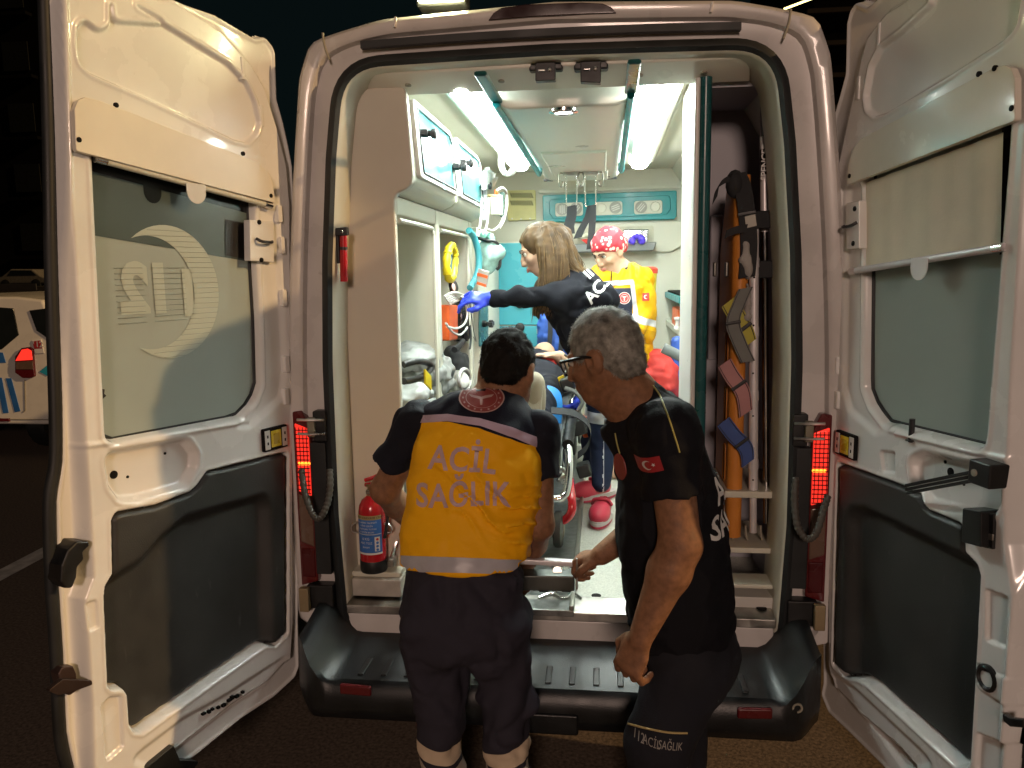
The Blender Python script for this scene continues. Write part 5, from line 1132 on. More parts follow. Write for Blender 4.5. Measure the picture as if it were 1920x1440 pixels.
zz = P(1217, 500, Y=2.7).z; B().lathe((q.x, 2.7, 1.659), (0, 0, 1), [(.045, 0), (.052, zz-.04-1.659)], 20).done('bin_body', mat('bin_yellow', (.70, .58, .05), .4), t); B().lathe((q.x, 2.7, zz-.045), (0, 0, 1), [(.056, 0), (.058, .03), (.045, .04), (.03, .045)], 20).done('lid', mat('bin_red', (.55, .06, .04), .4), t)
q = P(1255, 598, Y=2.45); t = thing('equipment_box', q, 'orange plastic equipment box on the right-hand bench shelf', 'box')
z0, z1 = 1.446, P(1255, 581, Y=2.3).z; B().box((.635, 2.3, z0), (.795, 2.75, z1)).done('case', orange2, t, bevel=.006); B().box((.63, 2.295, z0+(z1-z0)*.42), (.80, 2.31, z0+(z1-z0)*.52)).done('lid_edge', mat('orange_edge', (.65, .09, .01), .4), t, bevel=.002)
for f_ in (.22, .75): B().box((.65, 2.292, z0+(z1-z0)*(f_-.12)), (.71, 2.302, z0+(z1-z0)*(f_+.1))).done('recess', mat('orange_recess', (.5, .06, .01), .5), t, bevel=.002)
q = P(1270, 606, Y=2.2); t = thing('spool', V3(q.x, 2.2, 1.446), 'small white spool in front of the orange box', 'spool'); B().lathe((q.x, 2.2, 1.446), (0, 0, 1), [(.022, 0), (.022, .012), (.013, .02), (.013, .055), (.022, .062), (.022, .075)], 16).done('spool_body', whitep, t)
q = P(1268, 690, Y=1.9); t = thing('attendant_seat', V3(.72, 1.85, .6), 'blue attendant seat behind the right partition edge', 'seat')
B().box((.60, 1.75, .98), (.85, 2.05, 1.06)).done('cushion', blue_cloth, t, bevel=.02); B().box((.57, 1.98, 1.0), (.72, 2.08, P(1268, 632, Y=1.98).z)).done('backrest', blue_cloth, t, bevel=.03)
B().box((.66, 1.8, .6), (.76, 1.95, .98)).done('pedestal', grey_gap, t, bevel=.01); a, b_ = P(1243, 652, Y=1.6), P(1300, 680, Y=1.6); B().tube([a, b_], .020, 10, flat=(1.4, (0, 0, 1))).done('armrest', mat('armrest_grey', (.14, .15, .15), .4), t)
bag('red_bag', [(P(1232, 690, Y=2.0), (.10, .12, .12), .04), (P(1245, 720, Y=1.95), (.10, .12, .14), .04), (P(1215, 720, Y=1.95), (.1, .1, .12), .04)], red_cloth, (.25, 1.7, .6), (.72, 2.3, 1.45), 'red cloth bag beside the blue attendant seat', 'bag', h=.009, wr=.014, seed=31)
bb = bag('blue_rucksack', [(P(1040, 650, Y=2.75), (.13, .10, .28), .05), (P(1038, 600, Y=2.75), (.09, .08, .10), .04), (P(1042, 700, Y=2.72), (.13, .1, .14), .05)], blue_cloth, (-.42, 2.5, .6), (.12, 2.98, 1.75), 'blue rucksack hanging right of the cyan lockers', 'rucksack', h=.01, wr=.016, seed=41)
for x in (1030, 1052): B().ribbon(smooth_path([P(x, 585, Y=2.63), P(x+2, 620, Y=2.61), P(x-1, 660, Y=2.60), P(x, 690, Y=2.60)], 5), [(.016, 0, 0)]*16, (0, -1, 0), .006).done('strap', black_cloth, bb)

# --- spine board, scoop stretcher poles and straps in the right bay
SBX = .650
t = thing('spine_board', V3(SBX, .32, 1.02), 'orange spine board standing upright in the dark right bay', 'spine board')
zt, zb = P(1380, 330, Y=.22).z, P(1370, 1002, Y=.22).z
q = B(); oz = np.linspace(zb, zt, 50)
def sbloop(z):
    k = min(1, (zt-z)/.25, (z-zb)/.12+.2); y1 = .20+.30*(.55+.45*k); r = []
    for a in np.linspace(-math.pi/2, math.pi/2, 9): r.append((SBX-.0+math.sin(a)*.028, .205-.026*math.cos(a), z))
    r += [(SBX+.026, y1, z), (SBX-.026, y1, z)]; return r
sb = q.loft([sbloop(z) for z in oz], cap=True).done('board', orange, t)
for y0, y1 in ((722, 812), (835, 906), (620, 700)):
    a, b_ = P(1361, y0, X=SBX-.029), P(1361, y1, X=SBX-.029); yy = .262
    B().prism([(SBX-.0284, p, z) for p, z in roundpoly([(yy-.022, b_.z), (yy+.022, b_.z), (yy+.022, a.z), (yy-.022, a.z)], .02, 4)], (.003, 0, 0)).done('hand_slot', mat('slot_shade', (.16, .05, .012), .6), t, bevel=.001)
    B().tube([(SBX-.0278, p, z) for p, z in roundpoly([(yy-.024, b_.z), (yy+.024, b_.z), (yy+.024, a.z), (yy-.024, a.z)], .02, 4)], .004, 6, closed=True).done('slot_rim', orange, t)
def strap(par, pts, Y, wv, m, name='strap', th=.006, n=5):
    p = smooth_path([P(x, y, Y=Y+(e[0] if e else 0)) for x, y, *e in pts], n); o = B().ribbon(p, [wv]*len(p), (0, -1, 0), th).done(name, m, par); W_ = Vector(wv)
    if W_.length > .02:
        for e_ in (-.82, .82): B().ribbon([q+W_*e_+Vector((0, -th, 0)) for q in p], [W_*.05]*len(p), (0, -1, 0), .0012).done('stitching', black_cloth, o)
        m_ = p[len(p)//2]; B().obox(m_+Vector((0, -th, 0)), W_*1.08, (0, .004, 0), (-W_.z*.22, 0, W_.x*.22)).done('slider', blackp, o, bevel=.002)
    return o
strap(t, [(1358, 680), (1372, 705), (1392, 735), (1398, 775)], .16, (.022, 0, .016), mat('pink_webbing', (.42, .20, .20), .6), 'pink_strap')
strap(t, [(1356, 790), (1375, 815), (1398, 840), (1402, 868)], .16, (.021, 0, .017), mat('blue_webbing', (.04, .08, .26), .6), 'blue_strap')
strap(t, [(1366, 565), (1385, 600), (1398, 625), (1404, 645)], .165, (.024, 0, .019), mat('yellow_webbing', (.42, .38, .05), .6), 'yellow_strap')
strap(t, [(1398, 540), (1385, 570), (1374, 605), (1385, 640), (1402, 678)], .155, (.024, 0, .004), grey_strap, 'grey_strap')
strap(t, [(1340, 376), (1346, 350), (1360, 338), (1382, 328)], .17, (.008, 0, .014), black_cloth, 'black_strap'); strap(t, [(1382, 325), (1392, 350), (1400, 400), (1404, 460), (1400, 520)], .17, (.028, 0, .004), black_cloth, 'black_strap')
strap(t, [(1360, 440), (1378, 432), (1400, 428)], .16, (.003, 0, .014), black_cloth, 'black_strap'); B().ball(P(1378, 345, Y=.18), .04, 12, (.8, .6, 1.2)).done('head_block', black_cloth, t)
for x, y in ((1340, 505), (1362, 505), (1392, 505)): B().obox(P(x, y, Y=.28), (.006, 0, 0), (0, .012, 0), (0, 0, .026)).done('buckle', mat('buckle_steel', (.2, .2, .18), .4, metal=.7), t, bevel=.004)
bag('white_cloth', [(P(1398, 475, Y=.17), (.022, .02, .05), .01), (P(1404, 500, Y=.17), (.018, .02, .04), .01), (P(1402, 570, Y=.17), (.016, .02, .07), .01)], mat('pale_cloth', (.34, .32, .30), .7), (.60, .08, 1.5), (.76, .26, 2.0), 'crumpled pale cloth tucked between the orange board and the metal poles', 'cloth', h=.006, wr=.008, fr=30, seed=7)
t = thing('scoop_stretcher', V3(.70, .22, 1.02), 'tall folded scoop stretcher of shiny metal tubes beside the spine board', 'scoop stretcher')
a0, a1 = P(1414, 430, Y=.19), P(1412, 998, Y=.19)
B().tube([a1, a1+(a0-a1)*.12, a1+(a0-a1)*.121, a0], [.013, .013, .0165, .0165], 14).done('front_tube', alu, t)
for f_ in (.22, .45, .66, .88): B().tube([a1+(a0-a1)*f_, a1+(a0-a1)*(f_+.03)], .0185, 14).done('sleeve', alu, t)
b0, b1 = P(1432, 170, Y=.24), P(1437, 980, Y=.24)
B().tube([b1, b0], .012, 12).done('rear_tube', chrome, t); B().tube([b0+(b1-b0)*.10, b0+(b1-b0)*.31], .0145, 12).done('upper_sleeve', alu, t)
lb = B().tube([P(1434, 280, Y=.235), P(1434, 328, Y=.235)], .0158, 14).done('name_band', black_print, t)
v, f = text_tris('SPENCER', .030, bold=.0008); o = P(1434, 304, Y=.2165); decal('band_text', v, f, o, (0, 0, 1), (-1, 0, 0), white_print, t, off=.001)
for y in (412, 505): 
    q = P(1432, y, Y=.20); B().obox(q, (.045, 0, 0), (0, .012, 0), (0, 0, .030)).done('holder_strap', black_cloth, t, bevel=.005)
for (x, y) in ((1414, 440), (1414, 520), (1413, 610), (1412, 700), (1412, 780), (1412, 900)): B().lathe(P(x, y, Y=.1725), (0, -1, 0), [(.0035, 0), (.003, .0015)], 8).done('rivet', black_print, t)
q = P(1407, 415, Y=.17); B().obox(q, (.018, 0, .004), (0, .008, 0), (-.003, 0, .02)).done('tag', mat('tag_white', (.5, .48, .42), .6), t, bevel=.002)
for x in (1352, 1372, 1398, 1426): B().tube(smooth_path([P(x, 985, Y=.2), P(x+1, 1005, Y=.2), P(x+4, 1012, Y=.2)], 3), .004, 6).done('holder_wire', grey_gap, t)

# ================================================================== PARKED VEHICLES FAR LEFT
def far(x, y, d): return Vector(CAM+ray(x, y)*d)
D = 8.2
pv = far(40, 800, D); pv.z = 0
t = thing('parked_van', pv, 'white parked van with blue stripes and red tail light at the left edge', 'van')
vw = mat('parked_van_paint', (.74, .72, .66), .3, coat=.4, var=.04)
def fz(y, x=40): return far(x, y, D).z
def fp(x, y, off=0): q = far(x, y, D); return V3(q.x, q.y+off, q.z)
# its rear face looks at the camera's side; body extends away along +Y
o = fp(84, 800); prof = [(-190, 795), (-190, 575), (-150, 555), (30, 556), (80, 562), (96, 600), (100, 790), (90, 797)]
q = B(); L = []
for yy, sc in ((.0, .985), (.04, 1), (.6, 1), (4.2, 1), (4.6, .9)):
    cx = fp(-45, 690); L.append([cx+(fp(x, y)-cx)*sc+V3(0, yy, 0) for x, y in prof])
body = q.loft(L, cap=True).done('body', vw, t, bevel=.02)
def fl(nm, pts, m, off=-.012, th=.012, par=None): return B().prism([fp(x, y, off) for x, y in pts], (0, th, 0)).done(nm, m, par or t, bevel=.003)
fl('rear_window', [(-60, 572), (26, 578), (36, 628), (4, 655), (-60, 660)], glass_dk); fl('side_window', [(56, 582), (96, 577), (99, 640), (70, 620)], glass_dk)
lt = fl('tail_light', [(58, 650), (64, 654), (68, 705), (62, 708), (46, 708), (32, 698), (32, 668), (44, 652)], red_dk, -.03, .03)
fl('red_lens', [(56, 653), (63, 657), (65, 674), (33, 676), (45, 655)], red_lens, -.036, .01, lt); fl('clear_lens', [(34, 678), (66, 676), (66, 692), (34, 692)], clear_lens, -.036, .01, lt)
bs = mat('stripe_blue', (.03, .14, .42), .4)
for pts in ([(-8, 708), (4, 708), (17, 774), (6, 775)], [(11, 709), (22, 709), (39, 771), (28, 773)], [(-6, 660), (6, 661), (12, 680), (-6, 681)]): fl('blue_stripe', pts, bs, -.006, .006)
fl('cyan_arrow', [(74, 697), (90, 684), (90, 705)], mat('arrow_cyan', (.03, .35, .5), .4), -.008, .008)
st_ = fl('sticker', [(61, 638), (78, 636), (84, 662), (67, 663)], white_print, -.010, .010); fl('sticker_top', [(62, 640), (77, 638), (81, 653), (66, 654)], flag_red, -.013, .004, st_)
v, f = text_tris('112', .085, bold=.002); e = fp(72, 646, -.0145); decal('sticker_text', v, f, e, (1, 0, 0), (0, 0, 1), white_print, st_, off=.002)
fl('reflector', [(0, 784), (19, 784), (20, 790), (0, 790)], red_dk, -.02, .02); fl('bumper_line', [(-190, 782), (96, 786), (96, 788), (-190, 784)], grey_gap, -.008, .008); fl('door_line', [(46, 712), (48, 712), (49, 770), (44, 774), (43, 772), (47, 768)], grey_gap, -.008, .008)
for k, xx in enumerate((-140, 60)):
    cc = fp(xx, 800, .35); cc.z = .32; B().lathe(cc, (1, 0, 0), [(.2, -.1), (.32, -.1), (.33, 0), (.32, .1), (.2, .1)], 20).done('wheel', rubber, t)
D = 30
c0 = far(38, 522, D)
t = thing('parked_car', V3(c0.x, c0.y, c0.z-.5), 'small pale car parked far off at the left edge', 'car')
q = B(); pr = [(-1.9, -.35), (1.9, -.35), (1.95, .0), (1.5, .15), (.95, .55), (-.7, .58), (-1.4, .15), (-1.95, .05)]
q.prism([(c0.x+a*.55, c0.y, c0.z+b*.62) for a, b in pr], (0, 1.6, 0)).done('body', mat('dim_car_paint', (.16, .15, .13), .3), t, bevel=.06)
q = B().prism([(c0.x+a*.55, c0.y-.012, c0.z+b*.62) for a, b in [(-.95, .17), (1.25, .17), (.85, .48), (-.62, .5)]], (0, .02, 0)).done('window', glass_dk, t, bevel=.01)
for a in (-1.15, 1.15): B().lathe((c0.x+a*.55, c0.y-.02, c0.z-.22), (0, 1, 0), [(.1, 0), (.19, .01), (.19, .15)], 16).done('wheel', rubber, t)
bq = far(38, 538, D); t = thing('banner', V3(bq.x, bq.y-.4, bq.z), 'low dark banner below the far parked car', 'banner')
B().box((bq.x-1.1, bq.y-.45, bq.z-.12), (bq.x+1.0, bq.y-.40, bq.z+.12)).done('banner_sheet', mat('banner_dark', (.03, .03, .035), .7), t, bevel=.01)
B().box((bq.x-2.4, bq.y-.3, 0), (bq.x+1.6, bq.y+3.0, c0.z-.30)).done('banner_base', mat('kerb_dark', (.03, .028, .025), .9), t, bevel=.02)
# ================================================================== PEOPLE
def nrm(v): v = np.array(v, float); return v/np.linalg.norm(v)
def frame_of(f, u):
    f = nrm(f); u = np.array(u, float); u = nrm(u-f*(u@f)); return f, u, np.cross(f, u)   # forward, up, right
def add_head(S, c, f, u, sc=1., k=.018, jaw=1., nose=1.):
    f, u, r = frame_of(f, u); c = np.array(c, float); A = (f, r, u)
    p = lambda a, b, d: c+sc*(f*a+r*b+u*d)
    S.ell(p(-.012, 0, .022), np.array((.098, .077, .098))*sc, k, A)
    S.ell(p(.030, 0, -.035), np.array((.062, .060, .082))*sc, k*1.5, A)
    S.ell(p(.052, 0, -.092), np.array((.030, .034, .026))*sc*jaw, k*1.2, A)
    for s in (-1, 1):
        S.cap(p(.0, s*.056, -.045), p(.050, s*.026, -.095), .022*sc*jaw, .018*sc*jaw, k)
        S.ell(p(.062, s*.040, -.028), np.array((.026, .024, .022))*sc, k*.8, A)
        S.ell(p(.094, s*.033, .006), np.array((.017, .017, .012))*sc, .010, A, op='s')
        S.cap(p(.088, s*.012, .024), p(.076, s*.048, .022), .010*sc, .008*sc, .012)
        S.ell(p(-.006, s*.080, -.010), np.array((.026, .011, .034))*sc, .006, A); S.ell(p(.004, s*.088, -.006), np.array((.012, .008, .018))*sc, .004, A, op='s')
    S.chain([p(.090, 0, .010), p(.104, 0, -.012), p(.116*nose, 0, -.034)], [.009*sc, .010*sc, .013*sc], .010)
    for s in (-1, 1): S.ell(p(.100, s*.012, -.038), np.array((.011, .009, .009))*sc, .006, A)
    S.ell(p(.092, 0, -.062), np.array((.012, .024, .007))*sc, .006, A); S.ell(p(.090, 0, -.073), np.array((.012, .021, .008))*sc, .006, A)
    S.ell(p(.104, 0, -.0675), np.array((.008, .022, .0022))*sc, .003, A, op='s')
    return p
def face_parts(p, f, u, parent, sc=1., brow=hair_dk, lips=True):
    f, u, r = frame_of(f, u)
    for s in (-1, 1):
        B().ball(p(.0785, s*.033, .007), .0125*sc, 12).done('eye', mat('eye_white', (.6, .56, .5), .25), parent)
        B().ball(p(.087, s*.033, .006), .0062*sc, 10).done('iris', eye_m, parent)
        B().tube(smooth_path([Vector(p(.099, s*.014, .026)), Vector(p(.098, s*.032, .033)), Vector(p(.082, s*.052, .027))], 4), [.003*sc]*8+[.0015*sc], 6).done('eyebrow', brow, parent)
        B().tube(smooth_path([Vector(p(.090, s*.020, .012)), Vector(p(.0935, s*.033, .0155)), Vector(p(.083, s*.047, .010))], 4), .0018*sc, 5).done('eyelash', hair_dk, parent)
    if lips:
        for dz, rr in ((-.063, .0045), (-.072, .0055)):
            B().tube(smooth_path([Vector(p(.091, -.020, -.067)), Vector(p(.101, -.008, dz)), Vector(p(.103, 0, dz-.001)), Vector(p(.101, .008, dz)), Vector(p(.091, .020, -.067))], 4), [rr*sc*.5]+[rr*sc]*15+[rr*sc*.5], 6).done('lip', lip_m, parent)
def fuzz(name, S_mesh, n, ln, wd, m, parent, down, keep=None, jit=.5):
    """short single hairs standing on a hair cap"""
    me = S_mesh.data; rs = np.random.RandomState(3); L = Vector((0, 0, 0)); q = S_mesh
    while q is not None: L += q.location; q = q.parent
    polys = me.polygons; V = []; F = []
    idx = rs.randint(0, len(polys), n)
    for i in idx:
        pg = polys[int(i)]; c = pg.center+L; nn = pg.normal
        if keep is not None and not keep(c): continue
        t = Vector(down)+Vector(rs.randn(3)*jit); t = t-nn*t.dot(nn); t = t.normalized() if t.length > 1e-6 else nn.orthogonal()
        dr = (t*.85+nn*.45).normalized(); sd = dr.cross(nn).normalized()*wd; l = ln*(.6+.8*rs.rand()); k = len(V)
        V += [c-sd-nn*.001, c+sd-nn*.001, c+dr*l*.6+sd*.7+nn*.0, c+dr*l*.6-sd*.7, c+dr*l-nn*l*.15]; F += [(k, k+1, k+2, k+3), (k+3, k+2, k+4)]
    b = B(); b.add(V, F); mm = bpy.data.meshes.new(name); mm.from_pydata([tuple(v) for v in V], [], F); mm.update()
    o = link(name, mm, m, parent); o['kind'] = 'stuff'; return o
def hand(S, wrist, dirv, palmn, sc=1., curl=.6, spread=.0, thumb=1):
    """five separate fingers from a palm; dirv along the hand, palmn out of the palm, thumb side = +side*thumb"""
    d = nrm(dirv); n = nrm(np.array(palmn)-d*(np.array(palmn)@d)); sd = np.cross(d, n)*thumb; w0 = np.array(wrist, float)
    q = lambda a, b, c_: w0+sc*(d*a+sd*b+n*c_)
    S.ell(q(.048, 0, 0), np.array((.050, .040, .018))*sc, .015, (d, sd, n)); S.ell(q(.03, .022, .008), np.array((.032, .018, .017))*sc, .012, (d, sd, n)); S.ell(q(.075, 0, -.003), np.array((.018, .040, .015))*sc, .010, (d, sd, n))
    for i, (off, ln) in enumerate(((.031, .92), (.0105, 1.02), (-.0105, .96), (-.031, .78))):
        pts = [q(.086, off, 0)]; ang = .15; rs = [.0105*sc]
        for j, (seg, r_) in enumerate(((.042, .0095), (.027, .0085), (.021, .0078))):
            ang += curl*(.9 if j == 0 else 1.0)+.04*i; pts.append(pts[-1]+sc*ln*seg*(d*math.cos(ang)+n*math.sin(ang)+sd*spread*(1.5-i)*.3)); rs.append(r_*sc)
        S.chain(pts, rs, .0035)
    S.chain([q(.022, .034, .010), q(.050, .052, .022), q(.074, .050, .034), q(.092, .042, .040)], [.014*sc, .0125*sc, .0105*sc, .009*sc], .006)
    return q
def cloth_fold(fr, amp, seed, axis=(1, 1, 1)):
    a, b, c = axis
    def g(X, Y, Z):
        wv = vnoise(X*fr*a*.6+3, Y*fr*b*.6, Z*fr*c*.6, seed+9)
        return amp*(1-2*np.abs(vnoise(X*fr*a+wv*1.3, Y*fr*b+wv*.9, Z*fr*c+wv, seed)))+amp*.5*vnoise(X*fr*2.2, Y*fr*2.2, Z*fr*2.2, seed+1)
    return g

# ---------------- person 1: bending man in the amber vest, seen from behind
t = thing('person', V3(*(P(870, 1440, Y=-.5).xy), 0), 'person bending forward in amber and navy emergency vest, seen from behind', 'person')
Y0 = -.48
pel = P(868, 1160, Y=-.46); wai = P(867, 1065, Y=-.43); che = P(890, 900, Y=-.34); upp = P(905, 800, Y=-.28); nck = P(940, 742, Y=-.24); hdc = P(952, 692, Y=-.215)
shL, shR = P(785, 795, Y=-.27), P(1008, 812, Y=-.26)
elL, elR = P(722, 918, Y=-.24), P(1010, 985, Y=-.33); wrL, wrR = P(775, 985, Y=.06), P(985, 1062, Y=-.14)
kneL, kneR = P(828, 1352, Y=-.47), P(948, 1348, Y=-.47); ftL, ftR = V3(kneL.x-.02, -.44, .05), V3(kneR.x+.02, -.46, .05)
hpL, hpR = P(815, 1170, Y=-.46), P(938, 1170, Y=-.46)
f1, u1 = (.12, .80, -.42), (.10, .45, .88)
S = Soft((-.62, -.72, 0), (.18, .22, 1.72), .0065)
p1 = add_head(S, hdc, f1, u1, 1.0)
S.cap(hdc+V3(0, -.01, -.07), nck+V3(-.01, 0, -.03), .056, .062, .03)
S.chain([nck, upp, che, wai, pel], [.07, .10, .10, .085, .09], .05)
for a, b_, c_, sd in ((shL, elL, wrL, -1), (shR, elR, wrR, 1)):
    S.cap(upp, a, .07, .055, .04); S.cap(a, b_, .052, .046, .03); S.cap(b_, (b_*.6+c_*.4), .046, .044, .02); S.cap((b_*.6+c_*.4), c_, .044, .029, .02)
    hand(S, c_, (c_-b_), (0, 0, -1) if sd < 0 else (-.5, .1, -.6), 1, .7, thumb=-sd)
for a, b_, c_ in ((hpL, kneL, ftL), (hpR, kneR, ftR)):
    S.cap(a, b_, .075, .05, .03); S.cap(b_, c_, .05, .038, .03); S.cap(c_, c_+V3(0, .15, -.02), .038, .034, .02)
b1 = S.part('body', skin2, t)
# vest
S = Soft((-.62, -.72, .72), (.18, .12, 1.60), .0065)
def slab_e(c_, hw, hd, k=.07, tl_=0.): S.ell(c_, (hw, hd, .13), k, ((math.cos(tl_), 0, -math.sin(tl_)), (0, 1, 0), (math.sin(tl_), 0, math.cos(tl_))))
for fx in np.linspace(0, 1, 6):
    a = wai+(che-wai)*fx; slab_e(a+V3(0, 0, -.01), .186+.006*fx, .128, .06, .03)
for fx in np.linspace(0, 1, 4):
    a = che+(upp-che)*fx; slab_e(a, .19-.012*fx, .125-.01*fx, .06, .09)
S.cap(shL+V3(.06, .0, .005), upp+V3(-.03, 0, .01), .066, .085, .05); S.cap(shR+V3(-.06, 0, .0), upp+V3(.03, 0, .01), .066, .085, .05); S.cap(upp, nck, .095, .066, .05)
S.plane_cut(nck+V3(0, 0, .0), nrm((.05, .45, .88))); hem = P(868, 1083, Y=-.55); S.plane_cut(hem, nrm((.03, 0, -1)))
fold = cloth_fold(7, .007, 11, (.7, 1, 1.6)); dg_ = cloth_fold(17, .0035, 14)
ca, cb = P(900, 905, Y=-.42), P(1000, 985, Y=-.42)
def vest_folds(X, Y, Z):
    # diagonal creases from the shoulder blade down to the right waist, and gathers at the waist
    t_ = (X-ca.x)*.62+(Z-ca.z)*.80; s_ = (X-ca.x)*.80-(Z-ca.z)*.62
    m1 = np.exp(-(s_-.03)**2/.018-(t_+.02)**2/.006); wob = vnoise(X*9, Y*9, Z*9, 2)
    m2 = np.exp(-((X-ca.x-.13)**2)/.006-((Z-ca.z+.10)**2)/.008)
    sh = lambda q: np.maximum(0, np.sin(q))**3
    return fold(X, Y, Z)+dg_(X, Y, Z)-.018*m1*sh(t_*105+5*wob)-.018*m2*sh((Z-ca.z)*150+(X-ca.x)*55+4*wob)
S.disp(vest_folds)
yl = [(738, 808), (763, 803), (790, 795), (840, 791), (900, 801), (960, 823), (1012, 850), (1040, 862)]
yx = [P(x, y, Y=-.40-.03*(y > 830)).x for x, y in yl]; yz = [P(x, y, Y=-.40).z for x, y in yl]
vest = S.part('vest', attr_mat('vest_cloth', [('yoke', (.009, .010, .020))], (.95, .47, .008), .62), t, {'yoke': lambda X, Y, Z: Z-np.interp(X, yx, yz)})
# navy shirt sleeves and shoulders beneath the vest
S = Soft((-.62, -.60, .9), (.18, .12, 1.60), .0065)
cuL, cuR = P(734, 872, Y=-.25), P(1014, 900, Y=-.29)
S.cap(upp, shL, .08, .07, .05); S.cap(upp, shR, .08, .07, .05); S.cap(shL, cuL+(cuL-shL)*.25, .070, .062, .03); S.cap(shR, cuR+(cuR-shR)*.25, .070, .062, .03); S.cap(upp, nck, .09, .068, .05)
S.plane_cut(nck+V3(0, 0, .012), nrm((.05, .45, .88)))
for cu, sh in ((cuL, shL), (cuR, shR)):
    d = nrm(cu-sh); ax = [S.lo[i]+S.h*np.arange(S.n[i]) for i in range(3)]; X, Y, Z = np.meshgrid(*ax, indexing='ij', sparse=True)
    dd = (X-cu[0])*d[0]+(Y-cu[1])*d[1]+(Z-cu[2])*d[2]; near = (np.sqrt((X-cu[0])**2+(Y-cu[1])**2+(Z-cu[2])**2) < .2)
    S.f = np.where(near, np.maximum(S.f, dd), S.f).astype(np.float32)
S.disp(cloth_fold(14, .007, 21)); S.part('shirt', navy_cloth, t)
# trousers with bands below the knee
S = Soft((-.62, -.76, .03), (.18, -.12, 1.12), .0075)
S.ell(pel+V3(0, 0, .02), (.190, .135, .13), .05); S.ell(wai+V3(0, -.005, -.03), (.184, .137, .13), .05); S.ell(pel+V3(-.07, -.06, -.02), (.10, .09, .12), .06); S.ell(pel+V3(.08, -.06, -.02), (.10, .09, .12), .06)
for a, b_, c_ in ((hpL, kneL, ftL), (hpR, kneR, ftR)):
    S.cap(a, b_, .108, .080, .03); S.cap(b_, c_+V3(0, 0, .03), .080, .070, .03)
    S.ell(b_+V3(0, -.01, .06), (.088, .085, .07), .03)
S.disp(lambda X, Y, Z: cloth_fold(8, .013, 31, (1.2, 1, 1.2))(X, Y, Z)+cloth_fold(18, .006, 33)(X, Y, Z))
kb = P(880, 1428, Y=-.55).z
def band(X, Y, Z): sl = np.where(X < pel.x, -.15*(X-kneL.x), .22*(X-kneR.x)); return .027-np.abs(Z-(kb+sl))
def band2(X, Y, Z): sl = np.where(X < pel.x, -.15*(X-kneL.x), .22*(X-kneR.x)); return .02-np.abs(Z-(kb-.085+sl+.4*np.abs(X-np.where(X < pel.x, kneL.x, kneR.x))))
S.part('trousers', attr_mat('trousers_cloth', [('band', (.62, .50, .36)), ('band2', (.42, .36, .3))], (.034, .032, .044), .85, bscale=260), t, {'band': band, 'band2': band2})
for s, k_ in ((-1, ftL), (1, ftR)): B().loft([[k_+V3(.052*math.cos(a)*q_, .05+.14*math.sin(a)*q_, dz) for a in np.linspace(0, 2*math.pi, 20, endpoint=False)] for q_, dz in ((1, -.05), (1.05, -.03), (1, .0), (.7, .045), (.5, .06))], cap=True).done('boot', blackp, t)
# reflective stripes, letters and round badge pressed onto the vest
BV = bvh(vest); MPP = .00152
def on_back(name, v, f, m, off=.003, maxlen=.014, curve=None):
    """sewn or printed piece; its outline measured in photo points, laid on the cloth"""
    if curve: v = [curve(x, y) for x, y in v]
    V, F = refine(v, f, maxlen/MPP); out = []; ok = []
    for x, y in V:
        h_ = BV.ray_cast(Vector(CAM), Vector(ray(x, y)).normalized()); ok.append(h_[0] is not None); out.append(h_[0]+h_[1]*off if ok[-1] else Vector((0, 0, 0)))
    F = [q for q in F if all(ok[i] for i in q)]; used = sorted({i for q in F for i in q}); mp = {i: k for k, i in enumerate(used)}
    me = bpy.data.meshes.new(name); me.from_pydata([tuple(out[i]) for i in used], [], [tuple(mp[i] for i in q) for q in F]); me.update(); return link(name, me, m, t)
top = [(768, 786), (790, 779), (840, 777), (900, 785), (960, 802), (1022, 826)]; bot = [(764, 800), (790, 793), (840, 790), (900, 799), (960, 820), (1020, 845)]
def strip(top, bot): 
    v = list(top)+list(bot); n = len(top); return v, [(i, n+i, n+i+1, i+1) for i in range(n-1)]
on_back('reflective_stripe', *strip([tuple(q) for q in np.array(top)], bot), reflect)
tp_ = [(x, 1041+.035*(x-738)) for x in np.linspace(736, 1003, 9)]; bt_ = [(x, 1070+.03*(x-738)) for x in np.linspace(736, 1003, 9)]
on_back('reflective_band', *strip(tp_, bt_), reflect_w)
LT = mat('letter_tape', (.54, .37, .39), .45, var=.12)
def place_txt(s, px, py, hpx, tilt, wob):
    v, f = text_tris(s, hpx*1.38, bold=1.4, space=1.06)
    def cv(x, y): a = tilt; x = x*.82; yy = y+wob*math.sin(x*.035); return (px+x*math.cos(a)-yy*math.sin(a), py-x*math.sin(a)-yy*math.cos(a))
    on_back('lettering', v, f, LT, .0028, .010, cv)
place_txt('ACİL', 868, 864, 46, -.12, 2); place_txt('SAĞLIK', 868, 930, 45, -.01, 3)
bx, bz = 903, 748; rx, rz = 42, 27
v, f = poly2(circle2(rx, 40, 0, 0, rz)); v, f = [(0, 0)]+v, [(0, i+1, (i+1) % 40+1) for i in range(40)]
on_back('round_badge', v, f, badge_red, .004, .012, lambda x, y: (bx+x, bz-y))
bw = mat('badge_print', (.44, .30, .28), .5)
def bring(r0, r1): v, f = ring2(r0, r1); return [(x, y*rz/rx) for x, y in v], f
for r0, r1 in ((39.5, 42), (28, 29)): on_back('badge_ring', *bring(r0, r1), bw, .006, .012, lambda x, y: (bx+x, bz-y))
for k in range(16):
    a = 2*math.pi*k/16; v, f = star2(2.7, 5, 34*math.cos(a), 34*math.sin(a)*rz/rx); on_back('badge_star', v, f, bw, .006, .02, lambda x, y: (bx+x, bz-y))
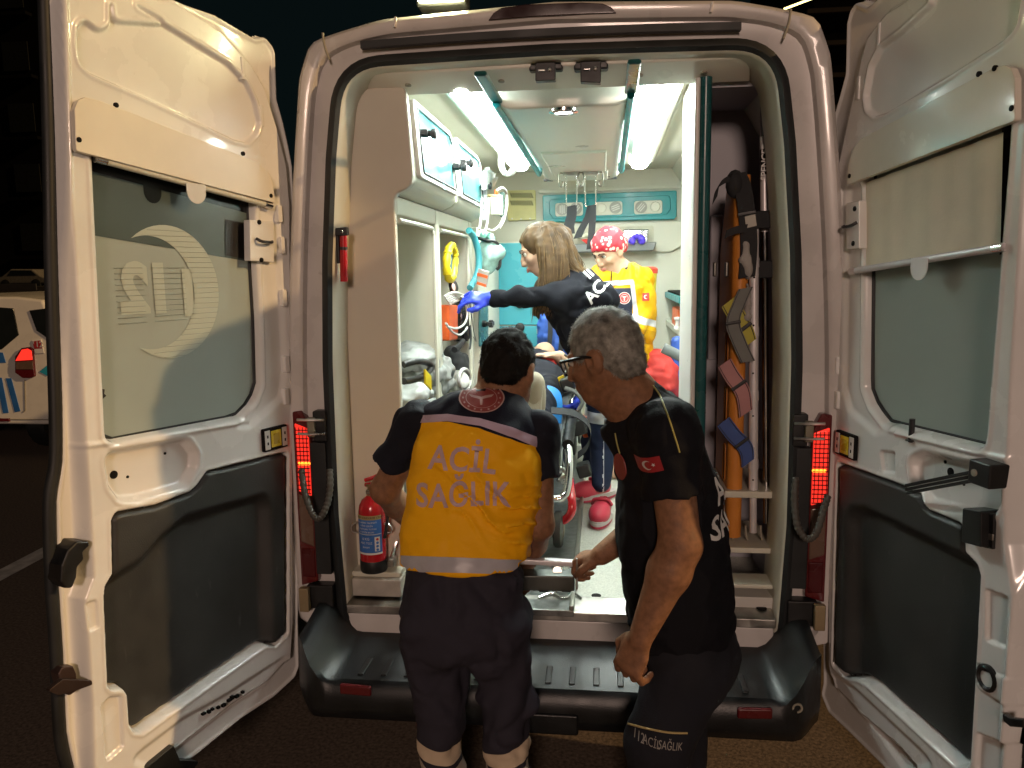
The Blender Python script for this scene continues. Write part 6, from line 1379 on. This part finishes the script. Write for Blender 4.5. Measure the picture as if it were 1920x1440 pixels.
v = [(x*640, y*640) for x, y in [(-.036, .010), (-.012, .006), (0, .002), (.012, .006), (.036, .010), (.03, .003), (.012, -.002), (.004, -.004), (.003, -.020), (-.003, -.020), (-.004, -.004), (-.012, -.002), (-.03, .003)]]
on_back('badge_staff', v, [(0, 1, 11, 12), (1, 2, 10, 11), (2, 3, 6, 7), (3, 4, 5, 6), (2, 7, 8, 9, 10)], bw, .006, .008, lambda x, y: (bx+x, bz-y))
# hair
S = Soft(hdc-V3(.14, .14, .16), hdc+V3(.14, .15, .16), .005); F_, U_, R_ = frame_of(f1, u1); A = (F_, R_, U_)
S.ell(p1(-.014, 0, .026), (.103, .083, .102), .01, A); S.ell(p1(-.062, 0, -.03), (.045, .062, .055), .02, A)
S.plane_cut(p1(.062, 0, .03), F_*.9-U_*.35); S.plane_cut(p1(-.08, 0, -.072), -U_)
for s in (-1, 1): S.ell(p1(.02, s*.085, -.03), (.036, .022, .045), .01, A, op='s')
S.disp(lambda X, Y, Z: .006*vnoise(X*60, Y*60, Z*60, 5)+.004*vnoise(X*25, Y*25, Z*25, 6))
hr = S.part('hair', hair_dk, t); fuzz('hair_strands', hr, 7000, .010, .0007, hair_dk, hr, (0, -.2, -1))
face_parts(p1, f1, u1, t)

# ---------------- person 2: grey-haired man in the black polo shirt, side on
t = thing('person', V3(*(P(1240, 1440, Y=-.55).xy), 0), 'person with grey hair and glasses in a black polo shirt leaning to the left', 'person')
Yc = -.42
pel = P(1278, 1195, Y=Yc); wai = P(1266, 1075, Y=Yc); che = P(1250, 940, Y=Yc); upp = P(1232, 820, Y=Yc); nck = P(1180, 744, Y=Yc-.02); hdc = P(1133, 666, Y=Yc-.05)
shL, shR = P(1250, 810, Y=-.59), P(1215, 815, Y=-.25); elL = P(1276, 1022, Y=-.66); wrL = P(1201, 1196, Y=-.68)
elR, wrR = P(1205, 985, Y=-.25), P(1128, 1040, Y=-.30)
f2, u2 = (-.84, .42, -.30), (-.30, .10, .93)
S = Soft((-.1, -.9, 0), (.66, -.05, 1.72), .0048)
p2 = add_head(S, hdc, f2, u2, 1.03, jaw=1.12)
S.cap(hdc+V3(.03, .0, -.06), nck+V3(.03, 0, -.04), .064, .072, .03); S.cap(hdc+V3(-.01, .02, -.09), nck+V3(0, 0, -.01), .05, .06, .04)
S.chain([nck, upp, che, wai, pel], [.07, .11, .13, .13, .12], .05)
S.cap(upp, shL, .07, .06, .04); S.cap(shL, elL, .060, .053, .03); fa = elL+(wrL-elL)*.28; S.cap(elL, fa, .054, .056, .02); S.cap(fa, wrL, .055, .032, .02)
S.cap(upp, shR, .07, .06, .04); S.cap(shR, elR, .06, .05, .03); S.cap(elR, wrR, .05, .032, .03)
# left hand: relaxed, half closed, back of the hand to the camera
d = nrm(P(1168, 1262, Y=-.68)-wrL+V3(0, 0, -.02)); hand(S, wrL, d, (.45, .62, .0), 1.10, .72, .22, thumb=-1)
# right hand: closed round the end of the pull bar
bar = P(1092, 1056, Y=-.272); hq = hand(S, wrR, nrm(bar+V3(.02, .0, .022)-wrR), (-.2, .25, -.9), 1.0, .95, thumb=1)
S.part('body', skin2, t)
# polo shirt
S = Soft((-.1, -.92, .70), (.70, -.02, 1.55), .0062)
for (x, y, hx_, hy_) in ((1236, 815, .105, .20), (1244, 880, .135, .205), (1252, 940, .150, .205), (1258, 1000, .158, .205), (1266, 1060, .164, .205), (1272, 1120, .160, .20), (1277, 1180, .150, .195)):
    S.ell(P(x, y, Y=Yc), (hx_, hy_, .12), .06, ((.97, 0, .22), (0, 1, 0), (-.22, 0, .97)))
S.cap(upp, shL, .085, .078, .06); S.cap(upp, shR, .085, .078, .06); S.cap(shL, P(1268, 1000, Y=-.655), .084, .070, .05); S.cap(shR, P(1208, 950, Y=-.25), .08, .068, .04)
S.cap(upp, nck+V3(.02, 0, 0), .10, .076, .05); S.ell(nck+V3(.03, 0, -.01), (.075, .072, .035), .02, ((.9, 0, .42), (0, 1, 0), (-.42, 0, .9)))
S.cap(upp, P(1176, 806, Y=Yc), .10, .078, .06); S.plane_cut(P(1174, 752, Y=Yc), nrm((-.72, .05, .69))); S.plane_cut(P(1275, 1188, Y=Yc), nrm((.05, 0, -1)))
cu = P(1264, 944, Y=-.70)
ax = [S.lo[i]+S.h*np.arange(S.n[i]) for i in range(3)]; X, Y, Z = np.meshgrid(*ax, indexing='ij', sparse=True)
dd = (X-cu[0])*(.28)+(Z-cu[2])*(-.96); arm = (np.sqrt((X-(cu[0]+.0))**2+(Y+.69)**2) < .16) & (Y < -.605); S.f = np.where(arm, np.maximum(S.f, dd), S.f).astype(np.float32)
S.disp(lambda X, Y, Z: cloth_fold(7, .008, 41, (1, 1, 1.3))(X, Y, Z)+cloth_fold(18, .003, 43)(X, Y, Z)); shirt = S.part('polo_shirt', black_shirt, t)
# trousers
S = Soft((-.05, -.85, .03), (.66, -.1, 1.1), .0075)
S.ell(pel+V3(0, 0, .03), (.138, .178, .10), .05); S.ell(pel+V3(.03, 0, -.04), (.135, .18, .12), .06)
kL, kR = P(1232, 1400, Y=-.56), P(1262, 1390, Y=-.44); aL, aR = V3(kL.x+.02, -.55, .06), V3(kR.x+.06, -.45, .06)
for h_, k_, a_ in ((pel+V3(.0, -.09, -.05), kL, aL), (pel+V3(.02, .09, -.05), kR, aR)): S.cap(h_, k_, .118, .092, .04); S.cap(k_, a_, .092, .075, .03)
S.disp(lambda X, Y, Z: cloth_fold(7, .008, 51, (1, 1, 1.3))(X, Y, Z)+cloth_fold(16, .003, 53)(X, Y, Z)); trs = S.part('trousers', mat('navy_work_cloth', (.0085, .0095, .015), .85, var=.3, bump=.4, bscale=260), t)
for k_ in (aL, aR): B().loft([[k_+V3(-.05+.14*math.cos(a)*q_, .052*math.sin(a)*q_, dz) for a in np.linspace(0, 2*math.pi, 20, endpoint=False)] for q_, dz in ((1, -.06), (1.05, -.04), (1, .0), (.7, .045), (.5, .06))], cap=True).done('boot', blackp, t)
# piping, flag patch, back letters, trouser print
BP = bvh(shirt); BT = bvh(trs)
def side_line(name, pts, par, BVT, r, m, Yp=-.62):
    out = []
    for q in smooth_path([P(x, y, Y=Yp) for x, y in pts], 6):
        o_ = Vector(CAM); dr = (q-o_).normalized(); h_ = BVT.ray_cast(o_, dr)
        if h_[0] is not None: out.append(h_[0]+h_[1]*.002)
    if len(out) > 2: B().tube(out, r, 6).done(name, m, par)
pip = mat('piping_yellow', (.36, .33, .10), .6)
side_line('piping', [(1216, 716), (1236, 740), (1252, 780), (1264, 815), (1274, 848)], t, BP, .0022, pip); side_line('piping', [(1154, 812), (1158, 832), (1163, 850)], t, BP, .002, pip)
side_line('pocket_edge', [(1179, 1357), (1215, 1366), (1255, 1373), (1288, 1374)], t, BT, .003, mat('pocket_trim', (.5, .38, .16), .6))
def on_side(name, v, f, org, axx, m, BVT, off=.003, maxlen=.012):
    ax = Vector(axx).normalized(); nz = Vector((0, -1, 0)); ax = (ax-nz*ax.dot(nz)).normalized(); ay = nz.cross(ax)
    V, F = refine(v, f, maxlen); out = []; ok = []
    for x, y in V:
        p = org+ax*x+ay*y; h_ = BVT.ray_cast(Vector((p.x, -1.2, p.z)), Vector((0, 1, 0))); ok.append(h_[0] is not None); out.append(h_[0]+V3(0, -off, 0)*.6+h_[1]*off*.4 if h_[0] is not None else p)
    F = [q for q in F if all(ok[i] for i in q)]; me = bpy.data.meshes.new(name); me.from_pydata([tuple(p) for p in out], [], F); me.update(); return link(name, me, m, t)
fo = P(1219, 876, Y=-.69); fa_ = P(1238, 862, Y=-.69)-P(1192, 876, Y=-.69)
on_side('flag_patch', [(-.031, -.019), (.031, -.019), (.031, .019), (-.031, .019)], [(0, 1, 2, 3)], fo, fa_, flag_red, BP, .004, .008)
v, f = crescent2(.0115, .0092, .0035); on_side('flag_crescent', [(x-.005, y) for x, y in v], f, fo, fa_, white_print, BP, .006, .005)
v, f = star2(.0055, 5, .010, 0, math.pi); on_side('flag_star', v, f, fo, fa_, white_print, BP, .006, .004)
dim = mat('dim_print', (.30, .28, .25), .6); axp = P(1275, 1402, Y=-.65)-P(1187, 1388, Y=-.65)
for s_, k_ in (('112', 1199), ('ACİL', 1222), ('SAĞLIK', 1257)): v, f = text_tris(s_, .032); v = [(x*.62, y) for x, y in v]; on_side('trouser_print', v, f, P(k_, 1396+(k_-1231)*.12, Y=-.65), axp, dim, BT, .003, .008)
for s_, zpx, szz in (('ACİL', 925, .10), ('SAĞLIK', 985, .095)):
    v, f = text_tris(s_, szz, bold=.002); V, F = refine(v, f, .012); cz = P(1350, zpx, Y=Yc-.1).z; out = []; ok = []
    for x, y in V:
        h_ = BP.ray_cast(V3(1.2, Yc+x, cz+y), V3(-1, 0, 0)); ok.append(h_[0] is not None); out.append(h_[0]+V3(.004, 0, .0) if ok[-1] else V3(0, 0, 0))
    F = [q for q in F if all(ok[i] for i in q)]; me = bpy.data.meshes.new('back_lettering'); me.from_pydata([tuple(p) for p in out], [], F); me.update(); link('back_lettering', me, white_print, t)
q = P(1146, 875, Y=Yc-.08); h_ = BP.ray_cast(Vector((-.6, q.y, q.z)), V3(1, 0, 0))
if h_[0] is not None: B().lathe(h_[0]-V3(.004, 0, 0), h_[1]+V3(-.3, -.2, 0), [(.038, 0), (.037, .003), (.001, .004)], 24).done('chest_badge', badge_red, t)
# collar
S = Soft(nck-V3(.14, .14, .12), nck+V3(.16, .14, .12), .005); S.ell(P(1180, 757, Y=Yc), (.094, .090, .034), .01, ((.72, 0, .69), (0, 1, 0), (-.69, 0, .72))); S.ell(P(1172, 746, Y=Yc), (.080, .078, .06), .006, ((.72, 0, .69), (0, 1, 0), (-.69, 0, .72)), op='s')
S.part('collar', mat('collar_cloth', (.014, .015, .019), .8, bump=.3), t)
# hair, glasses
S = Soft(hdc-V3(.15, .14, .16), hdc+V3(.16, .14, .16), .005); F_, U_, R_ = frame_of(f2, u2); A = (F_, R_, U_)
S.ell(p2(-.014, 0, .026), np.array((.102, .081, .102))*1.03, .01, A); S.ell(p2(-.064, 0, -.03), (.044, .062, .06), .02, A)
S.plane_cut(p2(.074, 0, .052), F_*.9-U_*.42); S.plane_cut(p2(-.08, 0, -.075), -U_)
for s in (-1, 1): S.ell(p2(.026, s*.085, -.035), (.046, .026, .050), .01, A, op='s')
S.disp(lambda X, Y, Z: .004*vnoise(X*60, Y*60, Z*60, 5)+.003*vnoise(X*25, Y*25, Z*25, 6))
hr = S.part('hair', hair_grey, t); fuzz('hair_strands', hr, 7000, .012, .0007, hair_grey, hr, (.7, 0, -.8)); face_parts(p2, f2, u2, t, 1.03, hair_grey)
g = mat('spectacle_frame', (.008, .008, .009), .3)
gl = B().tube([p2(.10, -.066, .016), p2(.02, -.084, .012), p2(-.012, -.086, .004)], [.0042, .0048, .003], 6).done('glasses', g, t)
B().tube([p2(.10, .066, .016), p2(.02, .084, .012), p2(-.012, .086, .004)], [.0042, .0048, .003], 6).done('temple', g, gl); B().tube([p2(.117, -.010, .012), p2(.12, 0, .015), p2(.117, .010, .012)], .0022, 6).done('bridge', g, gl)
for s in (-1, 1):
    c_ = Vector(p2(.110, s*.037, .002)); rim_ = [c_+Vector(R_)*(.028*math.cos(a))+Vector(U_)*(.019*math.sin(a))-Vector(F_)*(.010*math.cos(a)*s) for a in np.linspace(0, 2*math.pi, 24, endpoint=False)]
    B().tube(rim_, .0026, 6, closed=True).done('lens_rim', g, gl); B().add(rim_, [tuple(range(24))]).done('lens', mat('lens_glass', (.8, .85, .85), .03, alpha=.25, var=.01), gl, smooth=False)

# ---------------- person 3: long-haired woman in black fleece reaching left
Y3 = 1.12
t = thing('person', V3(.15, Y3+.02, .605), 'person with long brown hair in dark fleece reaching left with a blue glove', 'person')
hdc = P(1014, 468, Y=Y3); nck = P(1046, 515, Y=Y3); upp = P(1076, 560, Y=Y3); wai = P(1115, 640, Y=Y3+.02); pel = P(1140, 712, Y=Y3+.03)
shF, shB = P(1052, 556, Y=Y3-.16), P(1112, 548, Y=Y3+.12); el, wr = P(978, 556, Y=Y3-.20), P(917, 560, Y=Y3-.18)
shN = P(1128, 560, Y=Y3-.17)
f3, u3 = (-.90, -.10, -.40), (-.38, .05, .92)
S = Soft((-.60, .70, .60), (.50, 1.50, 2.10), .0085)
p3 = add_head(S, hdc, f3, u3, .96, jaw=.9, nose=.94)
S.cap(hdc+V3(.02, 0, -.06), nck, .048, .052, .03); S.chain([nck, upp, wai, pel], [.06, .11, .105, .12], .05)
S.cap(upp, shF, .06, .045, .03); S.cap(shF, el, .038, .030, .03); S.cap(el, wr, .029, .025, .02); S.cap(upp, shB, .07, .055, .03); S.cap(shB, shB+V3(-.02, .05, -.30), .045, .04, .03); S.cap(shB+V3(-.02, .05, -.30), P(1090, 735, Y=Y3-.02), .038, .026, .02)
for s, kx in ((0, .0), (1, .14)):
    k_ = P(1128-s*14, 820, Y=Y3+.02+kx); a_ = P(1126-s*14, 912-s*30, Y=Y3-.02+kx*2); S.cap(pel+V3(0, -.06+s*.14, -.04), k_, .075, .05, .03); S.cap(k_, a_, .046, .034, .02)
S.part('body', skin3, t, relax=1)
S = Soft(wr-V3(.26, .16, .14), wr+V3(.06, .14, .14), .0055)
hand(S, wr, (-1, -.05, .08), (.1, .5, -.7), 1.0, .42, .3, thumb=1); S.cap(wr+V3(-.01, 0, 0), wr+V3(.012, 0, 0), .030, .033, .01); S.disp(lambda X, Y, Z: .003*vnoise(X*50, Y*50, Z*50, 6)); S.part('glove', glove, t)
q = P(1092, 742, Y=Y3-.04); S = Soft(q-V3(.14, .14, .16), q+V3(.14, .14, .12), .0055); hand(S, q+V3(.0, 0, .05), (-.25, -.3, -.9), (-.8, .2, .1), 1.0, .35, .3, thumb=1); S.cap(q+V3(0, 0, .05), q+V3(.01, 0, .09), .03, .032, .01); S.part('glove', glove, t)
S = Soft((-.40, .72, 1.0), (.50, 1.50, 1.90), .008)
S.ell(upp, (.155, .20, .15), .06, ((.86, 0, .5), (0, 1, 0), (-.5, 0, .86))); S.ell((upp+wai)/2, (.15, .195, .16), .06, ((.86, 0, .5), (0, 1, 0), (-.5, 0, .86))); S.ell(wai, (.145, .185, .16), .06); S.ell(pel+V3(0, 0, .06), (.145, .18, .11), .05)
S.cap(upp, shF, .08, .066, .05); S.cap(shF, el, .060, .047, .04); S.cap(el, wr+V3(.03, 0, 0), .047, .039, .03); S.cap(upp, nck+V3(.02, 0, -.01), .09, .065, .04); S.cap(upp, shB, .08, .07, .05); S.cap(shB, shB+V3(-.02, .05, -.30), .064, .056, .04); S.cap(upp, shN, .07, .085, .06); S.cap(shB+V3(-.02, .05, -.30), P(1092, 700, Y=Y3), .054, .044, .04)
S.disp(cloth_fold(12, .012, 61)); fl3 = S.part('fleece', mat('fleece_black', (.009, .0095, .013), .9, var=.3, bump=.5, bscale=200, spec=.15), t)
BF = bvh(fl3)
def cam_decal(name, v, f, px, py, Yp, ang, m, BVT, off=.004, maxlen=.012):
    """patch on the surface facing the doors, rotated by ang"""
    c_ = P(px, py, Y=Yp); V, F = refine(v, f, maxlen); out = []; ok = []
    for x, y in V:
        p = V3(c_.x+x*math.cos(ang)-y*math.sin(ang), -.2, c_.z+x*math.sin(ang)+y*math.cos(ang)); p.y = Yp-.9; h_ = BVT.ray_cast(p, V3(0, 1, 0)); ok.append(h_[0] is not None); out.append(h_[0]+V3(0, -off, 0) if ok[-1] else p)
    F = [q for q in F if all(ok[i] for i in q)]; me = bpy.data.meshes.new(name); me.from_pydata([tuple(p) for p in out], [], F); me.update(); return link(name, me, m, t)
v, f = text_tris('ACİL', .075, bold=.002); cam_decal('lettering', v, f, 1126, 536, Y3-.15, .85, white_print, BF)
for k in range(2): cam_decal('collar_stripe', [(-.05, -.005), (.05, -.005), (.05, .005), (-.05, .005)], [(0, 1, 2, 3)], 1098-k*5, 503+k*5, Y3-.1, -.75, white_print, BF)
S = Soft((-.05, .85, .70), (.48, 1.6, 1.35), .009)
for s, kx in ((0, .0), (1, .14)):
    k_ = P(1128-s*14, 820, Y=Y3+.02+kx); a_ = P(1126-s*14, 905-s*30, Y=Y3-.02+kx*2); S.cap(pel+V3(0, -.06+s*.14, .0), k_, .10, .068, .03); S.cap(k_, a_, .066, .052, .02)
S.ell(pel+V3(0, 0, .02), (.14, .18, .11), .05); S.disp(cloth_fold(11, .008, 71)); 
zr = P(1128, 780, Y=Y3).z
S.part('trousers', attr_mat('navy_trousers', [('band', (.62, .62, .64)), ('seam', (.6, .6, .62))], (.016, .022, .050), .8), t, {'band': lambda X, Y, Z: .028-np.abs(Z-zr), 'seam': lambda X, Y, Z: np.minimum(.004-np.abs(X-(P(1131, 850, Y=Y3).x)), zr-Z)})
def clog(px, py, Yp, yaw):
    a_ = P(px, py, Y=Yp); a_.z = .625; d_ = V3(-math.sin(yaw)*.9, -math.cos(yaw), 0).normalized(); s_ = V3(-d_.y, d_.x, 0)
    S = Soft(a_-V3(.2, .2, .03), a_+V3(.2, .2, .16), .006); ax = (np.array(d_), np.array(s_), np.array((0, 0, 1.)))
    S.ell(np.array(a_+d_*.05+V3(0, 0, .035)), (.095, .052, .052), .02, ax); S.ell(np.array(a_-d_*.05+V3(0, 0, .045)), (.06, .044, .06), .02, ax); S.ell(np.array(a_-d_*.05+V3(0, 0, .085)), (.045, .034, .06), .008, ax, op='s'); S.plane_cut(a_+V3(0, 0, -.004), (0, 0, -1))
    cl = S.part('clog', mat('pink_clog', (.46, .028, .058), .45, var=.06), t)
    for z_, m_, e in ((-.004, mat('clog_sole_white', (.52, .46, .45), .6), 1.02), (-.016, mat('clog_sole_red', (.42, .03, .06), .6), 1.0), (.006, mat('clog_sole_white', (.52, .46, .45), .6), 1.0)):
        B().loft([[a_+d_*(.145*math.cos(q)*e-.0)+s_*(.052*math.sin(q)*e)+V3(0, 0, zz) for q in np.linspace(0, 2*math.pi, 24, endpoint=False)] for zz in (z_, z_+.012)], cap=True).done('sole', m_, cl)
    for i in range(3):
        for j in range(3):
            o_ = a_+d_*(.055+i*.025)+s_*((j-1)*.022); B().lathe(o_+V3(0, 0, .078-.02*(i/2)**2-.006*abs(j-1)), (0, 0, 1), [(.0055, 0), (.0055, .004), (.001, .005)], 8).done('vent_hole', mat('clog_hole', (.25, .02, .04), .7), cl)
    B().tube(smooth_path([a_-d_*.03+s_*.048+V3(0, 0, .055), a_-d_*.0+s_*.03+V3(0, 0, .088), a_-d_*.0-s_*.03+V3(0, 0, .088), a_-d_*.03-s_*.048+V3(0, 0, .055)], 5), .008, 8).done('strap', mat('pink_clog', (.46, .028, .058), .45), cl)
clog(1127, 945, Y3-.06, .15); clog(1112, 890, Y3+.30, 1.0)
# long hair: cap plus falling locks
S = Soft(hdc-V3(.16, .22, .42), hdc+V3(.30, .2, .16), .006); F_, U_, R_ = frame_of(f3, u3); A = (F_, R_, U_)
S.ell(p3(-.016, 0, .028), (.104, .084, .100), .01, A); S.ell(p3(-.06, 0, -.04), (.06, .075, .09), .03, A)
S.plane_cut(p3(.070, 0, .04), F_*.92-U_*.25, )
rs = np.random.RandomState(5); hm = []
def lock(pts, rad):
    pts = smooth_path(pts, 4); S.chain([np.array(q) for q in pts], list(np.interp(np.linspace(0, 1, len(pts)), [0, .25, .7, 1], [rad*.8, rad, rad*.85, rad*.25])), .008); hm.append(pts)
for k in range(44):   # curtain falling past the ear on the side facing the doors
    a_ = k/43; y_ = Y3-.075-.03*rs.rand(); jx = lambda s_: s_*rs.randn()
    lock([P(1008+34*a_+jx(2), 424+10*abs(a_-.3), Y=Y3-.03-.03*a_), P(1013+42*a_+jx(3), 462+8*a_, Y=y_), P(1018+40*a_+jx(3), 512, Y=y_-.02), P(1009+42*a_+jx(4), 548+jx(6), Y=y_-.03), P(1002+44*a_+jx(5), 588-16*a_+jx(8), Y=y_-.03)], .014+.004*rs.rand())
for k in range(30):   # hair lying back over the shoulder
    a_ = k/29; y_ = Y3-.06+.12*a_; jx = lambda s_: s_*rs.randn()
    lock([P(1026+10*a_, 421+3*rs.rand(), Y=Y3-.02+.05*a_), P(1052+10*a_+jx(2), 440+jx(3), Y=y_), P(1063+7*a_+jx(3), 470+jx(3), Y=y_), P(1070+12*a_+jx(4), 496+jx(4), Y=y_), P(1080+16*rs.rand(), 512+jx(5), Y=y_)], .015+.005*rs.rand())
S.disp(lambda X, Y, Z: .005*vnoise(X*95, Y*95, Z*9, 5)+.003*vnoise(X*40, Y*40, Z*6, 6))
hr = S.part('hair', hair_brown, t); q = B()
hb2 = mat('hair_strand_light', (.125, .075, .030), .55, spec=.3, var=.5, scale=20); V = []; 
for k in range(420):
    pts = hm[rs.randint(len(hm))]; off_ = rs.randn(3)*np.array((.010, .008, .004)); n_ = len(pts)
    q.tube([Vector(p_)+Vector(off_)*(.6+.8*i_/n_)+V3(0, -.010, 0) for i_, p_ in enumerate(pts)], [.0011]*(n_-1)+[.0003], 4)
so = q.done('hair_strands', hb2, hr); so['kind'] = 'stuff'
face_parts(p3, f3, u3, t, .96, hair_brown)

# ---------------- person 4: woman in red bandana and yellow jacket
Y4 = 1.95
t = thing('person', V3(.22, Y4+.05, .605), 'person in a red flowered bandana and yellow and navy jacket looking down', 'person')
hdc = P(1142, 470, Y=Y4); nck = P(1165, 508, Y=Y4+.03); upp = P(1174, 545, Y=Y4+.05); wai = P(1180, 620, Y=Y4+.06); pel = P(1182, 690, Y=Y4+.06)
shA, shB = P(1128, 520, Y=Y4+.02), P(1198, 522, Y=Y4+.06); elA, elB = P(1110, 590, Y=Y4-.1), P(1208, 582, Y=Y4+.0); wrB = P(1194, 625, Y=Y4-.14); wrA = P(1090, 640, Y=Y4-.2)
f4, u4 = (-.62, -.58, -.50), (-.30, -.28, .88)
S = Soft((-.15, 1.45, .6), (.62, 2.3, 2.15), .0085)
p4 = add_head(S, hdc, f4, u4, .98, jaw=.95, nose=.95)
S.cap(hdc+V3(.02, .02, -.06), nck, .048, .052, .03); S.chain([nck, upp, wai, pel], [.06, .11, .11, .12], .05)
for a, b_, c_ in ((shA, elA, wrA), (shB, elB, wrB)): S.cap(upp, a, .06, .05, .03); S.cap(a, b_, .045, .04, .03); S.cap(b_, c_, .038, .026, .02); hand(S, c_, (c_-b_), (-.3, .2, -.5), 1, .5, .1)
for s in (-1, 1): S.cap(pel+V3(s*.08, 0, -.05), V3(pel.x+s*.09, Y4-.02, .95), .075, .05, .03); S.cap(V3(pel.x+s*.09, Y4-.02, .95), V3(pel.x+s*.09, Y4+.05, .66), .048, .036, .03); S.cap(V3(pel.x+s*.09, Y4+.05, .65), V3(pel.x+s*.09, Y4-.1, .635), .034, .03, .02)
S.part('body', skin3, t)
S = Soft((-.15, 1.5, .95), (.62, 2.35, 1.98), .008)
S.ell(upp, (.165, .13, .15), .06); S.ell((upp+wai)/2, (.16, .13, .16), .06); S.ell(wai, (.155, .13, .16), .06); S.ell(pel+V3(0, 0, .06), (.155, .135, .11), .05); S.cap(upp, nck+V3(0, 0, -.01), .10, .070, .04)
for a, b_, c_ in ((shA, elA, wrA), (shB, elB, wrB)): S.cap(upp, a, .082, .070, .05); S.cap(a, b_, .066, .060, .03); S.cap(b_, b_+(c_-b_)*.8, .060, .052, .03)
S.disp(cloth_fold(13, .012, 81)); zy = P(1170, 540, Y=Y4-.08).z; xs4 = P(1186, 560, Y=Y4-.08).x; z5 = P(1170, 532, Y=Y4-.08)
cw = P(1206, 604, Y=Y4-.1)
jk = S.part('jacket', attr_mat('jacket_cloth', [('navy', (.022, .026, .045)), ('cuff', (.6, .6, .62)), ('cuff2', (.75, .43, .01))], (.56, .29, .004), .55), t,
       {'navy': lambda X, Y, Z: np.minimum(zy-Z, xs4-X), 'cuff': lambda X, Y, Z: np.minimum(.020-np.abs(Z-cw.z-.008+.35*(X-cw.x)), X-xs4), 'cuff2': lambda X, Y, Z: np.where(X > xs4, .012-np.abs(Z-cw.z+.025+.35*(X-cw.x)), -1)})
BJ = bvh(jk)
cam_decal('reflective_stripe', [(-.115, -.014), (.082, -.014), (.082, .014), (-.115, .014)], [(0, 1, 2, 3)], 1160, 530, Y4, .05, reflect_w, BJ, .003)
cam_decal('sleeve_stripe', [(-.012, -.10), (.012, -.10), (.012, .10), (-.012, .10)], [(0, 1, 2, 3)], 1188, 560, Y4, .12, reflect_w, BJ, .003)
v, f = poly2(circle2(.034, 28)); cam_decal('round_badge', [(0, 0)]+v, [(0, i+1, (i+1) % 28+1) for i in range(28)], 1170, 558, Y4, 0, mat('badge_bright', (.62, .06, .06), .5), BJ, .004, .02)
for r0, r1 in ((.031, .034), (.020, .022)): v, f = ring2(r0, r1, 28); cam_decal('badge_ring', v, f, 1170, 558, Y4, 0, white_print, BJ, .0055, .02)
cam_decal('badge_staff', [(-.014, .010), (.014, .010), (.003, .002), (.003, -.014), (-.003, -.014), (-.003, .002)], [(0, 5, 2, 1), (5, 4, 3, 2)], 1170, 558, Y4, 0, white_print, BJ, .0055, .02)
cam_decal('zip', [(-.003, -.12), (.003, -.12), (.003, .05), (-.003, .05)], [(0, 1, 2, 3)], 1146, 520, Y4, -.04, black_print, BJ, .003)
cam_decal('flag_patch', [(-.020, -.022), (.020, -.022), (.020, .022), (-.020, .022)], [(0, 1, 2, 3)], 1210, 556, Y4, 0, mat('flag_bright', (.6, .02, .02), .5), BJ, .004)
v, f = crescent2(.011, .0088, .0035); cam_decal('flag_crescent', v, f, 1210, 556, Y4, 0, white_print, BJ, .006)
S = Soft(nck-V3(.14, .14, .1), nck+V3(.14, .14, .12), .006); S.ell(nck+V3(.005, 0, .01), (.070, .070, .045), .01); S.ell(nck+V3(-.01, -.02, .05), (.058, .062, .06), .006, op='s'); S.part('collar', navy_cloth, t)
S = Soft((0, 1.75, .65), (.5, 2.2, 1.3), .010)
for s in (-1, 1): S.cap(pel+V3(s*.08, 0, .0), V3(pel.x+s*.09, Y4-.02, .95), .10, .07, .03); S.cap(V3(pel.x+s*.09, Y4-.02, .95), V3(pel.x+s*.09, Y4+.05, .70), .068, .058, .03)
S.disp(cloth_fold(11, .008, 91)); S.part('trousers', navy_cloth, t)
ban = mat('bandana', (.42, .02, .035), .65, var=.1, bump=.3); n = ban.node_tree.nodes; l = ban.node_tree.links
vo = n.new('ShaderNodeTexVoronoi'); vo.inputs['Scale'].default_value = 34; tc = n.new('ShaderNodeTexCoord'); l.new(tc.outputs['Object'], vo.inputs['Vector'])
lt = n.new('ShaderNodeMath'); lt.operation = 'LESS_THAN'; lt.inputs[1].default_value = .34; l.new(vo.outputs['Distance'], lt.inputs[0]); bs_ = n['Principled BSDF']; src = bs_.inputs['Base Color'].links[0].from_socket
mx = n.new('ShaderNodeMix'); mx.data_type = 'RGBA'; mx.inputs[7].default_value = (.60, .52, .45, 1); l.new(lt.outputs[0], mx.inputs[0]); l.new(src, mx.inputs[6]); l.new(mx.outputs[2], bs_.inputs['Base Color'])
S = Soft(hdc-V3(.15, .15, .16), hdc+V3(.17, .15, .16), .006); F_, U_, R_ = frame_of(f4, u4); A = (F_, R_, U_)
S.ell(p4(-.016, 0, .034), (.112, .092, .102), .01, A); S.ell(p4(-.085, 0, -.01), (.04, .06, .05), .03, A); S.plane_cut(p4(.06, 0, .022), F_*.50-U_*.87, ); S.disp(cloth_fold(22, .005, 95)); S.part('bandana', ban, t)
face_parts(p4, f4, u4, t, .98)
